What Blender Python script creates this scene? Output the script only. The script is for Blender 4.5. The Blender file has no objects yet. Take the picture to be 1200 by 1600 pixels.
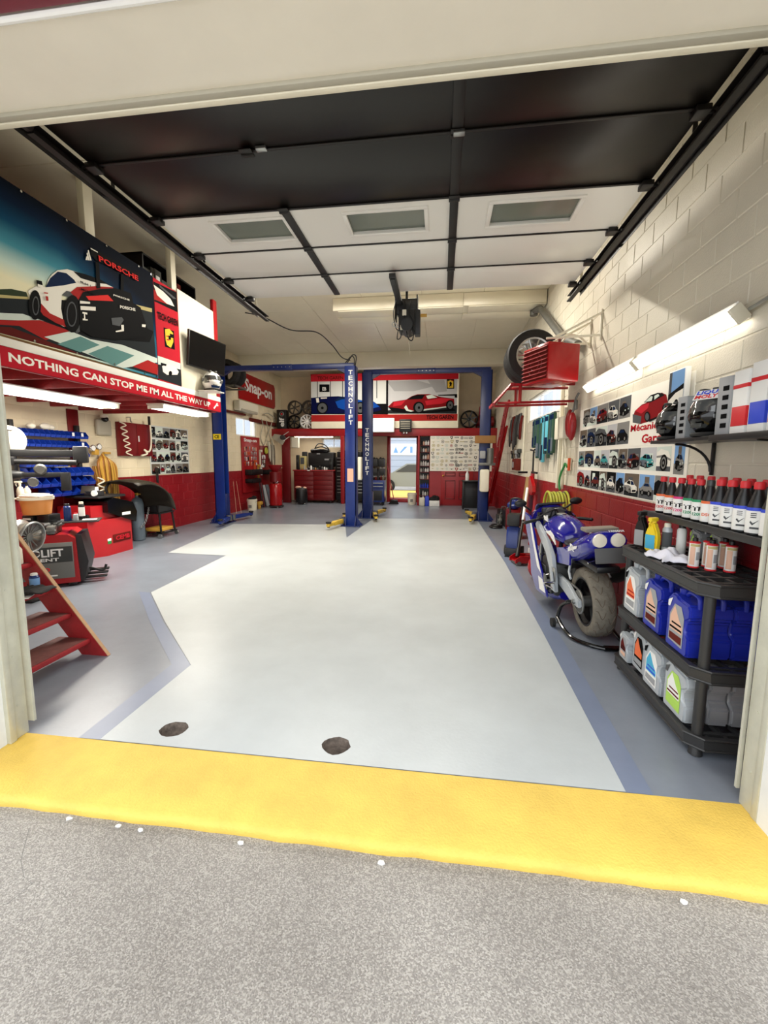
import bpy, bmesh, math, random
from mathutils import Vector, Matrix, Euler
from mathutils.geometry import delaunay_2d_cdt

random.seed(7)
scene = bpy.context.scene
COL = scene.collection
PI = math.pi

# ------------------------------------------------------------------ camera
cam_d = bpy.data.cameras.new('camera')
cam_d.sensor_fit = 'HORIZONTAL'
cam_d.sensor_width = 36.0
cam_d.lens = 36.0 * 669.24 / 1200.0
cam_d.clip_start = 0.05
cam = bpy.data.objects.new('camera', cam_d)
COL.objects.link(cam)
cam.matrix_world = (Matrix.Translation((0, 0, 1.65)) @ Matrix.Rotation(0.13197, 4, 'Z')
                    @ Matrix.Rotation(PI / 2 - 0.12258, 4, 'X') @ Matrix.Rotation(0.00506, 4, 'Z'))
scene.camera = cam

# ------------------------------------------------------------------ world, exposure
world = bpy.data.worlds.new('overcast_sky')
scene.world = world
world.use_nodes = True
bg = world.node_tree.nodes['Background']
bg.inputs['Color'].default_value = (0.94, 0.97, 1.0, 1)
bg.inputs['Strength'].default_value = 1.75
scene.view_settings.view_transform = 'Standard'
scene.view_settings.look = 'None'
scene.view_settings.gamma = 1.0
scene.view_settings.use_curve_mapping = False
scene.view_settings.exposure = 0.66
try:
    scene.cycles.use_denoising = True
    scene.cycles.max_bounces = 8
    scene.cycles.sample_clamp_indirect = 6.0
except Exception:
    pass


def area(name, loc, size, size_y, power, color=(1, 0.94, 0.83), rot=(0, 0, 0)):
    d = bpy.data.lights.new(name, 'AREA')
    d.shape = 'RECTANGLE'
    d.size, d.size_y, d.energy, d.color = size, size_y, power, color
    o = bpy.data.objects.new(name, d)
    COL.objects.link(o)
    o.location, o.rotation_euler = loc, rot
    return o


# ------------------------------------------------------------------ materials
def lin(c):
    return tuple(((v / 255) / 12.92 if v / 255 <= 0.04045 else ((v / 255 + 0.055) / 1.055) ** 2.4) for v in c)


MATS = {}


def mat(name, rgb, rough=0.5, metal=0.0, emit=0.0, var=0.0, scale=8.0, bump=0.0, bscale=60.0, coat=0.0, alpha=1.0, trans=0.0, spec=0.5):
    """Principled material; var mixes in a darker, noise driven tone for wear."""
    if name in MATS:
        return MATS[name]
    m = bpy.data.materials.new(name)
    m.use_nodes = True
    nt = m.node_tree
    b = nt.nodes['Principled BSDF']
    c = (*lin(rgb), 1)
    b.inputs['Base Color'].default_value = c
    b.inputs['Roughness'].default_value = rough
    b.inputs['Metallic'].default_value = metal
    b.inputs['Coat Weight'].default_value = coat
    b.inputs['Alpha'].default_value = alpha
    b.inputs['Specular IOR Level'].default_value = spec
    b.inputs['Transmission Weight'].default_value = trans
    if emit:
        b.inputs['Emission Color'].default_value = c
        b.inputs['Emission Strength'].default_value = emit
    if var or bump:
        tc = nt.nodes.new('ShaderNodeTexCoord')
    if var:
        n = nt.nodes.new('ShaderNodeTexNoise')
        n.inputs['Scale'].default_value = scale
        n.inputs['Detail'].default_value = 6
        n.inputs['Roughness'].default_value = 0.65
        nt.links.new(tc.outputs['Object'], n.inputs['Vector'])
        r = nt.nodes.new('ShaderNodeValToRGB')
        r.color_ramp.elements[0].position = 0.35
        r.color_ramp.elements[1].position = 0.7
        r.color_ramp.elements[0].color = (*[v * (1 - var) for v in c[:3]], 1)
        r.color_ramp.elements[1].color = (*[min(1, v * (1 + var * 0.5)) for v in c[:3]], 1)
        nt.links.new(n.outputs['Fac'], r.inputs['Fac'])
        nt.links.new(r.outputs['Color'], b.inputs['Base Color'])
    if bump:
        n2 = nt.nodes.new('ShaderNodeTexNoise')
        n2.inputs['Scale'].default_value = bscale
        n2.inputs['Detail'].default_value = 4
        nt.links.new(tc.outputs['Object'], n2.inputs['Vector'])
        bp = nt.nodes.new('ShaderNodeBump')
        bp.inputs['Strength'].default_value = bump
        bp.inputs['Distance'].default_value = 0.01
        nt.links.new(n2.outputs['Fac'], bp.inputs['Height'])
        nt.links.new(bp.outputs['Normal'], b.inputs['Normal'])
    MATS[name] = m
    return m


def M(n):
    return MATS[n]


def two_tone(name, low, high, zsplit, rough=0.5, bump=0.25):
    """Wall paint: one colour up to a painted height, another above it."""
    m = mat(name, high, rough, bump=bump, bscale=90)
    nt = m.node_tree
    b = nt.nodes['Principled BSDF']
    g = nt.nodes.new('ShaderNodeNewGeometry')
    s = nt.nodes.new('ShaderNodeSeparateXYZ')
    nt.links.new(g.outputs['Position'], s.inputs[0])
    c = nt.nodes.new('ShaderNodeMath')
    c.operation = 'GREATER_THAN'
    c.inputs[1].default_value = zsplit
    nt.links.new(s.outputs['Z'], c.inputs[0])
    n = nt.nodes.new('ShaderNodeTexNoise')
    n.inputs['Scale'].default_value = 1.6
    n.inputs['Detail'].default_value = 7
    nt.links.new(g.outputs['Position'], n.inputs['Vector'])
    tones = []
    for col in (low, high):
        r = nt.nodes.new('ShaderNodeValToRGB')
        r.color_ramp.elements[0].position = 0.3
        r.color_ramp.elements[1].position = 0.7
        l = lin(col)
        r.color_ramp.elements[0].color = (*[v * 0.86 for v in l], 1)
        r.color_ramp.elements[1].color = (*l, 1)
        nt.links.new(n.outputs['Fac'], r.inputs['Fac'])
        tones.append(r)
    mx = nt.nodes.new('ShaderNodeMix')
    mx.data_type = 'RGBA'
    nt.links.new(c.outputs[0], mx.inputs['Factor'])
    nt.links.new(tones[0].outputs['Color'], mx.inputs['A'])
    nt.links.new(tones[1].outputs['Color'], mx.inputs['B'])
    nt.links.new(mx.outputs['Result'], b.inputs['Base Color'])
    return m


def speckled(name, cols, scale=120, big=2.0, rough=0.9, bump=0.6, bscale=150):
    """Aggregate surface: fine speckle of several tones over broad stains."""
    m = mat(name, cols[1], rough, bump=bump, bscale=bscale)
    nt = m.node_tree
    b = nt.nodes['Principled BSDF']
    g = nt.nodes.new('ShaderNodeNewGeometry')
    v = nt.nodes.new('ShaderNodeTexVoronoi')
    v.inputs['Scale'].default_value = scale
    nt.links.new(g.outputs['Position'], v.inputs['Vector'])
    r = nt.nodes.new('ShaderNodeValToRGB')
    e = r.color_ramp.elements
    e[0].position, e[1].position = 0.1, 0.9
    e[0].color, e[1].color = (*lin(cols[0]), 1), (*lin(cols[2]), 1)
    k = e.new(0.5)
    k.color = (*lin(cols[1]), 1)
    sx = nt.nodes.new('ShaderNodeSeparateXYZ')
    nt.links.new(v.outputs['Color'], sx.inputs[0])
    nt.links.new(sx.outputs['X'], r.inputs['Fac'])
    n = nt.nodes.new('ShaderNodeTexNoise')
    n.inputs['Scale'].default_value = big
    n.inputs['Detail'].default_value = 8
    nt.links.new(g.outputs['Position'], n.inputs['Vector'])
    r2 = nt.nodes.new('ShaderNodeValToRGB')
    r2.color_ramp.elements[0].position = 0.3
    r2.color_ramp.elements[1].position = 0.62
    r2.color_ramp.elements[0].color = (0.72, 0.71, 0.70, 1)
    r2.color_ramp.elements[1].color = (1, 1, 1, 1)
    nt.links.new(n.outputs['Fac'], r2.inputs['Fac'])
    mx = nt.nodes.new('ShaderNodeMix')
    mx.data_type = 'RGBA'
    mx.blend_type = 'MULTIPLY'
    mx.inputs['Factor'].default_value = 1
    nt.links.new(r.outputs['Color'], mx.inputs['A'])
    nt.links.new(r2.outputs['Color'], mx.inputs['B'])
    nt.links.new(mx.outputs['Result'], b.inputs['Base Color'])
    return m


mat('white', (238, 234, 222), 0.5)
mat('white_gloss', (240, 238, 232), 0.25)
mat('cream', (232, 224, 200), 0.55, var=0.06, scale=3)
mat('ceiling_white', (236, 228, 205), 0.3, var=0.05, scale=1.5)
mat('soffit_white', (240, 232, 214), 0.35, var=0.05, scale=1.2)
mat('maroon', (120, 24, 44), 0.4, var=0.15, scale=5)
mat('steel', (170, 172, 170), 0.35, 0.9, var=0.15, scale=12)
mat('chrome', (215, 215, 215), 0.12, 1.0)
mat('alloy', (168, 168, 165), 0.3, 0.9)
mat('dull_metal', (120, 120, 116), 0.5, 0.7, var=0.2)
mat('black', (16, 16, 17), 0.4)
mat('black_gloss', (9, 9, 10), 0.12)
mat('black_plastic', (30, 30, 31), 0.45, bump=0.15, bscale=200)
mat('shelf_plastic', (42, 42, 42), 0.42, bump=0.1, bscale=200)
mat('rubber', (24, 23, 22), 0.75, bump=0.2)
mat('tread_rubber', (116, 110, 98), 0.85, var=0.25, scale=20, bump=0.3)
mat('track_black', (26, 22, 19), 0.45, 0.3, var=0.2)
mat('dark_panel', (17, 12, 8), 0.3, var=0.2, scale=2, spec=0.3)
mat('door_white', (235, 232, 224), 0.28)
mat('red_paint', (154, 16, 24), 0.38, var=0.08, scale=4)
mat('red_gloss', (162, 14, 20), 0.22, var=0.05, scale=4)
mat('red_deep', (112, 8, 14), 0.4, var=0.1, scale=3)
mat('red_wood', (160, 36, 42), 0.55, var=0.22, scale=9, bump=0.2)
mat('red_machine', (168, 26, 32), 0.35, var=0.06, scale=5)
mat('lift_blue', (18, 44, 116), 0.3, var=0.12, scale=6)
mat('lift_navy', (14, 34, 92), 0.35, var=0.15, scale=6)
mat('lift_steel', (176, 186, 205), 0.3, 0.4, var=0.2, scale=3)
mat('bin_blue', (16, 50, 146), 0.35)
mat('jug_blue', (28, 42, 152), 0.3)
mat('jug_silver', (176, 182, 186), 0.35, 0.1)
mat('jug_grey', (150, 152, 156), 0.35, 0.2)
mat('bike_blue', (26, 26, 140), 0.15, coat=0.6)
mat('yellow_paint', (228, 192, 88), 0.6, var=0.14, scale=3, bump=0.4, bscale=80)
mat('yellow', (236, 206, 40), 0.4)
mat('yellow_arm', (214, 178, 60), 0.45, var=0.2, scale=9)
mat('green', (40, 130, 60), 0.5)
mat('hose_lime', (176, 178, 60), 0.5)
mat('orange_liquid', (240, 160, 84), 0.35, trans=0.0)
mat('clear_plastic', (235, 225, 205), 0.2, alpha=0.45)
mat('frost_bottle', (210, 205, 190), 0.3)
mat('navy_bottle', (22, 50, 110), 0.25)
mat('teal_bag', (18, 62, 66), 0.35)
mat('cyan_bag', (92, 178, 196), 0.3)
mat('green_bag', (38, 74, 52), 0.4)
mat('hose_brown', (150, 96, 40), 0.45)
mat('hose_gold', (196, 150, 60), 0.45)
mat('cardboard', (150, 108, 60), 0.8, var=0.12)
mat('plywood', (168, 132, 84), 0.7, var=0.15, scale=6)
mat('brown_tread', (112, 66, 62), 0.7, var=0.3, scale=12)
mat('wood_edge', (188, 150, 112), 0.7, var=0.2)
mat('tank_grey', (86, 98, 108), 0.4, var=0.1)
mat('beige_plastic', (176, 170, 152), 0.5)
mat('offwhite_plastic', (226, 220, 200), 0.4)
mat('brown_hood', (44, 38, 28), 0.5, var=0.15, scale=5)
mat('grey_sign', (112, 112, 106), 0.4)
mat('dark_sign', (52, 54, 52), 0.4)
mat('screen', (6, 6, 7), 0.2)
mat('glass', (120, 128, 118), 0.06, alpha=0.75)
mat('visor', (74, 76, 76), 0.08, coat=1.0)
mat('window_glass', (225, 238, 250), 0.05, alpha=0.15)
mat('lamp_white', (255, 248, 236), 0.4, emit=4.5)
mat('lamp_panel', (214, 226, 240), 0.4, emit=0.85)
mat('bike_lamp', (235, 228, 210), 0.15, coat=0.5)
mat('rag_white', (226, 226, 236), 0.9, bump=0.3, bscale=25)
mat('rag_black', (18, 18, 19), 0.9, bump=0.4, bscale=30)
mat('concrete_pit', (112, 100, 90), 0.95, var=0.5, scale=25, bump=1.0, bscale=40)
mat('foam_grey', (132, 124, 112), 0.8)
mat('plate_grey', (84, 84, 84), 0.6)
mat('exterior_wall', (168, 177, 190), 0.8)
mat('car_silver', (150, 158, 160), 0.3, 0.3)
mat('label_white', (232, 232, 228), 0.5)
mat('label_orange', (226, 106, 52), 0.5)
mat('label_cyan', (70, 170, 205), 0.5)
mat('label_lime', (170, 210, 90), 0.5)
mat('label_pink', (214, 40, 120), 0.5)
mat('label_green', (20, 140, 90), 0.5)
mat('label_blue', (44, 70, 200), 0.5)
mat('label_peach', (220, 176, 150), 0.5)
mat('label_grey', (150, 152, 154), 0.5)
mat('label_red', (206, 36, 44), 0.5)
# printing inks
for nm, c in dict(foliage=(52, 62, 44), straw=(186, 172, 118), asphalt_print=(38, 42, 44), pale_print=(206, 216, 206),
                  teal_print=(96, 138, 134), kerb_red=(164, 40, 38), kerb_dark=(92, 30, 26), white_print=(232, 228, 216),
                  print_white=(206, 208, 206), ink_black=(14, 14, 15), ink_navy=(16, 34, 66), ink_grey=(84, 86, 88),
                  light_red=(220, 52, 48), print_red=(184, 36, 48), crest_gold=(226, 186, 60), car_navy=(10, 16, 60),
                  car_blue=(18, 70, 156), car_red=(126, 22, 26), sky_print=(190, 190, 192), cloud_print=(160, 160, 162),
                  ink_red=(176, 22, 34), ink_brown=(96, 40, 34), ink_teal=(70, 150, 150), ink_orange=(214, 96, 60),
                  ink_sky=(120, 160, 206), ink_mid=(130, 128, 124), ink_sepia=(104, 92, 80)).items():
    mat(nm, c, 0.65, spec=0.04)


# ------------------------------------------------------------------ mesh builder
def basis(d):
    d = Vector(d).normalized()
    a = Vector((0, 0, 1)) if abs(d.z) < 0.95 else Vector((1, 0, 0))
    u = d.cross(a).normalized()
    return u, d.cross(u).normalized()


class MB:
    def __init__(s):
        s.v, s.f, s.m = [], [], []

    def add(s, vs, fs, m=0):
        o = len(s.v)
        s.v += [tuple(p) for p in vs]
        s.f += [tuple(i + o for i in f) for f in fs]
        s.m += [m] * len(fs)
        return s

    def merge(s, other, mtx=None, moff=0):
        o = len(s.v)
        s.v += [tuple(mtx @ Vector(p)) if mtx else p for p in other.v]
        s.f += [tuple(i + o for i in f) for f in other.f]
        s.m += [k + moff for k in other.m]
        return s

    def xf(s, mtx):
        s.v = [tuple(mtx @ Vector(p)) for p in s.v]
        return s

    def box(s, x0, x1, y0, y1, z0, z1, m=0):
        v = [(x, y, z) for x in (x0, x1) for y in (y0, y1) for z in (z0, z1)]
        return s.add(v, [(0, 1, 3, 2), (4, 6, 7, 5), (0, 4, 5, 1), (2, 3, 7, 6), (0, 2, 6, 4), (1, 5, 7, 3)], m)

    def rbox(s, x0, x1, y0, y1, z0, z1, r=0.01, m=0, seg=2):
        bm = bmesh.new()
        bmesh.ops.create_cube(bm, size=1)
        for v in bm.verts:
            v.co = ((x0 + x1) / 2 + v.co.x * (x1 - x0), (y0 + y1) / 2 + v.co.y * (y1 - y0), (z0 + z1) / 2 + v.co.z * (z1 - z0))
        r = min(r, 0.49 * min(abs(x1 - x0), abs(y1 - y0), abs(z1 - z0)))
        bmesh.ops.bevel(bm, geom=bm.edges[:], offset=r, segments=seg, affect='EDGES', profile=0.5)
        bm.verts.index_update()
        s.add([v.co[:] for v in bm.verts], [[v.index for v in f.verts] for f in bm.faces], m)
        bm.free()
        return s

    def cyl(s, p0, p1, r, r1=None, n=12, m=0, caps=True):
        p0, p1 = Vector(p0), Vector(p1)
        r1 = r if r1 is None else r1
        u, w = basis(p1 - p0)
        vs = []
        for p, q in ((p0, r), (p1, r1)):
            for i in range(n):
                a = 2 * PI * i / n
                vs.append(p + (u * math.cos(a) + w * math.sin(a)) * q)
        fs = [(i, (i + 1) % n, n + (i + 1) % n, n + i) for i in range(n)]
        if caps:
            fs += [tuple(range(n - 1, -1, -1)), tuple(range(n, 2 * n))]
        return s.add(vs, fs, m)

    def tube(s, pts, r, n=8, m=0, closed=False):
        P = [Vector(p) for p in pts]
        k = len(P)
        vs, fs = [], []
        u = None
        for i, p in enumerate(P):
            if closed:
                d = P[(i + 1) % k] - P[i - 1]
            else:
                d = P[min(i + 1, k - 1)] - P[max(i - 1, 0)]
            d.normalize()
            if u is None:
                u, _ = basis(d)
            u = (u - d * u.dot(d))
            u = u.normalized() if u.length > 1e-6 else basis(d)[0]
            w = d.cross(u)
            rr = r[i] if isinstance(r, (list, tuple)) else r
            for j in range(n):
                a = 2 * PI * j / n
                vs.append(p + (u * math.cos(a) + w * math.sin(a)) * rr)
        for i in range(k if closed else k - 1):
            a, b = i * n, ((i + 1) % k) * n
            for j in range(n):
                fs.append((a + j, a + (j + 1) % n, b + (j + 1) % n, b + j))
        if not closed:
            fs += [tuple(range(n - 1, -1, -1)), tuple(range((k - 1) * n, k * n))]
        return s.add(vs, fs, m)

    def lathe(s, prof, c=(0, 0, 0), n=20, m=0, axis='z', caps=True):
        c = Vector(c)
        vs = []
        for r, z in prof:
            for i in range(n):
                a = 2 * PI * i / n
                x, y = r * math.cos(a), r * math.sin(a)
                p = {'z': (x, y, z), 'x': (z, x, y), 'y': (y, z, x)}[axis]
                vs.append(c + Vector(p))
        fs = []
        for k in range(len(prof) - 1):
            for i in range(n):
                fs.append((k * n + i, k * n + (i + 1) % n, (k + 1) * n + (i + 1) % n, (k + 1) * n + i))
        if caps:
            fs += [tuple(range(n - 1, -1, -1)), tuple(range((len(prof) - 1) * n, len(prof) * n))]
        return s.add(vs, fs, m)

    def prism(s, poly, o, u, v, d, m=0):
        o, u, v, d = Vector(o), Vector(u), Vector(v), Vector(d)
        n = len(poly)
        vs = [o + u * a + v * b for a, b in poly] + [o + u * a + v * b + d for a, b in poly]
        fs = [tuple(range(n - 1, -1, -1)), tuple(range(n, 2 * n))] + [(i, (i + 1) % n, n + (i + 1) % n, n + i) for i in range(n)]
        return s.add(vs, fs, m)

    def flat(s, poly, o, u, v, m=0):
        o, u, v = Vector(o), Vector(u), Vector(v)
        return s.add([o + u * a + v * b for a, b in poly], [tuple(range(len(poly)))], m)

    def ball(s, c, r, n=14, m=0, k=8):
        r = (r, r, r) if isinstance(r, (int, float)) else r
        c = Vector(c)
        vs = [c + Vector((0, 0, -r[2]))]
        for j in range(1, k):
            t = -PI / 2 + PI * j / k
            for i in range(n):
                a = 2 * PI * i / n
                vs.append(c + Vector((r[0] * math.cos(t) * math.cos(a), r[1] * math.cos(t) * math.sin(a), r[2] * math.sin(t))))
        vs.append(c + Vector((0, 0, r[2])))
        fs = [(0, 1 + (i + 1) % n, 1 + i) for i in range(n)]
        for j in range(k - 2):
            a, b = 1 + j * n, 1 + (j + 1) * n
            fs += [(a + i, a + (i + 1) % n, b + (i + 1) % n, b + i) for i in range(n)]
        a = 1 + (k - 2) * n
        fs += [(a + i, a + (i + 1) % n, len(vs) - 1) for i in range(n)]
        return s.add(vs, fs, m)

    def torus(s, c, R, r, axis='z', n=24, k=8, m=0):
        c = Vector(c)
        pts = []
        for i in range(n):
            a = 2 * PI * i / n
            x, y = R * math.cos(a), R * math.sin(a)
            pts.append(c + Vector({'z': (x, y, 0), 'x': (0, x, y), 'y': (y, 0, x)}[axis]))
        return s.tube(pts, r, k, m, closed=True)

    def text(s, txt, o, u, v, w, h, d=0.002, m=0):
        """Lettering fitted to width w along u and cap height h along v, raised by d."""
        vs, fs = letters(txt)
        o, u, v = Vector(o), Vector(u).normalized(), Vector(v).normalized()
        nn = u.cross(v)
        return s.add([o + u * (p[0] * w) + v * (p[1] * h) + nn * (p[2] * d) for p in vs], fs, m)


_txt = {}


def letters(txt):
    if txt not in _txt:
        cu = bpy.data.curves.new('lettering', 'FONT')
        cu.body = txt
        cu.size = 1
        cu.extrude = 0.5
        cu.offset = 0.026
        cu.resolution_u = 2
        o = bpy.data.objects.new('lettering', cu)
        COL.objects.link(o)
        dg = bpy.context.evaluated_depsgraph_get()
        me = bpy.data.meshes.new_from_object(o.evaluated_get(dg))
        xs = [v.co.x for v in me.vertices]
        ys = [v.co.y for v in me.vertices]
        x0, x1 = min(xs), max(xs)
        y0, y1 = min(ys), max(ys)
        if not any(ch in 'gjpqy,' for ch in txt):
            y0 = max(y0, -0.02)
        vs = [((v.co.x - x0) / (x1 - x0), (v.co.y - y0) / (y1 - y0), v.co.z + 0.5) for v in me.vertices]
        fs = [tuple(p.vertices) for p in me.polygons]
        bpy.data.objects.remove(o)
        bpy.data.curves.remove(cu)
        bpy.data.meshes.remove(me)
        _txt[txt] = (vs, fs)
    return _txt[txt]


ORG = {}


def build(name, mb, mats, parent=None, loc=(0, 0, 0), smooth=35):
    if isinstance(mats, str):
        mats = [mats]
    me = bpy.data.meshes.new(name)
    off = Vector(ORG.get(parent.name, (0, 0, 0))) if parent else Vector((0, 0, 0))
    me.from_pydata([tuple(Vector(p) - off) for p in mb.v] if off.length else mb.v, [], mb.f)
    for n in mats:
        me.materials.append(M(n))
    me.polygons.foreach_set('material_index', mb.m)
    me.update()
    if smooth:
        bm = bmesh.new()
        bm.from_mesh(me)
        bmesh.ops.recalc_face_normals(bm, faces=bm.faces[:])
        bm.to_mesh(me)
        bm.free()
        me.polygons.foreach_set('use_smooth', [True] * len(me.polygons))
        me.set_sharp_from_angle(angle=math.radians(smooth))
    o = bpy.data.objects.new(name, me)
    COL.objects.link(o)
    o.location = loc
    if parent:
        o.parent = parent
        if parent.name in ORG:
            ORG[o.name] = ORG[parent.name]
    return o


def tag(o, label=None, cat=None, group=None, kind=None):
    if label:
        o['label'] = label
    if cat:
        o['category'] = cat
    if group:
        o['group'] = group
    if kind:
        o['kind'] = kind
    return o


def T(name, label, cat, loc=(0, 0, 0), rz=0.0, group=None, world=False):
    """A thing: an Empty at its base. world=True: its parts are given in room coordinates."""
    o = bpy.data.objects.new(name, None)
    o.empty_display_size = 0.1
    COL.objects.link(o)
    o.location = loc
    o.rotation_euler = (0, 0, rz)
    tag(o, label, cat, group)
    if world:
        ORG[o.name] = loc
    return o


def one(name, mb, mats, label, cat, loc=(0, 0, 0), rz=0.0, group=None, world=False, smooth=35):
    """A thing that is a single mesh."""
    if world:
        mb.v = [tuple(Vector(p) - Vector(loc)) for p in mb.v]
    o = build(name, mb, mats, None, loc, smooth)
    o.rotation_euler = (0, 0, rz)
    if world:
        ORG[o.name] = loc
    return tag(o, label, cat, group)


def struct(name, mb, mats, parent=None, smooth=35):
    o = build(name, mb, mats, parent, (0, 0, 0), smooth)
    if parent is None:
        o['kind'] = 'structure'
    return o


def copy_tree(o, parent=None, loc=None, rz=None, label=None):
    c = o.copy()
    COL.objects.link(c)
    c.parent = parent
    if loc is not None:
        c.location = loc
    if rz is not None:
        c.rotation_euler = (0, 0, rz)
    if label:
        c['label'] = label
    for ch in list(o.children):
        copy_tree(ch, c)
    return c


def picture(name, parent, data, o, u, v, step=0.0005, side=1):
    """Flat printing: colour areas laid one over another on a sheet."""
    names, mb = [], MB()
    o, u, v = Vector(o), Vector(u), Vector(v)
    n = u.cross(v).normalized() * side
    for i, (mn, poly) in enumerate(data):
        if mn not in names:
            names.append(mn)
        mb.flat(poly, o + n * (step * (i + 1)), u, v, names.index(mn))
    return build(name, mb, names, parent, smooth=0)


def bez(pts, n=8):
    """Smooth path through points (Catmull-Rom)."""
    P = [Vector(p) for p in pts]
    out = []
    for i in range(len(P) - 1):
        a, b, c, d = P[max(i - 1, 0)], P[i], P[i + 1], P[min(i + 2, len(P) - 1)]
        for k in range(n):
            t = k / n
            out.append(0.5 * ((2 * b) + (c - a) * t + (2 * a - 5 * b + 4 * c - d) * t * t + (3 * b - a - 3 * c + d) * t ** 3))
    out.append(P[-1])
    return out


def rect(x0, x1, y0, y1):
    return [(x0, y0), (x1, y0), (x1, y1), (x0, y1)]


def disc(cx, cy, rx, ry=None, n=16):
    ry = rx if ry is None else ry
    return [(cx + rx * math.cos(2 * PI * i / n), cy + ry * math.sin(2 * PI * i / n)) for i in range(n)]

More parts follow.
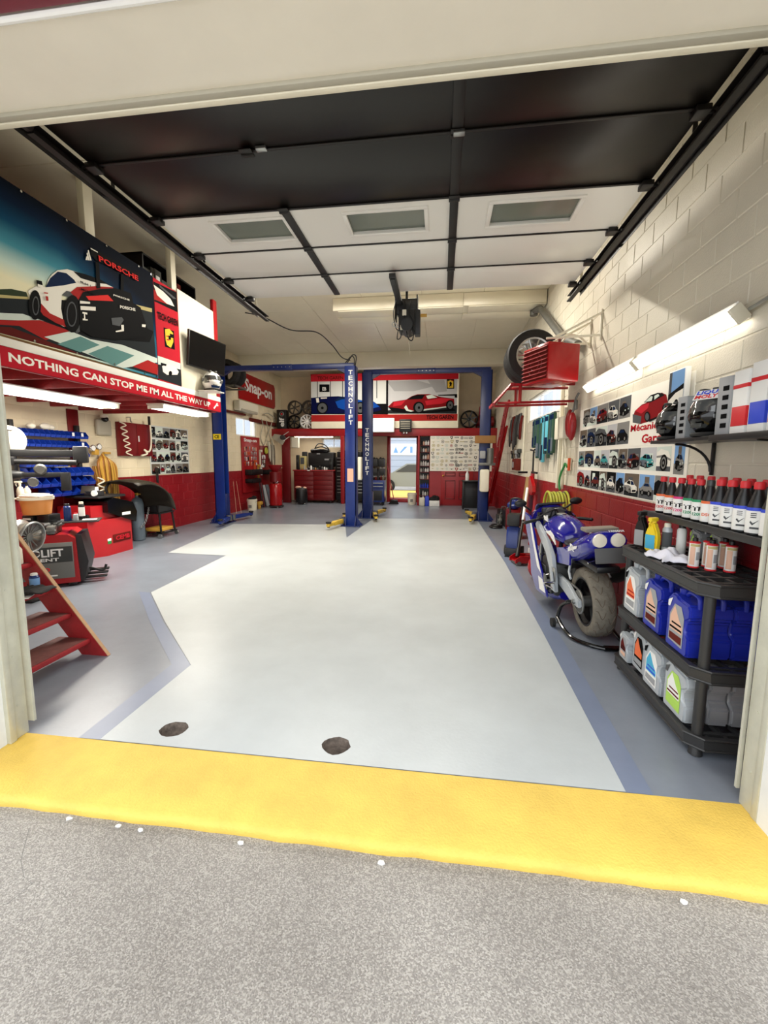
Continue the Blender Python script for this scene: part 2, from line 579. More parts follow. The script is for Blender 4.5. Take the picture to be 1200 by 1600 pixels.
# ------------------------------------------------------------------ printed artwork, in metres on its sheet
POSTER_TRACK = [
 ('foliage', [(3.455,3.17),(3.603,3.162),(3.713,3.206),(3.866,3.233),(3.881,3.187),(3.595,3.086),(3.445,3.071)]),
 ('straw', [(3.446,3.08),(3.598,3.114),(3.882,3.194),(3.88,3.172),(3.595,3.086),(3.443,3.051)]),
 ('asphalt_print', [(3.443,3.051),(3.595,3.086),(3.88,3.172),(4.721,3.386),(5.728,3.685),(5.765,2.801),(3.557,2.718),(3.409,2.724)]),
 ('straw', [(5.339,3.628),(5.729,3.698),(5.725,3.646),(5.37,3.591)]),
 ('pale_print', [(3.431,2.931),(3.582,2.952),(3.805,3.014),(4.027,3.014),(3.575,2.89),(3.424,2.865)]),
 ('kerb_red', [(3.422,2.848),(3.684,2.917),(3.985,3.012),(4.369,3.006),(4.03,2.831),(3.755,2.89),(3.418,2.807)]),
 ('kerb_dark', [(3.416,2.79),(3.677,2.853),(4.019,2.828),(4.5,2.789),(3.557,2.718),(3.409,2.721)]),
 ('pale_print', [(4.015,2.859),(4.345,3.008),(4.6,2.992),(5.115,3.059),(5.779,3.045),(5.774,2.986),(5.085,2.745),(4.529,2.817)]),
 ('teal_print', [(4.162,2.827),(4.468,2.987),(4.737,2.963),(4.451,2.813)]),
 ('teal_print', [(4.557,2.823),(4.856,2.982),(5.313,2.976),(4.959,2.77)]),
 ('kerb_red', [(5.263,2.828),(5.573,2.978),(5.78,2.961),(5.767,2.817)]),
 ('ink_black', [(3.965,3.025),(4.285,3.016),(4.63,3.021),(5.635,3.228),(5.73,3.394),(5.573,3.399),(4.506,3.375),(3.963,3.205)]),
 ('white_print', [(3.878,3.249),(3.976,3.332),(4.083,3.361),(4.113,3.443),(4.164,3.514),(4.237,3.584),(4.36,3.645),(4.536,3.676),(4.751,3.696),(5.017,3.707),(4.74,3.583),(4.491,3.48),(4.36,3.413),(4.264,3.349),(4.241,3.206),(4.263,3.027),(4.161,3.043),(4.036,3.102),(3.9,3.174)]),
 ('kerb_red', [(3.913,3.212),(4.012,3.176),(4.101,3.114),(4.27,3.1),(4.289,3.031),(4.16,3.038),(4.022,3.07),(3.956,3.14)]),
 ('ink_navy', [(4.074,3.354),(4.141,3.469),(4.236,3.57),(4.343,3.598),(4.437,3.569),(4.462,3.547),(4.294,3.456)]),
 ('ink_black', [(4.433,3.654),(4.589,3.689),(4.81,3.719),(4.942,3.714),(4.748,3.657),(4.53,3.621)]),
 ('ink_grey', [(4.26,3.347),(4.325,3.413),(4.406,3.429),(4.455,3.377),(4.488,3.248),(4.46,3.036),(4.405,2.996),(4.402,3.339),(4.331,3.353)]),
 ('kerb_red', [(4.376,3.418),(4.468,3.506),(4.744,3.618),(5.017,3.707),(4.981,3.654),(4.57,3.495),(4.496,3.402),(4.466,3.361)]),
 ('ink_black', [(4.497,3.234),(4.487,3.175),(4.467,3.117),(4.44,3.067),(4.409,3.027),(4.375,3.002),(4.342,2.993),(4.312,3.0),(4.288,3.023),(4.271,3.059),(4.263,3.106),(4.264,3.16),(4.274,3.217),(4.292,3.272),(4.318,3.322),(4.348,3.362),(4.381,3.389),(4.414,3.401),(4.445,3.396),(4.471,3.375),(4.489,3.339),(4.498,3.291)]),
 ('ink_grey', [(4.436,3.211),(4.428,3.163),(4.411,3.118),(4.39,3.082),(4.366,3.059),(4.342,3.053),(4.322,3.062),(4.307,3.087),(4.3,3.123),(4.3,3.168),(4.309,3.214),(4.324,3.258),(4.345,3.294),(4.369,3.318),(4.392,3.326),(4.413,3.317),(4.429,3.293),(4.437,3.256)]),
 ('ink_black', [(4.424,3.207),(4.416,3.165),(4.403,3.126),(4.385,3.095),(4.365,3.075),(4.346,3.069),(4.33,3.078),(4.318,3.1),(4.312,3.132),(4.313,3.172),(4.32,3.213),(4.333,3.251),(4.35,3.282),(4.369,3.302),(4.389,3.309),(4.406,3.301),(4.418,3.279),(4.424,3.247)]),
 ('ink_black', [(4.004,3.161),(3.996,3.114),(3.982,3.07),(3.964,3.033),(3.943,3.006),(3.921,2.993),(3.901,2.994),(3.885,3.009),(3.874,3.036),(3.869,3.073),(3.87,3.116),(3.878,3.161),(3.891,3.204),(3.909,3.241),(3.929,3.268),(3.951,3.283),(3.971,3.284),(3.988,3.27),(3.999,3.243),(4.005,3.205)]),
 ('ink_grey', [(3.982,3.146),(3.975,3.109),(3.964,3.076),(3.949,3.052),(3.934,3.04),(3.92,3.043),(3.91,3.059),(3.905,3.086),(3.906,3.121),(3.912,3.157),(3.924,3.19),(3.938,3.214),(3.953,3.227),(3.967,3.225),(3.977,3.209),(3.982,3.181)]),
 ('ink_black', [(3.971,3.143),(3.966,3.112),(3.957,3.084),(3.947,3.065),(3.936,3.055),(3.926,3.058),(3.919,3.072),(3.915,3.095),(3.916,3.124),(3.921,3.155),(3.93,3.182),(3.94,3.202),(3.951,3.212),(3.961,3.209),(3.969,3.196),(3.972,3.172)]),
 ('ink_black', [(4.475,3.374),(4.542,3.479),(4.8,3.609),(5.049,3.71),(5.315,3.749),(5.347,3.638),(5.482,3.628),(5.593,3.405),(5.561,3.272),(4.989,3.083),(4.63,3.021),(4.462,3.057)]),
 ('light_red', [(4.578,3.449),(4.914,3.582),(4.995,3.54),(4.615,3.419)]),
 ('ink_black', [(4.694,4.011),(4.797,4.02),(5.492,4.052),(5.459,3.963),(5.37,3.961),(4.772,3.905),(4.692,3.932)]),
 ('ink_black', [(4.754,3.891),(4.808,3.904),(4.8,3.613),(4.741,3.591)]),
 ('ink_black', [(5.154,3.916),(5.208,3.934),(5.18,3.711),(5.128,3.708)]),
 ('white_print', [(4.694,4.011),(4.797,4.015),(4.798,4.004),(4.699,3.998)]),
 ('ink_black', [(3.969,3.383),(4.03,3.398),(4.041,3.346),(3.976,3.336)]),
 ('white_print', [(3.978,3.35),(4.038,3.359),(4.04,3.334),(3.987,3.325)]),
 ('white_print', [(4.485,3.368),(4.627,3.405),(4.625,3.383),(4.482,3.338)]),
 ('white_print', [(4.484,3.313),(4.704,3.376),(4.699,3.333),(4.485,3.271)]),
 ('white_print', [(4.507,3.258),(4.574,3.271),(4.572,3.25),(4.54,3.244),(4.54,3.19),(4.572,3.2),(4.571,3.186),(4.501,3.168),(4.503,3.187),(4.522,3.193),(4.524,3.243),(4.503,3.24)]),
 ('ink_grey', [(4.935,3.325),(5.114,3.392),(5.144,3.367),(5.07,3.272),(4.943,3.25)]),
 ('white_print', [(4.989,3.19),(5.093,3.237),(5.092,3.292),(5.139,3.306),(5.135,3.231),(4.998,3.179)]),
 ('white_print', [(5.481,3.416),(5.557,3.434),(5.546,3.396),(5.477,3.381)]),
 ('white_print', [(4.604,3.843),(4.619,3.887),(4.635,3.893),(4.633,3.851)]),
 ('white_print', [(4.639,3.854),(4.625,3.922),(4.642,3.938),(4.664,3.862)]),
 ('white_print', [(4.669,3.865),(4.641,3.954),(4.659,3.972),(4.689,3.873)]),
 ('kerb_red', [(4.038,3.295),(4.084,3.306),(4.083,3.295),(4.041,3.284)]),
 ('kerb_red', [(4.052,3.264),(4.082,3.269),(4.083,3.228),(4.056,3.219)]),
]
POSTER_CREST = [
 ('ink_black', [(5.78,4.076),(6.348,4.164),(6.367,3.839),(5.772,3.813)]),
 ('kerb_red', [(5.782,3.968),(5.995,4.021),(6.165,3.95),(6.114,3.878),(5.77,3.838)]),
 ('white_print', [(5.788,4.034),(5.995,4.021),(6.168,3.977),(6.253,3.898),(6.069,3.877),(5.859,3.92)]),
 ('ink_grey', [(5.916,4.082),(6.312,4.028),(6.239,4.002),(5.934,4.05)]),
 ('print_red', [(5.772,3.813),(6.367,3.839),(6.355,3.094),(5.783,3.085)]),
 ('pale_print', [(5.783,3.085),(6.355,3.094),(6.352,3.002),(5.785,2.967)]),
 ('asphalt_print', [(5.785,2.967),(6.352,3.002),(6.348,2.736),(5.779,2.769)]),
 ('white_print', [(5.877,2.96),(6.037,3.026),(6.198,3.013),(6.274,2.958),(6.236,2.908),(5.977,2.859),(5.892,2.883)]),
 ('ink_black', [(5.851,3.003),(5.982,3.009),(5.97,2.98),(5.848,2.97)]),
 ('ink_black', [(6.103,2.902),(6.096,2.883),(6.08,2.867),(6.058,2.858),(6.038,2.859),(6.024,2.869),(6.02,2.886),(6.027,2.905),(6.043,2.922),(6.065,2.931),(6.085,2.93),(6.099,2.919)]),
 ('ink_black', [(5.962,3.517),(6.202,3.532),(6.201,3.264),(5.969,3.253)]),
 ('crest_gold', [(5.991,3.499),(6.092,3.533),(6.175,3.497),(6.173,3.368),(6.104,3.268),(6.016,3.287),(5.99,3.347)]),
 ('ink_black', [(6.095,3.47),(6.173,3.475),(6.173,3.423),(6.095,3.415)]),
 ('print_red', [(6.01,3.419),(6.082,3.428),(6.081,3.412),(6.009,3.403)]),
 ('print_red', [(6.01,3.371),(6.078,3.378),(6.076,3.362),(6.013,3.356)]),
 ('ink_black', [(6.056,3.432),(6.119,3.438),(6.114,3.38),(6.06,3.379)]),
]
POSTER_BLUE = [
 ('print_white', [(-4.744,4.477),(-2.38,4.434),(-1.933,4.425),(-1.925,3.242),(-4.763,3.266)]),
 ('ink_black', [(-4.435,4.325),(-4.059,4.319),(-4.062,4.051),(-4.439,4.057)]),
 ('ink_grey', [(-4.521,4.473),(-4.49,4.473),(-4.499,3.837),(-4.53,3.837)]),
 ('ink_grey', [(-4.037,4.464),(-4.007,4.464),(-4.013,3.83),(-4.044,3.831)]),
 ('ink_grey', [(-3.588,4.456),(-3.558,4.455),(-3.562,3.824),(-3.592,3.825)]),
 ('ink_grey', [(-3.082,4.446),(-3.051,4.446),(-3.053,3.817),(-3.083,3.818)]),
 ('ink_grey', [(-2.35,4.433),(-2.32,4.432),(-2.318,3.808),(-2.348,3.808)]),
 ('ink_black', [(-4.757,3.643),(-1.928,3.61),(-1.925,3.242),(-4.763,3.266)]),
 ('car_navy', [(-4.754,3.85),(-4.416,3.875),(-4.105,3.89),(-3.745,3.895),(-3.439,3.862),(-2.881,3.742),(-2.478,3.713),(-2.227,3.536),(-2.176,3.394),(-2.578,3.291),(-4.737,3.285)]),
 ('white_print', [(-4.572,3.838),(-4.468,3.846),(-4.444,3.688),(-4.548,3.68)]),
 ('white_print', [(-4.39,3.855),(-4.157,3.861),(-4.158,3.822),(-4.39,3.811)]),
 ('ink_navy', [(-3.901,3.731),(-3.695,3.865),(-3.414,3.847),(-3.465,3.774),(-3.798,3.729)]),
 ('car_blue', [(-3.85,3.706),(-3.593,3.786),(-3.287,3.796),(-2.881,3.737),(-2.478,3.703),(-2.237,3.516),(-2.679,3.399),(-3.442,3.392),(-3.749,3.484)]),
 ('ink_black', [(-4.12,3.487),(-4.134,3.413),(-4.171,3.348),(-4.228,3.3),(-4.298,3.275),(-4.372,3.276),(-4.442,3.302),(-4.498,3.351),(-4.534,3.417),(-4.546,3.492),(-4.532,3.566),(-4.494,3.631),(-4.436,3.679),(-4.367,3.704),(-4.293,3.703),(-4.224,3.676),(-4.168,3.627),(-4.132,3.562)]),
 ('ink_grey', [(-4.161,3.488),(-4.175,3.422),(-4.213,3.366),(-4.269,3.329),(-4.335,3.317),(-4.4,3.33),(-4.455,3.368),(-4.492,3.425),(-4.504,3.491),(-4.49,3.557),(-4.452,3.613),(-4.396,3.65),(-4.33,3.662),(-4.265,3.648),(-4.21,3.61),(-4.174,3.554)]),
 ('ink_black', [(-4.281,3.489),(-4.291,3.46),(-4.317,3.442),(-4.349,3.443),(-4.375,3.461),(-4.384,3.49),(-4.374,3.519),(-4.348,3.537),(-4.316,3.536),(-4.29,3.518)]),
 ('ink_black', [(-2.73,3.473),(-2.742,3.4),(-2.777,3.335),(-2.831,3.288),(-2.897,3.263),(-2.968,3.264),(-3.034,3.29),(-3.088,3.338),(-3.123,3.403),(-3.135,3.477),(-3.123,3.551),(-3.087,3.615),(-3.033,3.662),(-2.967,3.687),(-2.897,3.686),(-2.831,3.66),(-2.777,3.611),(-2.742,3.546)]),
 ('ink_grey', [(-2.775,3.473),(-2.787,3.408),(-2.821,3.353),(-2.872,3.317),(-2.932,3.304),(-2.993,3.318),(-3.044,3.355),(-3.078,3.411),(-3.09,3.477),(-3.077,3.542),(-3.043,3.597),(-2.992,3.633),(-2.932,3.646),(-2.872,3.632),(-2.821,3.595),(-2.787,3.539)]),
 ('ink_black', [(-2.881,3.475),(-2.891,3.446),(-2.917,3.429),(-2.948,3.429),(-2.973,3.447),(-2.983,3.476),(-2.973,3.504),(-2.948,3.522),(-2.916,3.521),(-2.891,3.503)]),
]
POSTER_RED = [
 ('sky_print', [(-1.98,4.455),(0.481,4.427),(0.494,3.345),(-1.974,3.368)]),
 ('cloud_print', [(-1.98,4.378),(-0.925,4.407),(-0.245,4.206),(-1.018,4.029),(-1.706,4.039)]),
 ('cloud_print', [(-0.538,4.399),(0.039,4.389),(0.143,4.011),(-0.24,3.97)]),
 ('asphalt_print', [(-1.974,3.368),(-1.355,3.483),(-0.423,3.392),(0.499,3.534),(0.497,3.24),(-1.973,3.261)]),
 ('ink_black', [(-1.925,3.489),(-1.503,3.508),(-0.91,3.31),(0.397,3.417),(0.447,3.345),(-0.762,3.251),(-1.75,3.327)]),
 ('car_red', [(-1.94,3.499),(-1.752,3.68),(-1.284,3.746),(-1.089,3.863),(-0.894,3.922),(-0.481,3.926),(-0.044,3.815),(0.389,3.753),(0.403,3.559),(0.155,3.481),(-0.667,3.413),(-1.008,3.335),(-1.354,3.42),(-1.577,3.451)]),
 ('print_red', [(-1.727,3.665),(-1.308,3.722),(-1.454,3.556),(-1.751,3.511)]),
 ('print_red', [(-0.623,3.69),(-0.044,3.787),(0.341,3.735),(-0.04,3.588),(-0.571,3.546)]),
 ('ink_black', [(-1.259,3.746),(-1.04,3.867),(-0.869,3.903),(-0.626,3.899),(-0.721,3.763)]),
 ('pale_print', [(-0.587,3.87),(-0.384,3.901),(-0.198,3.803),(-0.527,3.76)]),
 ('ink_black', [(-0.166,3.893),(0.49,3.912),(0.493,3.789),(0.407,3.791),(0.405,3.857),(-0.166,3.865)]),
 ('pale_print', [(-1.355,3.478),(-1.281,3.554),(-1.196,3.399),(-1.008,3.349),(-1.106,3.321),(-1.279,3.362)]),
 ('pale_print', [(-0.667,3.404),(0.155,3.5),(0.156,3.462),(-0.666,3.356)]),
 ('ink_black', [(-0.643,3.461),(-0.654,3.391),(-0.687,3.329),(-0.738,3.283),(-0.801,3.259),(-0.869,3.26),(-0.934,3.285),(-0.987,3.332),(-1.022,3.394),(-1.035,3.465),(-1.024,3.535),(-0.99,3.597),(-0.939,3.642),(-0.875,3.666),(-0.808,3.665),(-0.743,3.64),(-0.691,3.594),(-0.656,3.531)]),
 ('ink_grey', [(-0.692,3.461),(-0.701,3.401),(-0.73,3.35),(-0.774,3.316),(-0.826,3.304),(-0.879,3.317),(-0.924,3.352),(-0.955,3.404),(-0.966,3.464),(-0.956,3.525),(-0.927,3.576),(-0.883,3.609),(-0.831,3.621),(-0.779,3.608),(-0.734,3.574),(-0.703,3.522)]),
 ('ink_black', [(-0.785,3.462),(-0.793,3.434),(-0.814,3.417),(-0.842,3.417),(-0.864,3.435),(-0.873,3.463),(-0.865,3.491),(-0.843,3.509),(-0.816,3.508),(-0.794,3.491)]),
 ('ink_black', [(0.389,3.535),(0.382,3.477),(0.359,3.426),(0.323,3.388),(0.278,3.368),(0.23,3.369),(0.184,3.39),(0.146,3.428),(0.121,3.48),(0.111,3.539),(0.118,3.597),(0.141,3.648),(0.177,3.686),(0.222,3.705),(0.27,3.705),(0.316,3.684),(0.354,3.645),(0.379,3.594)]),
 ('ink_grey', [(0.356,3.536),(0.35,3.487),(0.33,3.446),(0.299,3.418),(0.263,3.409),(0.226,3.419),(0.194,3.447),(0.172,3.489),(0.164,3.538),(0.17,3.587),(0.19,3.628),(0.22,3.656),(0.257,3.665),(0.294,3.655),(0.325,3.627),(0.347,3.585)]),
 ('ink_black', [(0.289,3.537),(0.284,3.514),(0.269,3.501),(0.252,3.501),(0.237,3.515),(0.231,3.537),(0.236,3.559),(0.25,3.573),(0.268,3.573),(0.282,3.559)]),
 ('ink_black', [(0.12,4.42),(0.372,4.415),(0.38,4.092),(0.127,4.096)]),
 ('crest_gold', [(0.149,4.387),(0.344,4.383),(0.351,4.125),(0.155,4.129)]),
 ('ink_black', [(0.211,4.165),(0.233,4.245),(0.199,4.283),(0.241,4.329),(0.279,4.314),(0.309,4.262),(0.282,4.22),(0.307,4.159),(0.268,4.197),(0.235,4.16)]),
 ('foliage', [(0.149,4.387),(0.216,4.385),(0.217,4.357),(0.15,4.359)]),
 ('kerb_red', [(0.278,4.384),(0.344,4.383),(0.345,4.355),(0.278,4.356)]),
]
POSTER_COUPE = [
 ('car_red', [(4.653,2.086),(4.616,2.137),(4.479,2.18),(4.345,2.189),(4.226,2.237),(4.107,2.236),(4.027,2.208),(3.989,2.142),(3.996,2.079),(4.074,2.04),(4.271,2.009),(4.471,1.997),(4.642,2.025)]),
 ('ink_black', [(4.435,2.195),(4.311,2.244),(4.177,2.246),(4.096,2.23),(4.055,2.207),(4.238,2.185),(4.3,2.178)]),
 ('pale_print', [(4.413,2.197),(4.299,2.235),(4.266,2.226),(4.281,2.19)]),
 ('pale_print', [(4.235,2.228),(4.165,2.235),(4.142,2.215),(4.229,2.193)]),
 ('ink_grey', [(4.656,2.109),(4.459,2.068),(4.471,2.0),(4.642,2.025)]),
 ('print_red', [(4.603,2.136),(4.477,2.169),(4.321,2.177),(4.335,2.132),(4.464,2.094)]),
 ('ink_black', [(4.282,2.048),(4.284,2.031),(4.293,2.017),(4.31,2.008),(4.331,2.006),(4.354,2.012),(4.375,2.024),(4.391,2.041),(4.398,2.06),(4.397,2.078),(4.387,2.092),(4.369,2.1),(4.348,2.102),(4.325,2.096),(4.305,2.083),(4.29,2.067)]),
 ('ink_grey', [(4.302,2.05),(4.303,2.036),(4.312,2.025),(4.325,2.02),(4.342,2.021),(4.359,2.029),(4.372,2.042),(4.378,2.058),(4.377,2.072),(4.368,2.083),(4.354,2.088),(4.337,2.086),(4.321,2.078),(4.308,2.065)]),
 ('ink_black', [(4.001,2.084),(4.001,2.068),(4.006,2.055),(4.015,2.047),(4.028,2.045),(4.041,2.05),(4.054,2.06),(4.064,2.075),(4.069,2.091),(4.07,2.107),(4.064,2.12),(4.054,2.128),(4.042,2.13),(4.028,2.125),(4.016,2.114),(4.006,2.1)]),
 ('ink_grey', [(4.012,2.085),(4.012,2.073),(4.015,2.063),(4.022,2.059),(4.031,2.06),(4.039,2.066),(4.046,2.077),(4.05,2.089),(4.05,2.102),(4.047,2.111),(4.04,2.116),(4.031,2.115),(4.023,2.108),(4.016,2.098)]),
 ('ink_black', [(4.295,2.021),(4.075,2.045),(4.064,2.034),(4.281,2.0)]),
]

# ================================================================== THE SETTING
XL, XR, YF, YB, ZC = -6.3, 1.9, 2.1, 16.55, 4.8
OX0, OX1, OZ = -2.47, 1.48, 3.32          # the door opening
RED_LINE = 1.27
speckled('asphalt', ((146, 141, 135), (162, 157, 150), (190, 185, 177)), scale=210, big=1.3, bump=0.8, bscale=190)
two_tone('block_paint', (140, 14, 22), (220, 213, 194), RED_LINE, 0.42, 0.3)
two_tone('block_paint_left', (140, 14, 24), (236, 222, 190), RED_LINE, 0.42, 0.3)
mat('back_paint', (226, 208, 176), 0.55, var=0.08, scale=2)
mat('floor_grey', (126, 133, 144), 0.3, var=0.16, scale=1.4, bump=0.05, bscale=40)
mat('floor_light', (184, 190, 191), 0.36, var=0.1, scale=1.1, bump=0.06, bscale=50, spec=0.4)
mat('floor_blue', (118, 129, 152), 0.35, var=0.06, scale=3)
mat('metal_jamb', (206, 206, 190), 0.35, 0.25, var=0.12, scale=7)
mat('jamb_white', (226, 230, 232), 0.4, var=0.08, scale=3)


def cdt(outer, holes=(), z=0.0):
    vs = [Vector(p) for p in outer]
    n = len(vs)
    edges = [(i, (i + 1) % n) for i in range(n)]
    for h in holes:
        k = len(vs)
        vs += [Vector(p) for p in h]
        edges += [(k + i, k + (i + 1) % len(h)) for i in range(len(h))]
    co, _, fs, *_ = delaunay_2d_cdt(vs, edges, [], 1, 1e-5)

    def inside(p, poly):
        c = False
        for i in range(len(poly)):
            (ax, ay), (bx, by) = poly[i], poly[i - 1]
            if (ay > p[1]) != (by > p[1]) and p[0] < (bx - ax) * (p[1] - ay) / (by - ay) + ax:
                c = not c
        return c
    keep = []
    for f in fs:
        cx = sum(co[i][0] for i in f) / len(f)
        cy = sum(co[i][1] for i in f) / len(f)
        if inside((cx, cy), outer) and not any(inside((cx, cy), h) for h in holes):
            keep.append(tuple(f))
    return MB().add([(c[0], c[1], z) for c in co], keep)


# ground outside, kerb, floor
g = MB().box(-9, 9, -7, 2.05, -0.3, -0.055)
ground = struct('ground_asphalt', g, 'asphalt')
cr = MB()
PC = [(-1.86, 1.56), (-1.78, 1.46), (-1.74, 1.41), (-1.66, 1.35), (-1.6, 1.33), (-1.62, 1.25), (-1.7, 1.18)]
for (a0, b0), (a1, b1) in zip(PC[:-1], PC[1:]):
    cr.add([(a0, b0, -0.0545), (a0 + 0.003, b0, -0.0545), (a1 + 0.003, b1, -0.0545), (a1, b1, -0.0545)], [(0, 1, 2, 3)])
build('surface_crack', cr, 'ink_mid', ground, smooth=0)
k = MB()
prof = [(1.652, -0.06), (1.646, -0.03), (1.656, -0.012), (1.68, -0.004), (1.78, 0.0), (2.1, 0.0), (2.1, -0.06)]
rr = random.Random(3)
xs = [-3.2 + i * 0.12 for i in range(54)]
for i, x in enumerate(xs):
    w = rr.uniform(-0.006, 0.006)
    k.v += [(x, y + (w if j < 4 else 0), z) for j, (y, z) in enumerate(prof)]
for i in range(len(xs) - 1):
    for j in range(len(prof) - 1):
        a = i * len(prof) + j
        k.f.append((a, a + 1, a + 1 + len(prof), a + len(prof)))
        k.m.append(0)
struct('trim_1', k, 'yellow_paint', smooth=50)


def blob(cx, cy, rx, ry, seed):
    r = random.Random(seed)
    return [(cx + rx * (1 + r.uniform(-.06, .06)) * math.cos(2 * PI * i / 16), cy + ry * (1 + r.uniform(-.06, .06)) * math.sin(2 * PI * i / 16)) for i in range(16)]


holes = [blob(-1.59, 2.25, 0.085, 0.075, 1), blob(-0.57, 2.24, 0.082, 0.078, 2)]
floor = struct('floor', cdt(rect(XL, XR, YF, YB + 0.3), holes, 0.0), 'floor_grey', smooth=0)
light_poly = [(0.95, 2.1005), (1.0, 4.1), (1.05, 6.94), (1.01, 12.0), (-1.85, 11.75), (-1.95, 8.72), (-2.38, 10.5), (-5.2, 10.15),
              (-4.72, 6.8), (-3.62, 6.75), (-3.52, 4.7), (-2.75, 3.85), (-1.96, 3.03), (-1.96, 2.1005)]
build('painted_area', cdt(light_poly, holes, 0.004), 'floor_light', floor, smooth=0)
build('border_stripe', cdt([(-3.54, 4.7), (-2.76, 3.84), (-1.95, 3.02), (-1.95, 2.1005), (-2.1, 2.1005), (-2.12, 3.02), (-2.92, 3.85), (-3.7, 4.72)], (), 0.002), 'floor_blue', floor, smooth=0)
build('border_stripe', cdt([(0.94, 2.1005), (0.99, 4.1), (1.04, 6.94), (1.02, 9.4), (1.1, 9.4), (1.17, 6.94), (1.15, 4.1), (1.08, 2.1005)], (), 0.002), 'floor_blue', floor, smooth=0)
for h in holes:
    cx = sum(p[0] for p in h) / 16
    cy = sum(p[1] for p in h) / 16
    b = MB()
    for s, z in ((1.0, 0.004), (0.96, -0.02), (0.85, -0.05), (0.4, -0.06)):
        b.v += [(cx + (x - cx) * s, cy + (y - cy) * s, z) for x, y in h]
    for r in range(3):
        for i in range(16):
            b.f.append((r * 16 + i, r * 16 + (i + 1) % 16, (r + 1) * 16 + (i + 1) % 16, (r + 1) * 16 + i))
            b.m.append(0)
    b.f.append(tuple(range(48, 64)))
    b.m.append(0)
    build('drain_hole', b, 'concrete_pit', floor)

rr = random.Random(2)
for x, y in ((-1.72, 1.63), (-1.46, 1.625), (-1.34, 1.62), (-0.22, 1.61), (0.97, 1.61), (-0.85, 1.62)):
    q = [(0.014 * math.cos(k * PI / 3 + x) * rr.uniform(.6, 1.4), 0.009 * math.sin(k * PI / 3 + x) * rr.uniform(.6, 1.4)) for k in range(6)]
    one('litter_scrap', MB().prism(q, (0, 0, 0), (1, 0, 0), (0, 1, 0), (0, 0, 0.006)), 'label_white', 'pale scrap of litter on the asphalt along the yellow kerb', 'litter', (x, y, -0.055), group='scraps along the kerb')

# walls ------------------------------------------------------------
def slab(axis, a0, a1, b0, b1, z0, z1, openings=()):
    """Wall slab; axis 'x' = plane across X (thickness a), running in Y (b). openings: (b0,b1,z0,z1)."""
    mb = MB()
    bs = sorted({b0, b1, *[o[0] for o in openings], *[o[1] for o in openings]})
    zs = sorted({z0, z1, *[o[2] for o in openings], *[o[3] for o in openings]})
    for i in range(len(bs) - 1):
        for j in range(len(zs) - 1):
            cb, cz = (bs[i] + bs[i + 1]) / 2, (zs[j] + zs[j + 1]) / 2
            if any(o[0] < cb < o[1] and o[2] < cz < o[3] for o in openings):
                continue
            if axis == 'x':
                mb.box(a0, a1, bs[i], bs[i + 1], zs[j], zs[j + 1])
            else:
                mb.box(bs[i], bs[i + 1], a0, a1, zs[j], zs[j + 1])
    return mb


RW = (7.25, 10.1, 2.47, 2.98)
LW = (12.7, 14.15, 2.36, 2.94)
wall_right = struct('wall_right', slab('x', XR - 0.001, XR + 0.2, 1.65, YB + 0.2, -0.05, ZC, [RW]), 'block_paint', smooth=0)
wall_left = struct('wall_left', slab('x', XL - 0.2, XL + 0.001, 1.65, YB + 0.2, -0.05, ZC, [LW]), 'block_paint_left', smooth=0)
DW = (-2.0, -0.93, 0.0, 2.5)
BW = (-4.65, -3.75, 2.08, 2.45)
wall_back = struct('wall_back', slab('y', YB, YB + 0.2, XL - 0.2, XR + 0.2, -0.05, ZC, [DW, BW]), 'back_paint', smooth=0)


def block_mesh(axis, ln, hh, t=0.02):
    b = MB()
    if axis > 0:
        b.rbox(0.004, t, -ln / 2, ln / 2, -hh / 2, hh / 2, 0.006, seg=1)
    else:
        b.rbox(-t, -0.004, -ln / 2, ln / 2, -hh / 2, hh / 2, 0.006, seg=1)
    return b


def blocks(wall, xface, inward, cells, matname, cap):
    """Concrete blocks proud of the mortar: the ones that show largest as pieces, the rest joined."""
    cells.sort(key=lambda c: c[4])
    cache, rest = {}, MB()
    for i, (yc, zc, ln, hh, _) in enumerate(cells):
        key = (round(ln, 2), round(hh, 2))
        if i < cap:
            if key not in cache:
                cache[key] = build('block', block_mesh(inward, ln, hh), matname, wall, (xface, yc, zc))
            else:
                o = cache[key].copy()
                COL.objects.link(o)
                o.location = (xface, yc, zc)
        else:
            rest.merge(block_mesh(inward, ln, hh), Matrix.Translation((xface, yc, zc)))
    if rest.v:
        build('block_field', rest, matname, wall)['kind'] = 'stuff'


def cells_for(y0, y1, z0, z1, hole, near):
    out = []
    k = 0
    z = z0
    while z < z1 - 0.05:
        zt = min(z + 0.2, z1)
        y = y0 - (0.2 if k % 2 else 0.0)
        while y < y1:
            a, b = max(y, y0), min(y + 0.4, y1)
            y += 0.4
            if b - a < 0.08:
                continue
            if hole and a < hole[1] and b > hole[0] and z < hole[3] and zt > hole[2]:
                if a < hole[0] - 0.08:
                    b = hole[0]
                elif b > hole[1] + 0.08:
                    a = hole[1]
                else:
                    continue
            yc, zc = (a + b) / 2, (z + zt) / 2
            out.append((yc, zc, b - a - 0.008, zt - z - 0.008, near(yc, zc)))
        z = zt
        k += 1
    return out


blocks(wall_right, XR + 0.014, -1, cells_for(2.12, YB, 0.03, ZC, RW, lambda y, z: (y if z > 1.2 else y + 12) + (6 if z > 4.2 else 0)), 'block_paint', 300)
blocks(wall_left, XL - 0.014, 1, cells_for(4.0, YB, 0.03, ZC, LW, lambda y, z: abs(y - 8.5) + (0 if 1.2 < z < 2.6 else 5)), 'block_paint_left', 200)

wf = slab('y', 1.65, 2.1, XL - 0.2, XR + 0.2, -0.05, ZC, [(OX0, OX1, -0.06, OZ)])
wall_front = struct('wall_front', wf, 'soffit_white', smooth=0)
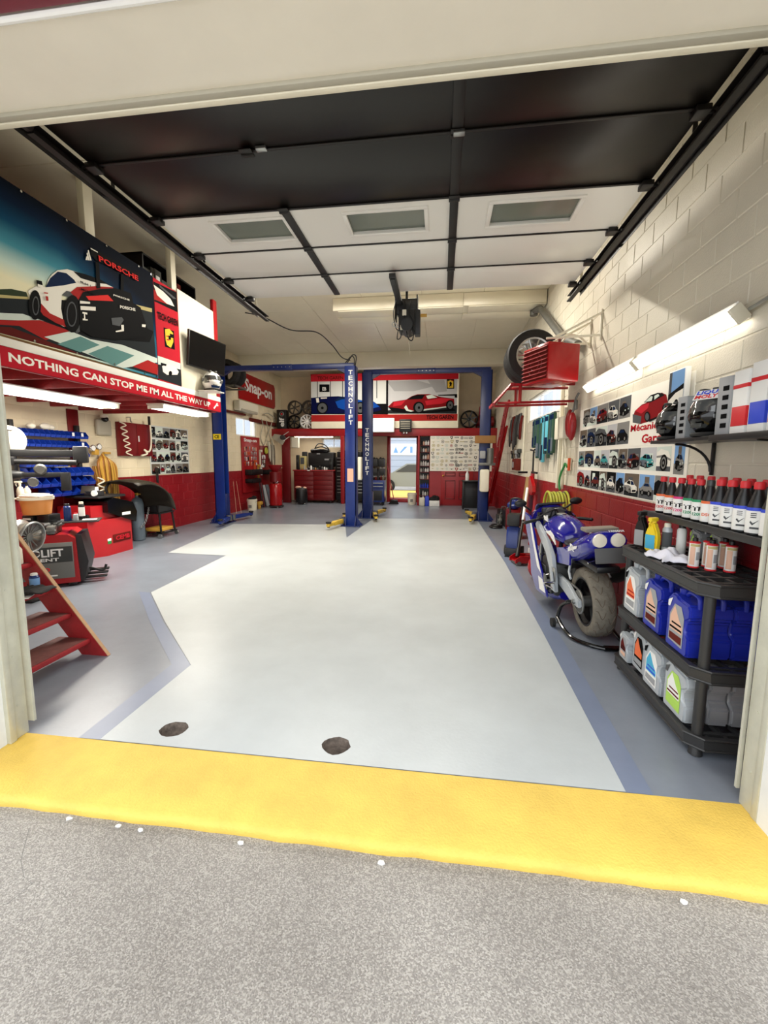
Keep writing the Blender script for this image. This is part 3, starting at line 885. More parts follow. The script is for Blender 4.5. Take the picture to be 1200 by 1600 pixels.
# facade band above the opening and trims round it
struct('trim_2', MB().rbox(-7, 3, 1.22, 1.64, 3.322, 4.3, 0.006).rbox(-7, 3, 1.19, 1.22, 3.5, 3.53, 0.004), 'maroon')
struct('trim_3', MB().rbox(OX0, OX1, 2.08, 2.112, 3.295, 3.322, 0.004), 'cream')
struct('trim_4', MB().rbox(OX0, OX1, 2.045, 2.08, 3.3, 3.322, 0.006), 'beige_plastic')
t5 = MB().cyl((OX0, 1.662, 3.325), (OX1, 1.662, 3.325), 0.014, n=10)
struct('trim_5', t5, 'white_gloss')
# jamb linings: white face outside, metal angle, guide channel inside
for i, (x, s, k_) in enumerate(((OX0, 1, 2.4), (OX1, -1, 1.0))):
    struct('trim_%d' % (6 + i * 2), MB().box(min(x, x + s * 0.012), max(x, x + s * 0.012), 1.655, 1.99, 0, 3.3), 'jamb_white', smooth=0)
    a = MB().rbox(min(x, x + s * 0.016), max(x, x + s * 0.016 * k_), 1.99, 2.03, 0.0, 3.3, 0.006)
    a.rbox(min(x, x + s * 0.01), max(x, x + s * 0.01 * k_), 2.03, 2.115, 0.0, 3.3, 0.004)
    for z in (0.2, 0.5, 0.9, 1.4, 1.9, 2.5, 3.0):
        a.cyl((x + s * 0.008 * k_, 2.06, z), (x + s * (0.004 + 0.01 * k_), 2.06, z), 0.006, n=8)
    a.box(min(x, x + s * 0.016), max(x, x + s * 0.02 * k_), 2.13, 2.145, 0.06, 3.3)
    struct('trim_%d' % (7 + i * 2), a, 'metal_jamb')

# ceiling with sheets, boxed beams
ceiling = struct('ceiling', MB().box(XL - 0.2, XR + 0.2, 1.65, YB + 0.2, ZC + 0.012, ZC + 0.15), 'ceiling_white', smooth=0)
sheet0 = None
nx = 7
wx = (XR - XL) / nx
for i in range(nx):
    for j in range(6):
        y0, y1 = 2.12 + j * 2.405, 2.12 + (j + 1) * 2.405
        if sheet0 is None:
            sheet0 = build('ceiling_sheet', MB().rbox(-wx / 2 + 0.004, wx / 2 - 0.004, -1.198, 1.198, 0, 0.012, 0.003, seg=1), 'ceiling_white', ceiling, (XL + wx * (i + .5), (y0 + y1) / 2, ZC))
        else:
            o = sheet0.copy()
            COL.objects.link(o)
            o.location = (XL + wx * (i + .5), (y0 + y1) / 2, ZC)
struct('trim_10', MB().rbox(XL, XR, 12.96, 13.3, 4.36, ZC, 0.015), 'ceiling_white')
bx = struct('trim_11', MB().box(-2.2, XR - 0.02, 8.72, 9.5, 4.56, ZC - 0.001), 'ceiling_white', smooth=0)
for i, (a, b) in enumerate(((-2.2, -0.9), (-0.9, 0.35), (0.35, XR - 0.02))):
    build('fascia_board', MB().rbox(a + .004, b - .004, 8.695, 8.718, 4.562, 4.795, 0.004), 'ceiling_white', bx)
    build('soffit_board', MB().rbox(a + .004 + .1, b - .004, 8.7, 9.1, 4.54, 4.558, 0.004), 'ceiling_white', bx)
    build('soffit_board', MB().rbox(a + .004, b - .004, 9.108, 9.5, 4.54, 4.558, 0.004), 'ceiling_white', bx)

# windows
def window(n, axis, wall_c, b0, b1, z0, z1, mull):
    """Frame, bars and pane in a wall opening."""
    fr = MB()
    pane = MB()
    w = 0.045

    def bxx(p0, p1, q0, q1, t, dst, r=0.006):
        if axis == 'x':
            dst.rbox(wall_c - t, wall_c + t, p0, p1, q0, q1, r)
        else:
            dst.rbox(p0, p1, wall_c - t, wall_c + t, q0, q1, r)
    bxx(b0, b1, z0, z0 + w, 0.05, fr)
    bxx(b0, b1, z1 - w, z1, 0.05, fr)
    bxx(b0, b0 + w, z0, z1, 0.05, fr)
    bxx(b1 - w, b1, z0, z1, 0.05, fr)
    o = struct('window_%d' % n, fr, 'white_gloss')
    for mpos in mull:
        mm = MB()
        bxx(mpos - 0.015, mpos + 0.015, z0 + w, z1 - w, 0.02, mm)
        build('mullion', mm, 'white_gloss', o)
    bxx(b0 + w, b1 - w, z0 + w, z1 - w, 0.004, pane, 0.001)
    build('pane', pane, 'window_glass', o)
    return o


window(1, 'x', XR + 0.08, *RW, (8.2, 9.15))
window(2, 'x', XL - 0.08, *LW, (13.4,))
window(3, 'y', YB + 0.08, *BW, (-4.2,))

# doorway at the back: frame, threshold, what lies outside
d2 = MB()
for x0, x1, z0, z1 in ((-2.08, -1.97, 0, 2.6), (-0.96, -0.84, 0, 2.6), (-2.08, -0.84, 2.47, 2.6), (-2.0, -0.93, 0, 0.14)):
    d2.rbox(x0, x1, YB - 0.06, YB + 0.24, z0, z1, 0.008)
struct('door_2', d2, 'red_paint')
struct('ground_yard', MB().box(-12, 9, YB + 0.2, 34, -0.2, 0.02), 'asphalt')
struct('trim_12', MB().rbox(-3.4, 0.8, 16.9, 20.6, 0.02, 0.16, 0.03), 'yellow_paint')
hs = MB().box(-14, 12, 27, 27.4, 0, 6)
house = struct('wall_yard', hs, 'exterior_wall')
for i in range(14):
    build('siding_board', MB().rbox(-9, 6, 26.97, 26.998, 0.4 + i * 0.4, 0.78 + i * 0.4, 0.008, seg=1), 'exterior_wall', house)

# ================================================================== OVERHEAD DOOR
DZ = 3.66
door = struct('door_1', MB().rbox(OX0 + 0.02, OX1 - 0.02, 2.3, 2.94 - 0.006, DZ, DZ + 0.045, 0.006), 'dark_panel')
secs = [(2.946, 3.604, 'dark_panel'), (3.616, 4.244, 'door_white'), (4.256, 4.844, 'door_white'), (4.856, 5.44, 'door_white')]
WIN = [(-1.99, -1.37), (-0.83, -0.18), (0.36, 1.03)]
for y0, y1, mt in secs:
    p = MB()
    if mt == 'door_white' and y0 < 4:
        xs = [OX0 + 0.02] + [v for w in WIN for v in w] + [OX1 - 0.02]
        p.box(xs[0], xs[-1], y0, 3.73, DZ, DZ + 0.045).box(xs[0], xs[-1], 4.06, y1, DZ, DZ + 0.045)
        for i in range(0, len(xs), 2):
            p.box(xs[i], xs[i + 1], 3.73, 4.06, DZ, DZ + 0.045)
    else:
        p.rbox(OX0 + 0.02, OX1 - 0.02, y0, y1, DZ, DZ + 0.045, 0.005)
    pn = build('door_section', p, mt, door)
    if mt == 'door_white' and y0 < 4:
        for a, b in WIN:
            f = MB()
            for q in ((a - .03, b + .03, 3.70, 3.735), (a - .03, b + .03, 4.055, 4.09), (a - .03, a + .005, 3.73, 4.06), (b - .005, b + .03, 3.73, 4.06)):
                f.rbox(*q, DZ - 0.012, DZ + 0.01, 0.004)
            build('window_frame', f, 'door_white', pn)
            build('window_pane', MB().box(a, b, 3.73, 4.06, DZ + 0.02, DZ + 0.028), 'glass', pn)
for y in (2.94, 3.61, 4.25, 4.85):
    build('joint_strip', MB().rbox(OX0 + .02, OX1 - .02, y - 0.011, y + 0.011, DZ - 0.008, DZ + 0.002, 0.003), 'track_black', door)
for x, y0 in ((-1.31, 3.62), (0.055, 2.3)):
    yy = [y for y in (2.3, 2.95, 3.62, 4.26, 4.86, 5.43) if y >= y0 - .01]
    for a, b in zip(yy[:-1], yy[1:]):
        build('stile', MB().rbox(x - 0.034, x + 0.034, a, b - 0.02, DZ - 0.018, DZ - 0.001, 0.003), 'track_black', door)
for y in (2.94, 3.61, 4.25, 4.85):
    for x in (-1.31, 0.055):
        h = MB().rbox(x - 0.042, x + 0.042, y - 0.05, y + 0.03, DZ - 0.024, DZ - 0.016, 0.003).cyl((x - 0.04, y, DZ - 0.024), (x + 0.04, y, DZ - 0.024), 0.009, n=8)
        build('hinge', h, 'track_black', door)
build('latch_clip', MB().rbox(-1.24, -1.17, 2.9, 2.94, DZ - 0.02, DZ, 0.004), 'steel', door)
build('latch_clip', MB().rbox(0.03, 0.1, 2.9, 2.94, DZ - 0.035, DZ - 0.02, 0.004), 'steel', door)
build('lift_bracket', MB().rbox(-0.1, 0.1, 2.24, 2.32, DZ - 0.03, DZ + 0.03, 0.006), 'track_black', door)
for s, xt in ((-1, OX0 - 0.045), (1, OX1 + 0.045)):
    for y in (2.35, 2.94, 3.61, 4.25, 4.85, 5.4):
        r = MB().cyl((xt, y, DZ - 0.025), (xt - s * 0.13, y, DZ - 0.025), 0.008, n=8)
        r.cyl((xt - 0.012, y, DZ - 0.025), (xt + 0.012, y, DZ - 0.025), 0.024, n=14)
        r.rbox(min(xt - s * 0.05, xt - s * 0.13), max(xt - s * 0.05, xt - s * 0.13), y - 0.045, y + 0.045, DZ - 0.04, DZ - 0.004, 0.006)
        build('roller', r, 'track_black', door)
for s, x, yend, lab in ((-1, OX0 - 0.045, 6.15, 'black steel door track hung beside the mezzanine'), (1, OX1 + 0.045, 5.85, 'black steel door track along the painted block wall')):
    t = T('door_track', lab, 'track', (x, 2.2, DZ - 0.06), world=True)
    c = MB()
    # rolled channel: back, lips top and bottom
    c.box(x + s * 0.022 - 0.002, x + s * 0.022 + 0.002, 2.55, yend, DZ - 0.058, DZ + 0.008)
    c.box(x - 0.024, x + 0.024, 2.55, yend, DZ - 0.06, DZ - 0.056).box(x - 0.024, x + 0.024, 2.55, yend, DZ + 0.006, DZ + 0.01)
    c.box(x - s * 0.024 - 0.002, x - s * 0.024 + 0.002, 2.55, yend, DZ - 0.06, DZ - 0.045)
    build('channel', c, 'track_black', t)
    curve = [(x, 2.55 - 0.38 * math.sin(a), DZ - 0.025 - 0.38 * (1 - math.cos(a))) for a in [PI / 2 * i / 8 for i in range(9)]]
    build('bend', MB().tube(curve, 0.03, 6), 'track_black', t)
    g = MB()
    xo = x + s * 0.06
    g.box(min(xo, xo + s * .04), max(xo, xo + s * .04), 2.4, yend - 0.1, DZ + 0.012, DZ + 0.017).box(xo + s * .04 - .002, xo + s * .04 + .002, 2.4, yend - 0.1, DZ - 0.03, DZ + 0.017)
    build('angle_iron', g, 'track_black', t)
    for y in (3.3, 4.6, yend - 0.25):
        build('hanger', MB().box(xo - 0.015, xo + 0.015, y - 0.002, y + 0.002, DZ + 0.0, ZC).box(min(x, xo) - .01, max(x, xo) + .02, y - .02, y + .02, DZ + 0.008, DZ + 0.014), 'track_black' if y < 5 else 'offwhite_plastic', t)

# door opener
t = T('door_opener', 'black overhead door opener with dangling cables under the raised door', 'door opener', (-0.45, 5.6, 3.2), world=True)
build('rail', MB().rbox(-0.595, -0.525, 4.78, 5.62, 3.56, 3.61, 0.006).rbox(-0.585, -0.535, 4.8, 5.5, 3.545, 3.56, 0.003), 'black_plastic', t)
build('housing', MB().rbox(-0.57, -0.36, 5.56, 5.78, 3.24, 3.50, 0.02).rbox(-0.6, -0.34, 5.6, 5.76, 3.46, 3.64, 0.015), 'black', t)
build('motor', MB().cyl((-0.46, 5.5, 3.3), (-0.46, 5.82, 3.3), 0.075, n=18).rbox(-0.37, -0.3, 5.58, 5.72, 3.2, 3.5, 0.01), 'black_plastic', t)
build('drive_shaft', MB().cyl((-0.34, 5.64, 3.44), (-0.22, 5.64, 3.44), 0.02, n=12), 'hose_gold', t)
build('junction_plate', MB().rbox(-0.545, -0.47, 5.545, 5.56, 3.25, 3.31, 0.006).rbox(-0.52, -0.47, 5.545, 5.56, 3.42, 3.49, 0.004), 'offwhite_plastic', t)
build('bracket', MB().box(-0.62, -0.605, 5.6, 5.75, 3.4, 3.68).box(-0.35, -0.335, 5.6, 5.75, 3.3, 3.68).box(-0.5, -0.48, 5.55, 5.56, 3.3, 3.6), 'track_black', t)
cb = MB().tube(bez([(-0.6, 5.56, 3.6), (-0.63, 5.55, 3.45), (-0.6, 5.56, 3.28), (-0.55, 5.55, 3.24)]), 0.006)
cb.tube(bez([(-0.57, 5.54, 3.24), (-0.58, 5.53, 3.14), (-0.54, 5.53, 3.15), (-0.52, 5.54, 3.24)]), 0.006)
cb.tube(bez([(-0.47, 5.54, 3.25), (-0.44, 5.53, 3.14), (-0.39, 5.53, 3.12), (-0.37, 5.54, 3.25)]), 0.007)
cb.tube(bez([(-0.41, 5.55, 3.6), (-0.43, 5.54, 3.45), (-0.38, 5.54, 3.35), (-0.39, 5.55, 3.22)]), 0.006)
build('cable', cb, 'black', t)
build('cable', MB().tube(bez([(-0.57, 5.55, 3.3), (-0.63, 5.54, 3.34), (-0.64, 5.54, 3.3), (-0.56, 5.55, 3.28)]), 0.005), 'steel', t)
build('hanger', MB().box(-0.49, -0.46, 5.64, 5.67, 3.63, ZC), 'track_black', t)
build('pull_cord', MB().cyl((-0.46, 5.68, 3.25), (-0.43, 5.7, 2.98), 0.003, n=6), 'cream', t)

# ================================================================== MEZZANINE (left)
MX, MY0, MY1 = -4.0, 2.12, 7.5
mez = struct('mezzanine_platform', MB().box(XL, MX - 0.05, MY0, MY1, 2.58, 2.64), 'red_wood')
build('fascia_beam', MB().rbox(MX - 0.05, MX - 0.012, MY0, MY1, 2.48, 2.74, 0.004), 'red_paint', mez)
build('fascia_stripe', MB().rbox(MX - 0.012, MX, MY0, MY1, 2.665, 2.745, 0.002), 'white', mez)
build('fascia_stripe', MB().rbox(MX - 0.012, MX, MY0, MY1, 2.485, 2.662, 0.002), 'print_red', mez)
build('lettering', MB().text("NOTHING CAN STOP ME I'M ALL THE WAY UP", (MX, 3.62, 2.535), (0, 1, 0), (0, 0, 1), 3.52, 0.085, 0.002), 'white', mez)
wr = MB()
wr.prism([(7.24, 2.53), (7.27, 2.515), (7.36, 2.585), (7.40, 2.575), (7.42, 2.60), (7.385, 2.605), (7.40, 2.635), (7.36, 2.63), (7.34, 2.605)], (MX, 0, 0), (0, 1, 0), (0, 0, 1), (0.002, 0, 0))
build('wrench_emblem', wr, 'white', mez)
for i in range(9):
    build('joist', MB().rbox(XL + 0.01, MX - 0.055, 3.0 + i * 0.55, 3.045 + i * 0.55, 2.47, 2.579, 0.004), 'red_wood', mez)
build('support_post', MB().rbox(XL + 0.004, XL + 0.029, 6.6, 6.82, 0, 2.47, 0.004), 'red_deep', mez)
build('corner_post', MB().rbox(MX - 0.06, MX, 7.38, 7.5, 2.75, 4.4, 0.006), 'red_paint', mez)
build('railing_post', MB().rbox(MX - 0.14, MX - 0.06, 4.72, 4.86, 2.65, ZC, 0.006), 'offwhite_plastic', mez)
build('railing_post', MB().rbox(MX - 0.14, MX - 0.06, 6.3, 6.42, 2.65, ZC, 0.006), 'offwhite_plastic', mez)
build('back_board', MB().box(MX - 0.055, MX - 0.03, MY0, MY1 - 0.12, 2.745, 4.1), 'plywood', mez)

# the big racing poster
m = mat('sky_poster', (30, 80, 110), 0.65, spec=0.04)
nt = m.node_tree
geo = nt.nodes.new('ShaderNodeNewGeometry')
sep = nt.nodes.new('ShaderNodeSeparateXYZ')
nt.links.new(geo.outputs['Position'], sep.inputs[0])
mp = nt.nodes.new('ShaderNodeMapRange')
mp.inputs['From Min'].default_value, mp.inputs['From Max'].default_value = 3.3, 4.15
nt.links.new(sep.outputs['Z'], mp.inputs['Value'])
ad = nt.nodes.new('ShaderNodeMapRange')
ad.inputs['From Min'].default_value, ad.inputs['From Max'].default_value = 4.3, 5.8
ad.inputs['To Max'].default_value = 0.55
nt.links.new(sep.outputs['Y'], ad.inputs['Value'])
sm = nt.nodes.new('ShaderNodeMath')
nt.links.new(mp.outputs[0], sm.inputs[0])
nt.links.new(ad.outputs[0], sm.inputs[1])
rp = nt.nodes.new('ShaderNodeValToRGB')
e = rp.color_ramp.elements
e[0].position, e[0].color = 0.0, (*lin((232, 226, 190)), 1)
e[1].position, e[1].color = 1.0, (*lin((3, 10, 24)), 1)
for p, c in ((0.16, (190, 212, 200)), (0.36, (70, 140, 156)), (0.6, (14, 66, 96)), (0.82, (6, 28, 52))):
    q = e.new(p)
    q.color = (*lin(c), 1)
nt.links.new(sm.outputs[0], rp.inputs['Fac'])
nt.links.new(rp.outputs['Color'], nt.nodes['Principled BSDF'].inputs['Base Color'])

t = T('racing_poster', 'large dark teal poster of a white racing car on a track, above the slogan fascia', 'poster', (MX, 4.3, 2.75), world=True)
build('sheet', MB().box(MX - 0.024, MX - 0.006, 2.3, 5.785, 2.77, 4.17), 'sky_poster', t, smooth=0)
clip = lambda data, y0, y1, z0, z1: [(m_, [(min(max(a, y0), y1), min(max(b, z0), z1)) for a, b in pp]) for m_, pp in data]
picture('printed_picture', t, clip(POSTER_TRACK, 2.3, 5.783, 2.772, 4.168), (MX - 0.006, 0, 0), (0, 1, 0), (0, 0, 1))
tx = MB().text('PORSCHE', (MX + 0.016, 4.8, 3.915), (0, 0.67, 0.035), (0, -0.08, 1), 0.66, 0.062, 0.001)
tx.text('PORSCHE', (MX + 0.016, 4.99, 3.60), (0, 0.3, 0.04), (0, 0, 1), 0.28, 0.02, 0.001, 1)
tx.text('PORSCHE', (MX + 0.016, 5.09, 3.49), (0, 0.3, 0.06), (0, 0, 1), 0.28, 0.036, 0.001, 1)
tx.text('Mobil 1', (MX + 0.016, 4.505, 3.565), (0, 0.3, 0.02), (0, 0, 1), 0.14, 0.02, 0.001, 2)
tx.text('MICHELIN', (MX + 0.016, 4.51, 3.49), (0, 0.3, 0.02), (0, 0, 1), 0.2, 0.022, 0.001, 2)
build('printed_lettering', tx, ['light_red', 'white_print', 'ink_black'], t)
for y in (3.0, 3.9, 4.4, 4.95, 5.5, 5.74):
    for z in (2.79, 4.15):
        build('grommet', MB().cyl((MX - 0.006, y, z), (MX + 0.004, y, z), 0.011, n=10), 'chrome', t)

t = T('crest_poster', 'narrow red poster with a gold crest and two small car photos', 'poster', (MX, 6.06, 2.75), world=True)
build('sheet', MB().box(MX - 0.024, MX - 0.006, 5.79, 6.33, 2.75, 4.13), 'print_red', t, smooth=0)
picture('printed_picture', t, clip(POSTER_CREST, 5.792, 6.328, 2.752, 4.128), (MX - 0.006, 0, 0), (0, 1, 0), (0, 0, 1))
build('printed_lettering', MB().text('TECH GAREN', (MX + 0.004, 5.83, 3.6), (0, 1, 0.06), (0, 0, 1), 0.48, 0.095, 0.001), 'ink_black', t)

one('wall_panel', MB().rbox(MX - 0.024, MX - 0.004, 6.34, 7.375, 2.745, 4.19, 0.003), 'cream', 'plain cream board carrying the television beside the crest poster', 'panel', (MX, 6.85, 2.745), world=True)

t = T('television', 'black flat television tilted on an arm over the cream board', 'television', (MX + 0.1, 7.0, 3.1), world=True)
mt = Matrix.Translation((MX + 0.12, 6.9, 3.36)) @ Matrix.Rotation(-0.1, 4, 'Z') @ Matrix.Rotation(0.1, 4, 'Y')
build('screen_body', MB().rbox(-0.02, 0.02, -0.48, 0.48, -0.27, 0.27, 0.008).xf(mt), 'black', t)
build('screen', MB().box(0.02, 0.022, -0.465, 0.465, -0.25, 0.258).xf(mt), 'screen', t)
build('mount_arm', MB().box(MX - 0.004, MX + 0.02, 6.83, 6.97, 3.27, 3.47).tube([(MX + 0.01, 6.9, 3.37), (MX + 0.1, 6.9, 3.37)], 0.02), 'black', t)

# helmet ------------------------------------------------------------
def helmet(name, label, loc, rz, shell, trim, group=None, scale=1.0):
    """Full-face helmet facing local -Y: shell, visor, chin bar, vents."""
    t = T(name, label, 'helmet', loc, rz, group)
    s = scale
    sh = MB()
    n, k = 24, 14
    rings = []
    for j in range(k + 1):
        th = -0.95 + (PI / 2 + 0.95) * j / k
        rings.append(th)
    for th in rings:
        for i in range(n):
            a = 2 * PI * i / n
            x, y, z = 0.125 * math.cos(th) * math.cos(a), 0.155 * math.cos(th) * math.sin(a), 0.14 * math.sin(th)
            if y < 0 and z < 0.0:
                y *= 1.12
            if z < -0.04:
                x *= 0.95
            sh.v.append((x * s, y * s, (z + 0.125) * s))
    for j in range(k):
        for i in range(n):
            sh.f.append((j * n + i, j * n + (i + 1) % n, (j + 1) * n + (i + 1) % n, (j + 1) * n + i))
            sh.m.append(0)
    sh.f.append(tuple(range(n)))
    sh.m.append(0)
    build('shell', sh, shell, t, smooth=60)
    vz = MB()
    cols = 15
    for j in range(6):
        th = -0.22 + 0.72 * j / 5
        for i in range(cols):
            a = -PI / 2 - 1.15 + 2.3 * i / (cols - 1)
            f = 1.035
            x, y, z = 0.125 * f * math.cos(th) * math.cos(a), 0.155 * f * math.cos(th) * math.sin(a) * (1.06 if th < 0.05 else 1.0), 0.14 * f * math.sin(th)
            vz.v.append((x * s, y * s, (z + 0.125) * s))
    for j in range(5):
        for i in range(cols - 1):
            a = j * cols + i
            vz.f.append((a, a + 1, a + cols + 1, a + cols))
            vz.m.append(0)
    build('visor', vz, 'visor', t, smooth=60)
    v = MB().rbox(-0.03 * s, 0.03 * s, -0.176 * s, -0.165 * s, 0.045 * s, 0.07 * s, 0.004)
    v.rbox(-0.05 * s, -0.02 * s, -0.1 * s, -0.05 * s, 0.245 * s, 0.262 * s, 0.004).rbox(0.02 * s, 0.05 * s, -0.1 * s, -0.05 * s, 0.245 * s, 0.262 * s, 0.004)
    build('vent', v, trim, t)
    rim = MB().tube([(0.1 * s * math.cos(2 * PI * i / 20), (0.125 * s if math.sin(2 * PI * i / 20) > 0 else 0.14 * s) * math.sin(2 * PI * i / 20), 0.012 * s) for i in range(20)], 0.012 * s, 6, closed=True)
    build('neck_roll', rim, 'rubber', t)
    pv = MB()
    for sx in (-1, 1):
        pv.cyl((0.118 * sx * s, -0.03 * s, 0.14 * s), (0.135 * sx * s, -0.03 * s, 0.14 * s), 0.026 * s, n=14)
    build('visor_pivot', pv, trim, t)
    return t


h = helmet('motorcycle_helmet', 'white and silver full face helmet below the television', (MX + 0.17, 6.92, 2.765), 0.75, 'white_gloss', 'dull_metal', None, 1.2)
one('helmet_ledge', MB().rbox(MX + 0.0, MX + 0.3, 6.76, 7.08, 2.75, 2.764, 0.004).box(MX, MX + 0.01, 6.8, 7.04, 2.69, 2.75), 'white', 'small white ledge under the white and silver helmet', 'shelf', (MX + 0.15, 6.92, 2.75), world=True)
h2 = MB().prism([(-.06, .03), (.06, .03), (.08, .06), (-.07, .07)], (0, -0.214, 0), (1, 0, 0), (0, 0, 1), (0, -0.003, 0))
build('chin_decal', h2, 'ink_navy', h)

# storage on the mezzanine: dark shelf with boxes
t = T('storage_shelf', 'dark storage shelf of cartons standing on the mezzanine', 'shelf', (-4.6, 6.8, 2.641), world=True)
sf = MB()
for z in (2.66, 3.3, 3.75, 4.15, 4.55):
    sf.box(-4.85, -4.3, 6.0, 7.35, z, z + 0.025)
for y in (6.0, 6.66, 7.325):
    sf.box(-4.85, -4.3, y, y + 0.025, 2.641, 4.575)
sf.box(-4.87, -4.85, 6.0, 7.35, 2.641, 4.575)
build('carcass', sf, 'black', t)
r = random.Random(5)
for z in (3.776, 4.176):
    y = 6.05
    while y < 7.2:
        w = r.uniform(0.08, 0.2)
        if not (y < 6.66 < y + w or y < 6.686 < y + w):
            hgt = r.uniform(0.16, 0.3)
            b = one('carton', MB().rbox(-4.7, -4.32, y, y + w - 0.01, z, z + hgt, 0.004).box(-4.32, -4.3195, y + w * .2, y + w * .7, z + hgt * .3, z + hgt * .7, 1),
                    [r.choice(['dark_sign', 'ink_brown', 'ink_grey']), 'label_white'], 'small carton on the dark mezzanine shelf', 'box', (-4.5, y + w / 2, z), group='cartons on the mezzanine shelf', world=True)
        else:
            y = 6.69
            continue
        y += w

# ================================================================== LEFT BAY
def strip_light(name, label, loc, ln, axis, tubes=2, power=0.0, w=0.26, group=None, face=None):
    """Fluorescent fixture: tray, sockets, tubes, with its own light. face: emitting direction."""
    t = T(name, label, 'light', loc, 0, group)
    along = Vector((1, 0, 0)) if axis == 'x' else Vector((0, 1, 0))
    face = Vector(face or (0, 0, -1)).normalized()
    side = along.cross(face)
    tr = MB()
    R = Matrix((along, side, face)).transposed().to_4x4()
    tr.prism([(-w / 2, 0.0), (w / 2, 0.0), (w / 2, 0.012), (w / 4, 0.04), (-w / 4, 0.04), (-w / 2, 0.012)], (-ln / 2, 0, -0.04), (0, 1, 0), (0, 0, 1), (ln, 0, 0))
    build('tray', tr.xf(R), 'white_gloss', t)
    for e in (-1, 1):
        b = MB().rbox(e * ln / 2 - 0.012, e * ln / 2 + 0.012, -w * 0.42, w * 0.42, -0.042, 0.04, 0.004)
        build('end_cap', b.xf(R), 'offwhite_plastic', t)
    for k in range(tubes):
        y = 0 if tubes == 1 else -w / 4 + (w / 2) * k / (tubes - 1)
        tb = MB().cyl((-ln / 2 + 0.02, y, 0.025), (ln / 2 - 0.02, y, 0.025), 0.017, n=10)
        build('tube', tb.xf(R), 'lamp_white', t)
    if power:
        a = area('lamp_light', Vector(loc) + face * 0.06, 0.2, 0.2, power)
        m3 = Matrix((along, side * 1.0, -face)).transposed()
        if m3.determinant() < 0:
            m3 = Matrix((along, -side, -face)).transposed()
        a.rotation_euler = m3.to_euler()
        a.data.size, a.data.size_y = ln * 0.94, w * 0.5
        a.parent = t
        a.location = face * 0.055
        a.name = 'light_source'
    return t


strip_light('strip_light', 'wide fluorescent fixture under the mezzanine nearest the bin rack', (-4.95, 5.0, 2.42), 1.9, 'y', 2, 60, 0.4)
strip_light('strip_light', 'fluorescent fixture tucked under the far end of the mezzanine', (-4.3, 6.75, 2.43), 1.3, 'y', 2, 40, 0.3)
for k, (x, y) in enumerate(((-2.2, 7.25), (-0.2, 7.25))):
    strip_light('ceiling_light', ['fluorescent ceiling fixture above the raised door, mezzanine side', 'fluorescent ceiling fixture above the raised door, block wall side'][k], (x, y, ZC - 0.045), 1.7, 'x', 2, 100, 0.3, 'ceiling fixtures')
strip_light('ceiling_light', 'added fill lamp out of view behind the white ceiling beam', (-2.4, 13.7, ZC - 0.045), 2.4, 'x', 2, 75, 0.3, 'ceiling fixtures')  # added lamp, hidden by the beam, to brighten the back storey

# rack of blue bins -------------------------------------------------
t = T('bin_rack', 'dark steel louvre rack on the wall carrying rows of blue bins', 'rack', (-6.2, 6.2, 1.1), world=True)
for y in (5.56, 6.72):
    build('upright', MB().rbox(-6.27, -6.2, y - 0.03, y + 0.03, 1.05, 2.2, 0.005), 'black_plastic', t)
for k in range(7):
    build('rail', MB().rbox(-6.2, -6.185, 5.5, 6.8, 2.02 - k * 0.155, 2.05 - k * 0.155, 0.003), 'black_plastic', t)


def bin_mesh(w, d, h):
    b = MB()
    # open bin: sloped front lip, walls with thickness
    prof = [(0, 0), (d * 0.9, 0), (d, h * 0.35), (d * 0.8, h * 0.62), (d * 0.55, h), (0, h)]
    b.prism(prof, (0, 0, 0), (1, 0, 0), (0, 0, 1), (0, 0.004, 0)).prism(prof, (0, w - 0.004, 0), (1, 0, 0), (0, 0, 1), (0, 0.004, 0))
    b.box(0, d * 0.9, 0, w, 0, 0.004).box(0, 0.004, 0, w, 0, h)
    b.prism([(d * 0.9, 0), (d, h * 0.35), (d * 0.97, h * 0.37), (d * 0.88, 0.004)], (0, 0, 0), (1, 0, 0), (0, 0, 1), (0, w, 0))
    b.rbox(d * 0.92, d * 0.99, 0.01, w - 0.01, h * 0.3, h * 0.36, 0.002)
    return b


rows = [(2.02, 13, 0.085, 0.12, 0.115), (1.865, 13, 0.085, 0.12, 0.11), (1.71, 13, 0.085, 0.12, 0.11), (1.555, 8, 0.085, 0.12, 0.11), (1.40, 9, 0.125, 0.18, 0.14), (1.245, 8, 0.14, 0.21, 0.14), (1.09, 5, 0.18, 0.24, 0.135)]
for ri, (z, n, w, d, h) in enumerate(rows):
    small = ri < 4
    lab = ('small blue plastic bin in the ' + ['top', 'second', 'third', 'fourth'][ri] + ' row of the wall rack') if small else \
        ('large blue plastic bin in the ' + ['upper', 'middle', 'bottom'][ri - 4] + ' row of deep bins')
    first = None
    for i in range(n):
        y = (5.86 if ri == 6 else 5.6) + i * (w + 0.006)
        if first is None:
            first = T('storage_bin', lab, 'bin', (-6.183, y, z - 0.05), 0, 'blue bins on the wall rack')
            build('body', bin_mesh(w, d, h), 'bin_blue', first)
        else:
            b = copy_tree(first, None, (-6.183, y, z - 0.05))
        if (ri, i) in ((0, 9), (0, 11), (1, 11), (6, 4)):
            tgt = first if i == 0 else b
            build('label_card', MB().box(d + 0.001, d + 0.003, 0.02, w - 0.02, h * 0.3, h * 0.8), 'label_white', tgt)
one('white_cap', MB().ball((0, 0, 0.04), (0.06, 0.06, 0.045)).cyl((0, 0, 0), (0, 0, 0.03), 0.03), 'offwhite_plastic', 'white plastic cap lying on the top row of blue bins', 'cap', (-6.12, 5.78, 2.083))
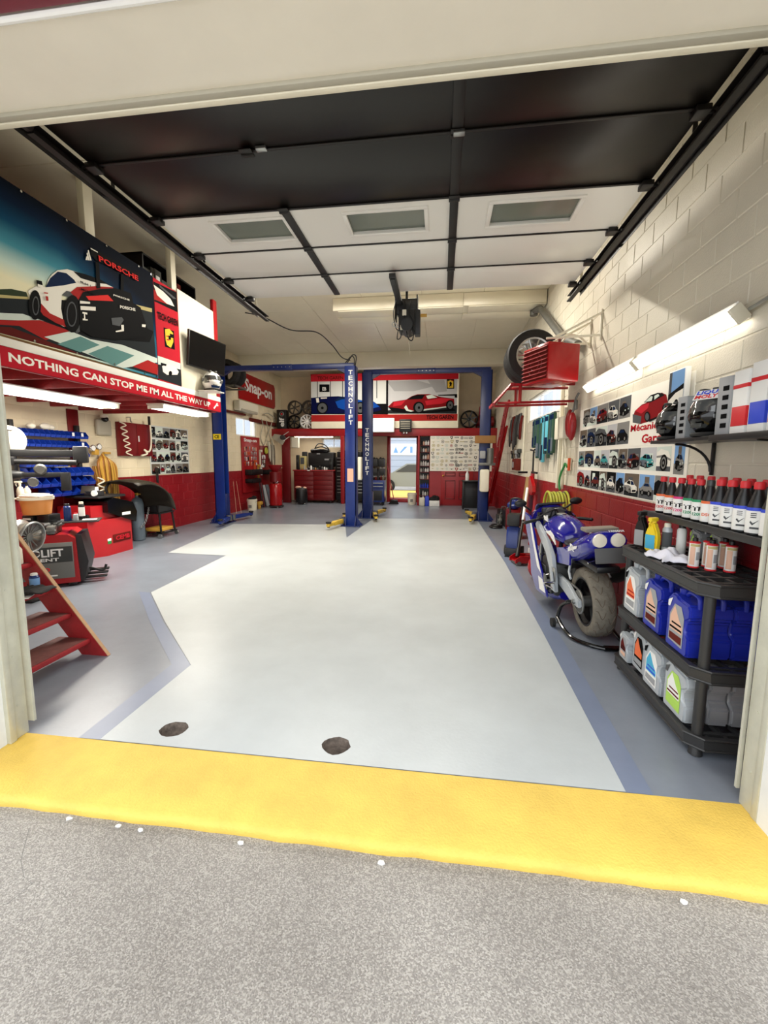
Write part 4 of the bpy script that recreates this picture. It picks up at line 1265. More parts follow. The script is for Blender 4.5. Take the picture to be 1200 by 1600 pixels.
one('parts_bag', MB().ball((0, 0, 0.05), (0.04, 0.1, 0.05), 10).ball((0, 0.1, 0.04), (0.04, 0.06, 0.04), 10), 'frost_bottle', 'clear bag of small parts on the top row of bins', 'bag', (-6.12, 6.02, 2.083))

# tyre changer -------------------------------------------------------
TCX, TCY = -4.95, 5.25
t = T('tire_changer', 'red tire changer with a grey sign and black helper arms', 'tire changer', (TCX, TCY, 0), world=True)
bd = MB()
bd.prism([(-5.55, 0.05), (-4.64, 0.05), (-4.66, 0.62), (-4.74, 0.68), (-5.5, 0.68), (-5.57, 0.62)], (0, 4.86, 0), (1, 0, 0), (0, 0, 1), (0, 0.72, 0))
build('body', bd, 'red_machine', t)
build('foot', MB().rbox(-5.5, -5.4, 4.9, 5.0, 0, 0.05, .01).rbox(-4.78, -4.68, 4.9, 5.0, 0, 0.05, .01).rbox(-4.78, -4.68, 5.45, 5.55, 0, 0.05, .01).rbox(-5.5, -5.4, 5.45, 5.55, 0, 0.05, .01), 'black', t)
sg = build('sign', MB().rbox(-5.42, -4.69, 4.845, 4.862, 0.12, 0.58, 0.004), 'grey_sign', t)
build('sign_band', MB().box(-5.41, -4.70, 4.842, 4.846, 0.33, 0.53), 'dark_sign', sg)
tx = MB().text('TECHNOLIFT', (-5.55, 4.842, 0.41), (1, 0, 0), (0, 0, 1), 0.76, 0.095, 0.002)
tx.text('EQUIPMENT', (-5.4, 4.842, 0.35), (1, 0, 0), (0, 0, 1), 0.56, 0.04, 0.002)
tx.text('000', (-5.12, 4.845, 0.22), (1, 0, 0), (0, 0, 1), 0.18, 0.05, 0.002, 1)
tx.box(-5.1, -4.87, 4.843, 4.845, 0.155, 0.172)
build('sign_lettering', tx, ['label_white', 'label_red'], sg)
gd = MB().prism([(0, 0.06), (0.06, 0.05), (0.12, 0.3), (0.06, 0.66), (0, 0.66)], (-4.66, 4.9, 0), (1, 0, 0), (0, 0, 1), (0, 0.55, 0))
build('side_guard', gd, 'black_plastic', t)
pd = MB()
for i in range(3):
    pd.rbox(-4.66, -4.36, 5.0 + i * 0.13, 5.08 + i * 0.13, 0.05 + 0.02 * i, 0.075 + 0.02 * i, 0.01)
pd.tube(bez([(-4.55, 5.0, 0.2), (-4.4, 4.98, 0.15), (-4.36, 5.0, 0.22)]), 0.016)
build('pedal', pd, 'black', t)
tt = MB().lathe([(0.04, 0.68), (0.1, 0.69), (0.1, 0.76), (0.26, 0.765), (0.26, 0.785), (0.03, 0.79)], (-5.08, 5.2, 0), 24)
build('turntable', tt, 'dull_metal', t)
for k in range(4):
    a = k * PI / 2 + 0.5
    j = MB().rbox(0.08, 0.27, -0.035, 0.035, 0.785, 0.82, 0.006)
    build('clamp_jaw', j.xf(Matrix.Translation((-5.08, 5.2, 0)) @ Matrix.Rotation(a, 4, 'Z')), 'steel', t)
cl = MB().rbox(-4.95, -4.86, 4.86, 4.99, 0.69, 0.79, 0.01).rbox(-5.25, -5.12, 4.86, 4.99, 0.69, 0.79, 0.01).cyl((-5.25, 4.87, 0.735), (-4.85, 4.87, 0.735), 0.012)
build('clamp_block', cl, 'dull_metal', t)
build('tray', MB().rbox(-4.8, -4.4, 4.95, 5.28, 0.81, 0.83, 0.006).rbox(-4.9, -4.86, 4.98, 5.27, 0.68, 0.81, 0.004), 'dark_sign', t)
build('column', MB().rbox(-5.75, -5.6, 5.55, 5.75, 0.0, 2.0, 0.02), 'black', t)
arms = MB().rbox(-5.6, -4.62, 5.2, 5.28, 1.66, 1.75, 0.012).rbox(-4.66, -4.5, 5.16, 5.3, 1.58, 1.8, 0.015)
build('upper_arm', arms, 'black_plastic', t)
build('middle_arm', MB().cyl((-5.4, 5.16, 1.6), (-4.62, 5.16, 1.585), 0.036, n=14).rbox(-5.36, -5.26, 5.12, 5.2, 1.55, 1.66, 0.01), 'black_plastic', t)
build('lower_arm', MB().rbox(-5.4, -4.72, 5.1, 5.18, 1.4, 1.46, 0.012).rbox(-4.8, -4.7, 5.09, 5.19, 1.22, 1.46, 0.012).ball((-5.28, 5.14, 1.43), (0.14, 0.06, 0.06)), 'black_plastic', t)
build('screw_post', MB().cyl((-5.31, 5.14, 1.5), (-5.31, 5.14, 1.98), 0.022, n=12).rbox(-5.37, -5.25, 5.12, 5.16, 1.97, 2.0, 0.006), 'chrome', t)
build('guard_disc', MB().lathe([(0.001, 0), (0.17, 0), (0.19, 0.012), (0.001, 0.02)], (-5.33, 5.24, 1.86), 24, axis='y'), 'offwhite_plastic', t)
t.location = (-5.1, 5.0, 0)
t.rotation_euler = (0, 0, 0.6)


def on_changer(a, b, z):
    """A spot on the turned tire changer."""
    return (-5.1 + a * math.cos(0.6) - b * math.sin(0.6), 5.0 + a * math.sin(0.6) + b * math.cos(0.6), z)


build('roller_cone', MB().lathe([(0.05, 0), (0.07, 0.02), (0.03, 0.06), (0.02, 0.06)], (-5.0, 5.08, 1.5), 16, axis='y').lathe([(0.05, 0), (0.06, 0.02), (0.03, 0.05), (0.02, 0.05)], (-5.08, 5.06, 1.34), 16, axis='y'), 'dull_metal', t)

t = T('alloy_wheel_rim', 'grey alloy rim standing in front of the tire changer sign', 'wheel', (-4.76, 4.3, 0.74))
build('barrel', MB().lathe([(0.2, -0.1), (0.225, -0.09), (0.2, -0.05), (0.2, 0.05), (0.225, 0.09), (0.2, 0.1), (0.19, 0.08), (0.19, -0.08)], (0, 0, 0), 28, axis='x', caps=False), 'alloy', t)
build('rim_bolts', MB().torus((0.1, 0, 0), 0.205, 0.012, 'x', 28, 6), 'steel', t)
spk = MB()
for i in range(14):
    a = 2 * PI * i / 14
    spk.cyl((0.04, 0.04 * math.cos(a), 0.04 * math.sin(a)), (0.06, 0.195 * math.cos(a), 0.195 * math.sin(a)), 0.012, 0.01, 6)
spk.lathe([(0.055, 0.02), (0.055, 0.06), (0.03, 0.07)], (0, 0, 0), 16, axis='x')
build('spokes', spk, 'dull_metal', t)
t.rotation_euler = (0, 0.12, 0.12)
t.scale = (0.85, 0.85, 0.85)
one('wheel_stand', MB().rbox(-0.18, 0.18, -0.16, 0.16, 0, 0.03, .006).cyl((0, 0, 0.03), (0, 0, 0.5), 0.03).lathe([(0.1, 0.5), (0.12, 0.52), (0.1, 0.53)], n=16), 'black', 'low black pedestal holding the grey alloy rim', 'stand', (-4.76, 4.3, 0))


def tub(loc):
    t = T('plastic_tub', 'clear tub of orange paste with a white lid tray on the tire changer', 'tub', loc)
    build('body', MB().lathe([(0.145, 0), (0.15, 0.01), (0.175, 0.2), (0.17, 0.2), (0.14, 0.012)], n=28), 'orange_liquid', t)
    build('rim', MB().lathe([(0.175, 0.19), (0.19, 0.19), (0.192, 0.225), (0.172, 0.225)], n=28, caps=False), 'cream', t)
    build('handle', MB().tube([(-0.19 - 0.04 * math.sin(PI * i / 8), 0.0 + 0.12 * math.cos(PI * i / 8), 0.2) for i in range(9)], 0.012, 6), 'cream', t)
    build('lid_tray', MB().rbox(-0.13, 0.16, -0.12, 0.1, 0.228, 0.252, 0.008).rbox(-0.1, 0.13, -0.1, 0.08, 0.252, 0.266, 0.006), 'label_white', t)
    return t


one('black_case', MB().rbox(-0.16, 0.0, -0.09, 0.1, 0, 0.085, 0.012).rbox(0.02, 0.2, -0.06, 0.12, 0, 0.1, 0.012).rbox(-0.14, -0.03, -0.095, -0.088, 0.03, 0.055, 0.002, 1), ['black', 'label_white'], 'black tool case under the orange tub', 'case', on_changer(-0.13, -0.05, 0.821))
tub(on_changer(-0.14, -0.06, 0.922))


def spray_bottle(loc, label, body, head, rz=0.0, h=0.2, group=None):
    t = T('spray_bottle', label, 'bottle', loc, rz, group)
    build('body', MB().lathe([(0.04, 0), (0.045, 0.01), (0.045, h * 0.6), (0.03, h * 0.82), (0.016, h * 0.88), (0.016, h)], n=18), body, t)
    build('trigger_head', MB().cyl((0, 0, h), (0, 0, h + 0.03), 0.018).rbox(-0.06, 0.03, -0.014, 0.014, h + 0.025, h + 0.055, 0.006).tube([(-0.035, 0, h + 0.03), (-0.045, 0, h), (-0.035, 0, h - 0.02)], 0.006), head, t)
    return t


def aerosol(loc, label, body, cap, band=None, h=0.18, r=0.032, group=None):
    t = T('aerosol_can', label, 'can', loc, 0, group)
    build('body', MB().lathe([(r - .002, 0), (r, 0.004), (r, h * 0.82), (r * 0.75, h * 0.88), (r * 0.7, h * 0.9)], n=18), body, t)
    build('cap', MB().lathe([(r * 0.72, h * 0.885), (r * 0.72, h), (r * 0.6, h * 1.03)], n=16), cap, t)
    if band:
        build('label_band', MB().lathe([(r + .0008, h * 0.2), (r + .0012, h * 0.22), (r + .0012, h * 0.7), (r + .0008, h * 0.72)], n=18, caps=False), band, t)
    return t


spray_bottle((-5.95, 5.365, 1.061), 'white spray bottle with white trigger above the tub', 'offwhite_plastic', 'offwhite_plastic', 0.6, 0.2)
spray_bottle((-5.95, 5.465, 1.061), 'frosted spray bottle with black trigger below the bins', 'frost_bottle', 'black', 0.4, 0.18)
one('wall_ledge', MB().rbox(-6.28, -5.85, 5.28, 5.525, 1.04, 1.06, 0.005).box(-6.28, -6.26, 5.4, 5.42, 0.85, 1.04), 'red_deep', 'red wall ledge with the two spray bottles', 'shelf', (-6.0, 5.45, 1.04), world=True)
aerosol(on_changer(0.2, -0.2, 0.831), 'navy bottle standing on the tire changer tray', 'navy_bottle', 'black', None, 0.22, 0.042)
aerosol(on_changer(0.34, -0.1, 0.831), 'white and black spray can on the tire changer tray', 'black', 'offwhite_plastic', 'label_white', 0.23, 0.036)
aerosol(on_changer(0.29, -0.23, 0.831), 'short silver can between the bottles on the tray', 'jug_silver', 'label_red', None, 0.1, 0.03)
one('tray_papers', MB().rbox(-0.08, 0.08, -0.04, 0.04, 0, 0.012, 0.003), 'label_white', 'folded white paper at the end of the tire changer tray', 'paper', on_changer(0.44, -0.22, 0.831), 0.6)

# wheel balancer -------------------------------------------------------
t = T('wheel_balancer', 'red wheel balancer with a black sloped top and dark emblem plate', 'wheel balancer', (-5.85, 6.6, 0), world=True)
bd = MB()
# cabinet with chamfered front corner
bd.prism([(-6.22, 6.2), (-5.7, 6.2), (-5.56, 6.42), (-5.56, 7.02), (-6.22, 7.02)], (0, 0, 0), (1, 0, 0), (0, 1, 0), (0, 0, 0.62))
bd.prism([(6.2, 0.62), (7.02, 0.62), (7.02, 0.7), (6.7, 0.72), (6.5, 0.86), (6.2, 0.86)], (-6.22, 0, 0), (0, 1, 0), (0, 0, 1), (0.6, 0, 0))
build('cabinet', bd, 'red_machine', t)
build('knob', MB().lathe([(0.035, 0), (0.035, -0.03), (0.02, -0.04)], (-5.82, 6.2, 0.72), 14, axis='y').lathe([(0.035, 0), (0.035, -0.03), (0.02, -0.04)], (-5.68, 6.2, 0.70), 14, axis='y'), 'black', t)
build('head', MB().prism([(6.45, 0.74), (7.1, 0.5), (7.14, 0.68), (7.05, 0.86), (6.6, 0.98), (6.45, 0.92)], (-6.04, 0, 0), (0, 1, 0), (0, 0, 1), (0.52, 0, 0)), 'black_gloss', t)
build('tool_tray', MB().rbox(-6.18, -5.55, 6.3, 6.92, 0.98, 1.02, 0.015).rbox(-5.85, -5.6, 6.35, 6.5, 1.02, 1.1, 0.01), 'black_plastic', t)
dp = MB().rbox(-0.1, 0.1, -0.012, 0.012, 0, 0.14, 0.008).xf(Matrix.Translation((-5.8, 6.36, 1.06)) @ Matrix.Rotation(0.35, 4, 'Z') @ Matrix.Rotation(-0.5, 4, 'X'))
build('display', dp, 'brown_hood', t)
build('round_gauge', MB().lathe([(0.05, 0), (0.05, -0.03), (0.045, -0.035)], (-5.63, 6.33, 1.07), 18, axis='y'), 'label_white', t)
bp = build('emblem_plate', MB().rbox(-5.56, -5.552, 6.56, 6.98, 0.2, 0.34, 0.003), 'kerb_dark', t)
build('emblem', MB().text('CEMB', (-5.552, 6.62, 0.235), (0, 1, 0), (0, 0, 1), 0.33, 0.075, 0.003), 'print_red', bp)
build('flag_sticker', MB().box(-5.56, -5.555, 6.44, 6.52, 0.2, 0.25).box(-5.56, -5.555, 6.44, 6.52, 0.25, 0.29, 1), ['green', 'label_white'], t)
build('head_sticker', MB().prism(rect(-0.1, 0.1, -0.025, 0.025), (-5.516, 6.86, 0.68), (0, 1, 0), (0, 0, 1), (0.003, 0, 0)), 'label_white', t)
build('spindle', MB().cyl((-5.9, 7.1, 0.78), (-5.9, 7.42, 0.78), 0.022).lathe([(0.09, 0), (0.09, 0.03), (0.04, 0.04)], (-5.9, 7.12, 0.78), 20, axis='y'), 'chrome', t)
hood = MB()
nn = 12
for i in range(nn + 1):
    a = -0.25 + 1.75 * i / nn
    y, z = 7.2 + 0.9 * math.sin(a) * 0.95, 0.62 + 0.62 * math.cos(a)
    for x, dz in ((-6.1, -0.05), (-6.0, 0.0), (-5.72, 0.03), (-5.45, 0.0), (-5.35, -0.06)):
        hood.v.append((x, y, z + dz))
for i in range(nn):
    for j in range(4):
        a = i * 5 + j
        hood.f.append((a, a + 1, a + 6, a + 5))
        hood.m.append(0)
ho = build('wheel_hood', hood, 'brown_hood', t, smooth=40)
sm = ho.modifiers.new('thickness', 'SOLIDIFY')
sm.thickness = 0.02
build('hood_arm', MB().tube(bez([(-6.0, 7.05, 0.95), (-6.0, 7.0, 1.1), (-6.0, 7.1, 1.2)]), 0.022), 'black', t)

# gas cylinder cart with welder --------------------------------------
t = T('welding_cart', 'black welder on a small wheeled cart with an amber pad', 'welder', (-5.9, 8.3, 0), world=True)
build('frame', MB().tube([(-6.15, 8.05, 0.1), (-5.7, 8.05, 0.1), (-5.7, 8.55, 0.1), (-6.15, 8.55, 0.1)], 0.018, closed=True).tube([(-5.72, 8.07, 0.1), (-5.8, 8.1, 0.9)], 0.02).tube([(-5.72, 8.53, 0.1), (-5.8, 8.5, 0.9)], 0.02).rbox(-6.15, -5.72, 8.05, 8.55, 0.5, 0.53, 0.006), 'black', t)
build('welder_body', MB().rbox(-6.1, -5.74, 8.08, 8.52, 0.53, 0.9, 0.02), 'black_plastic', t)
build('amber_pad', MB().rbox(-6.1, -5.74, 8.1, 8.5, 0.13, 0.2, 0.01), 'hose_gold', t)
for y in (8.02, 8.58):
    build('wheel', MB().lathe([(0.05, -0.02), (0.1, -0.025), (0.1, 0.025), (0.05, 0.02)], (-6.12, y, 0.1), 20, axis='y'), 'rubber', t)
    build('caster', MB().lathe([(0.02, -0.014), (0.045, -0.014), (0.045, 0.014), (0.02, 0.014)], (-5.72, y, 0.045), 16, axis='y'), 'steel', t)
t = T('gas_cylinder', 'grey gas cylinder chained beside the welder', 'gas cylinder', (-6.02, 7.8, 0))
build('body', MB().lathe([(0.1, 0), (0.115, 0.02), (0.115, 0.74), (0.09, 0.83), (0.03, 0.88), (0.03, 0.91)], n=24), 'tank_grey', t)
build('valve', MB().rbox(-0.03, 0.03, -0.02, 0.02, 0.91, 0.96, 0.006).cyl((0, 0, 0.935), (0.08, 0, 0.935), 0.012), 'hose_gold', t)
ch = MB()
for i in range(14):
    f = i / 13
    p = Vector((0.12 + 0.02 * math.sin(PI * f), -0.09 + 0.26 * f, 0.28 + 0.36 * f - 0.06 * math.sin(PI * f)))
    ch.torus(p, 0.018, 0.005, 'x' if i % 2 else 'y', 10, 5)
build('chain', ch, 'steel', t)
one('welding_mask', MB().ball((0, 0, 0.1), (0.11, 0.13, 0.12)).rbox(0.07, 0.12, -0.08, 0.08, 0.03, 0.12, 0.02), 'red_deep', 'dark red welding mask resting on top of the black welder', 'mask', (-6.0, 8.35, 0.921))
one('torch_bracket', MB().rbox(-0.02, 0.02, -0.02, 0.02, 0, 1.4, .006).rbox(-0.03, 0.06, -0.04, 0.04, 1.34, 1.43, .01).rbox(-0.06, 0.06, -0.06, 0.06, 0, 0.02, .004), 'black', 'black torch holder standing behind the red mask', 'holder', (-6.2, 8.72, 0.0))

# hose bundle with two gauges ------------------------------------------
t = T('hose_bundle', 'brown and gold gas hoses hanging on the wall under two gauges', 'hose', (-6.2, 7.2, 0.7), world=True)
r = random.Random(11)
for i in range(11):
    y = 7.0 + 0.042 * i
    top = 1.72 - 0.05 * abs(i - 4) * 0.3
    w = r.uniform(-0.03, 0.03)
    pts = [(-6.2, 7.22 + (y - 7.2) * 0.3, top), (-6.12, y + w * 0.4, top - 0.12), (-6.12, y + 0.03 + w, 1.2), (-6.14, y + 0.05, 0.75 + r.uniform(0, 0.1)), (-6.2, y + 0.07, 1.0), (-6.22, y, 1.5)]
    build('hose', MB().tube(bez(pts, 6), 0.02, 7), 'hose_gold' if i % 3 else 'hose_brown', t)
for y in (6.98, 7.12):
    gq = build('gauge', MB().lathe([(0.06, 0), (0.06, 0.03), (0.055, 0.035)], (-6.2, y, 1.82 + (y - 6.98) * .2), 20, axis='x'), 'chrome', t)
    build('dial', MB().lathe([(0.045, 0.0351), (0.045, 0.037), (0.001, 0.037)], (-6.2, y, 1.82 + (y - 6.98) * .2), 20, axis='x'), 'label_white', gq)
build('regulator', MB().rbox(-6.24, -6.16, 7.0, 7.1, 1.7, 1.8, 0.01).rbox(-6.26, -6.2, 7.28, 7.42, 1.72, 1.76, 0.006), 'hose_gold', t)

# wall items -----------------------------------------------------------
t = T('wall_dispenser', 'grey plastic wall unit with a dark domed camera on top', 'wall unit', (-6.28, 7.3, 2.05), world=True)
build('case', MB().rbox(-6.285, -6.2, 7.16, 7.5, 2.06, 2.36, 0.04, seg=3), 'beige_plastic', t)
build('camera_dome', MB().ball((-6.17, 7.3, 2.36), (0.06, 0.06, 0.055)), 'black_gloss', t)
build('camera_base', MB().lathe([(0.07, 0.0), (0.07, 0.05), (0.04, 0.06)], (-6.19, 7.3, 2.38), 16), 'offwhite_plastic', t)
t = T('wall_cabinet', 'dark red sheet metal cabinet on the white block wall', 'cabinet', (-6.28, 8.1, 1.69), world=True)
build('body', MB().rbox(-6.285, -6.2, 7.68, 8.62, 1.69, 2.35, 0.008), 'red_deep', t)
build('door', MB().rbox(-6.2, -6.188, 7.7, 8.14, 1.71, 2.33, 0.004), 'red_deep', t)
build('door', MB().rbox(-6.2, -6.188, 8.15, 8.6, 1.71, 2.33, 0.004), 'red_deep', t)
build('handle', MB().rbox(-6.188, -6.17, 8.17, 8.19, 1.98, 2.1, 0.004), 'label_white', t)


def zigzag(x, y, z0, z1, n, amp, lean=0.0):
    return bez([(x + 0.03 * (i % 2), y + (amp if i % 2 else -amp) + lean * i, z0 + (z1 - z0) * i / n) for i in range(n + 1)], 4)


one('coil_hose', MB().tube(zigzag(-6.14, 7.68, 2.34, 1.7, 11, 0.06, 0.012), 0.012, 6), 'cream', 'cream coiled air hose zigzagging down beside the red wall cabinet', 'hose', (-6.14, 7.7, 2.0), world=True)
one('coil_hose', MB().tube(zigzag(-6.1, 7.0, 1.3, 0.9, 6, 0.06, 0.0), 0.014, 6), 'cream', 'cream coiled air hose hanging behind the wheel balancer', 'hose', (-6.1, 7.0, 1.1), world=True)
one('air_line', MB().tube(bez([(-6.12, 8.45, 2.52), (-6.12, 8.48, 2.2), (-6.12, 8.46, 1.9), (-6.1, 8.35, 1.78), (-6.12, 8.25, 1.82), (-6.1, 8.3, 1.74), (-6.12, 8.15, 1.7)]), 0.017, 8).rbox(-6.14, -6.1, 8.43, 8.47, 2.34, 2.52, 0.006, 1), ['cream', 'black'], 'cream air line dropping in front of the red wall cabinet', 'hose', (-6.12, 8.4, 2.0), world=True)
one('pipe_hook', MB().tube([(-6.28, 8.0, 2.46), (-6.2, 8.0, 2.46), (-6.2, 8.0, 2.38), (-6.17, 8.0, 2.36)], 0.012, 6), 'steel', 'small steel pipe hook on the wall above the red cabinet', 'hook', (-6.25, 8.0, 2.4), world=True)



def mini_photo(rnd, a0, a1, z0, z1, color):
    """A small car photograph: backdrop, floor, body, cabin, wheels."""
    W, H = a1 - a0, z1 - z0
    back = rnd.choice(['ink_grey', 'pale_print', 'ink_mid', 'ink_sepia', 'ink_black', 'sky_print'] + (['ink_sky'] if color else []))
    flo = rnd.choice(['asphalt_print', 'ink_mid', 'ink_grey', 'pale_print'])
    body = rnd.choice(['white_print', 'ink_black', 'ink_sepia', 'pale_print', 'ink_grey'] + (['car_red', 'ink_teal', 'ink_navy', 'white_print', 'ink_brown', 'ink_mid'] if color else ['car_red', 'ink_brown']))
    if body == back:
        body = 'white_print' if back != 'white_print' else 'ink_black'
    P = lambda pts: [(a0 + W * x, z0 + H * y) for x, y in pts]
    fl = rnd.random() < 0.5
    F = lambda pts: P([(1 - x, y) for x, y in pts] if fl else pts)
    out = [(back, P(rect(0, 1, 0, 1))), (flo, P(rect(0, 1, 0, rnd.uniform(0.25, 0.42))))]
    dark = {'white_print': 'ink_mid', 'pale_print': 'ink_mid', 'car_red': 'kerb_dark', 'light_red': 'car_red', 'ink_teal': 'tank_grey', 'ink_orange': 'kerb_red', 'straw': 'ink_sepia', 'ink_navy': 'ink_black'}.get(body, 'ink_black')
    E = lambda cx, cy, rx, ry: [(cx + rx * math.cos(k * PI / 6), cy + ry * math.sin(k * PI / 6)) for k in range(12)]
    wall = rnd.choice(['ink_mid', 'ink_grey', 'ink_sepia', 'pale_print'])
    a = rnd.uniform(0.1, 0.6)
    out += [(wall, P(rect(a, a + 0.3, 0.4, rnd.uniform(0.7, 0.95)))), ('ink_black', P(rect(a + 0.05, a + 0.12, 0.5, 0.66)))]
    st = rnd.random()
    dx, sc = rnd.uniform(-0.08, 0.08), rnd.uniform(0.85, 1.12)
    G = lambda pts: F([(min(1, max(0, 0.5 + dx + (x - 0.5) * sc)), min(1, max(0, 0.42 + (y - 0.42) * sc))) for x, y in pts])
    if st < 0.6:      # three-quarter view
        out += [('ink_black', G([(0.02, 0.2), (0.4, 0.08), (0.85, 0.14), (0.99, 0.26), (0.9, 0.34), (0.1, 0.3)])),
                (body, G([(0.03, 0.3), (0.06, 0.45), (0.2, 0.52), (0.34, 0.7), (0.62, 0.74), (0.8, 0.62), (0.95, 0.56), (0.97, 0.32), (0.8, 0.2), (0.4, 0.14), (0.1, 0.18)])),
                (dark, G([(0.42, 0.16), (0.46, 0.42), (0.62, 0.47), (0.96, 0.46), (0.97, 0.32), (0.8, 0.2)])),
                ('ink_navy', G([(0.22, 0.52), (0.35, 0.68), (0.5, 0.69), (0.46, 0.5)])), ('ink_black', G([(0.5, 0.52), (0.53, 0.69), (0.63, 0.71), (0.78, 0.6), (0.76, 0.55)])),
                ('ink_black', G([(0.09, 0.22), (0.36, 0.18), (0.36, 0.28), (0.09, 0.31)])), ('pale_print', G([(0.05, 0.36), (0.13, 0.35), (0.14, 0.41), (0.07, 0.43)])), ('pale_print', G([(0.32, 0.33), (0.42, 0.32), (0.42, 0.39), (0.33, 0.39)])),
                ('ink_black', G(E(0.53, 0.2, 0.075, 0.14))), ('ink_mid', G(E(0.535, 0.2, 0.045, 0.09))), ('ink_black', G(E(0.87, 0.27, 0.055, 0.12))), ('ink_mid', G(E(0.875, 0.27, 0.03, 0.075)))]
    elif st < 0.78:   # side view
        out += [('ink_black', G([(0.06, 0.14), (0.95, 0.12), (0.95, 0.2), (0.06, 0.22)])),
                (body, G([(0.05, 0.2), (0.04, 0.42), (0.2, 0.52), (0.36, 0.7), (0.7, 0.72), (0.86, 0.55), (0.97, 0.48), (0.96, 0.2)])), (dark, G([(0.05, 0.2), (0.05, 0.3), (0.96, 0.3), (0.96, 0.2)])),
                ('ink_navy', G([(0.3, 0.54), (0.4, 0.67), (0.68, 0.68), (0.78, 0.54)])),
                ('ink_black', G(E(0.25, 0.22, 0.1, 0.15))), ('ink_mid', G(E(0.25, 0.22, 0.06, 0.09))), ('ink_black', G(E(0.77, 0.22, 0.1, 0.15))), ('ink_mid', G(E(0.77, 0.22, 0.06, 0.09)))]
    else:             # wheel and wing close up
        out += [(body, G([(0.0, 0.2), (0.0, 0.75), (0.3, 0.9), (0.8, 0.8), (1.0, 0.55), (1.0, 0.2)])), (dark, G([(0.0, 0.62), (0.5, 0.66), (1.0, 0.5), (1.0, 0.42), (0.5, 0.56), (0.0, 0.54)])),
                ('ink_black', G(E(0.55, 0.34, 0.26, 0.34))), ('ink_mid', G(E(0.55, 0.34, 0.17, 0.24))), ('ink_black', G(E(0.55, 0.34, 0.12, 0.17))), ('ink_mid', G(E(0.55, 0.34, 0.05, 0.07)))]
    return out


def photo_strip(parent, rnd, x, a0, a1, z0, z1, n, color, side):
    cuts = [0.0]
    for i in range(n):
        cuts.append(cuts[-1] + rnd.uniform(0.75, 1.25))
    for i in range(n):
        p0, p1 = a0 + (a1 - a0) * cuts[i] / cuts[-1], a0 + (a1 - a0) * cuts[i + 1] / cuts[-1]
        picture('photo_print', parent, mini_photo(rnd, p0 + 0.004, p1 - 0.004, z0, z1, color), (x, 0, 0), (0, 1, 0), (0, 0, 1), 0.0005, side)


t = T('photo_banner', 'sheet of four rows of dark car photographs on the left white wall', 'poster', (-6.28, 9.3, 1.3), world=True)
build('sheet', MB().box(-6.287, -6.276, 8.63, 10.08, 1.29, 2.36), 'print_white', t, smooth=0)
r = random.Random(21)
for k, (z0, z1, a0) in enumerate(((2.1, 2.33, 8.65), (1.83, 2.06, 8.65), (1.56, 1.79, 8.65), (1.3, 1.52, 8.65))):
    photo_strip(t, r, -6.276, a0, 10.05, z0, z1, 6, False, 1)

# red stair up to the mezzanine ----------------------------------------
t = T('red_stairs', 'worn red wooden steps climbing to the mezzanine', 'stairs', (-2.9, 2.7, 0), world=True)
for y in (3.08, 2.2):
    st = MB().prism([(-2.74, 0.0), (-2.98, 0.0), (-4.0, 1.33), (-4.0, 1.64)], (0, y, 0), (1, 0, 0), (0, 0, 1), (0, 0.035, 0))
    so = build('stringer', st, 'red_wood', t)
    build('bare_edge', MB().prism([(-2.738, 0.002), (-2.75, 0.002), (-3.99, 1.628), (-3.978, 1.636)], (0, y + 0.002, 0), (1, 0, 0), (0, 0, 1), (0, 0.031, 0)), 'wood_edge', so)
for i in range(7):
    z = 0.15 + 0.21 * i
    x = -2.9 - 0.163 * i
    tr = build('tread', MB().rbox(x - 0.27, x + 0.02, 2.236, 3.079, z - 0.04, z, 0.008), 'red_wood', t)
    build('worn_top', MB().rbox(x - 0.265, x + 0.005, 2.27, 3.06, z, z + 0.003, 0.001), 'brown_tread', tr)
aerosol((-3.3, 3.02, 0.574), 'small blue and white can on the red stairs', 'navy_bottle', 'label_white', 'ink_sky', 0.13, 0.034)
rg = MB()
for i in range(9):
    for j in range(7):
        rg.v.append((-0.14 + 0.035 * i, -0.1 + 0.034 * j, 0.012 + 0.03 * abs(math.sin(i * 1.7 + j * 0.9)) * (0.3 + 0.7 * math.sin(PI * i / 8))))
for i in range(8):
    for j in range(6):
        a = i * 7 + j
        rg.f.append((a, a + 1, a + 8, a + 7))
        rg.m.append(0)
rg2 = one('black_cloth', rg, 'rag_black', 'crumpled black cloth left on a red stair tread', 'cloth', (-3.2, 2.88, 0.588), 0.3, smooth=60)
rg2.modifiers.new('thickness', 'SOLIDIFY').thickness = 0.006
one('white_papers', MB().rbox(-0.1, 0.1, -0.08, 0.08, 0, 0.006, 0.002).rbox(-0.04, 0.12, -0.14, -0.02, 0.006, 0.01, 0.002), 'label_white', 'loose white papers on the red stair tread beside the cloth', 'paper', (-3.27, 2.84, 0.574), 0.5)
one('white_bottle', MB().lathe([(0.035, 0), (0.038, 0.01), (0.038, 0.12), (0.02, 0.15), (0.02, 0.17)], n=16), 'offwhite_plastic', 'plain white bottle standing higher on the red stairs', 'bottle', (-3.42, 3.0, 0.784))

# ================================================================== LIFTS
def column_text(mb, txt, x, y, ztop, ch, w, m=0):
    for i, c in enumerate(txt):
        hw = w * (0.3 if c == 'I' else 1.0)
        mb.text(c, (x - hw / 2, y, ztop - ch * (i + 1) + 0.02), (1, 0, 0), (0, 0, 1), hw, ch * 0.78, 0.003, m)
    return mb


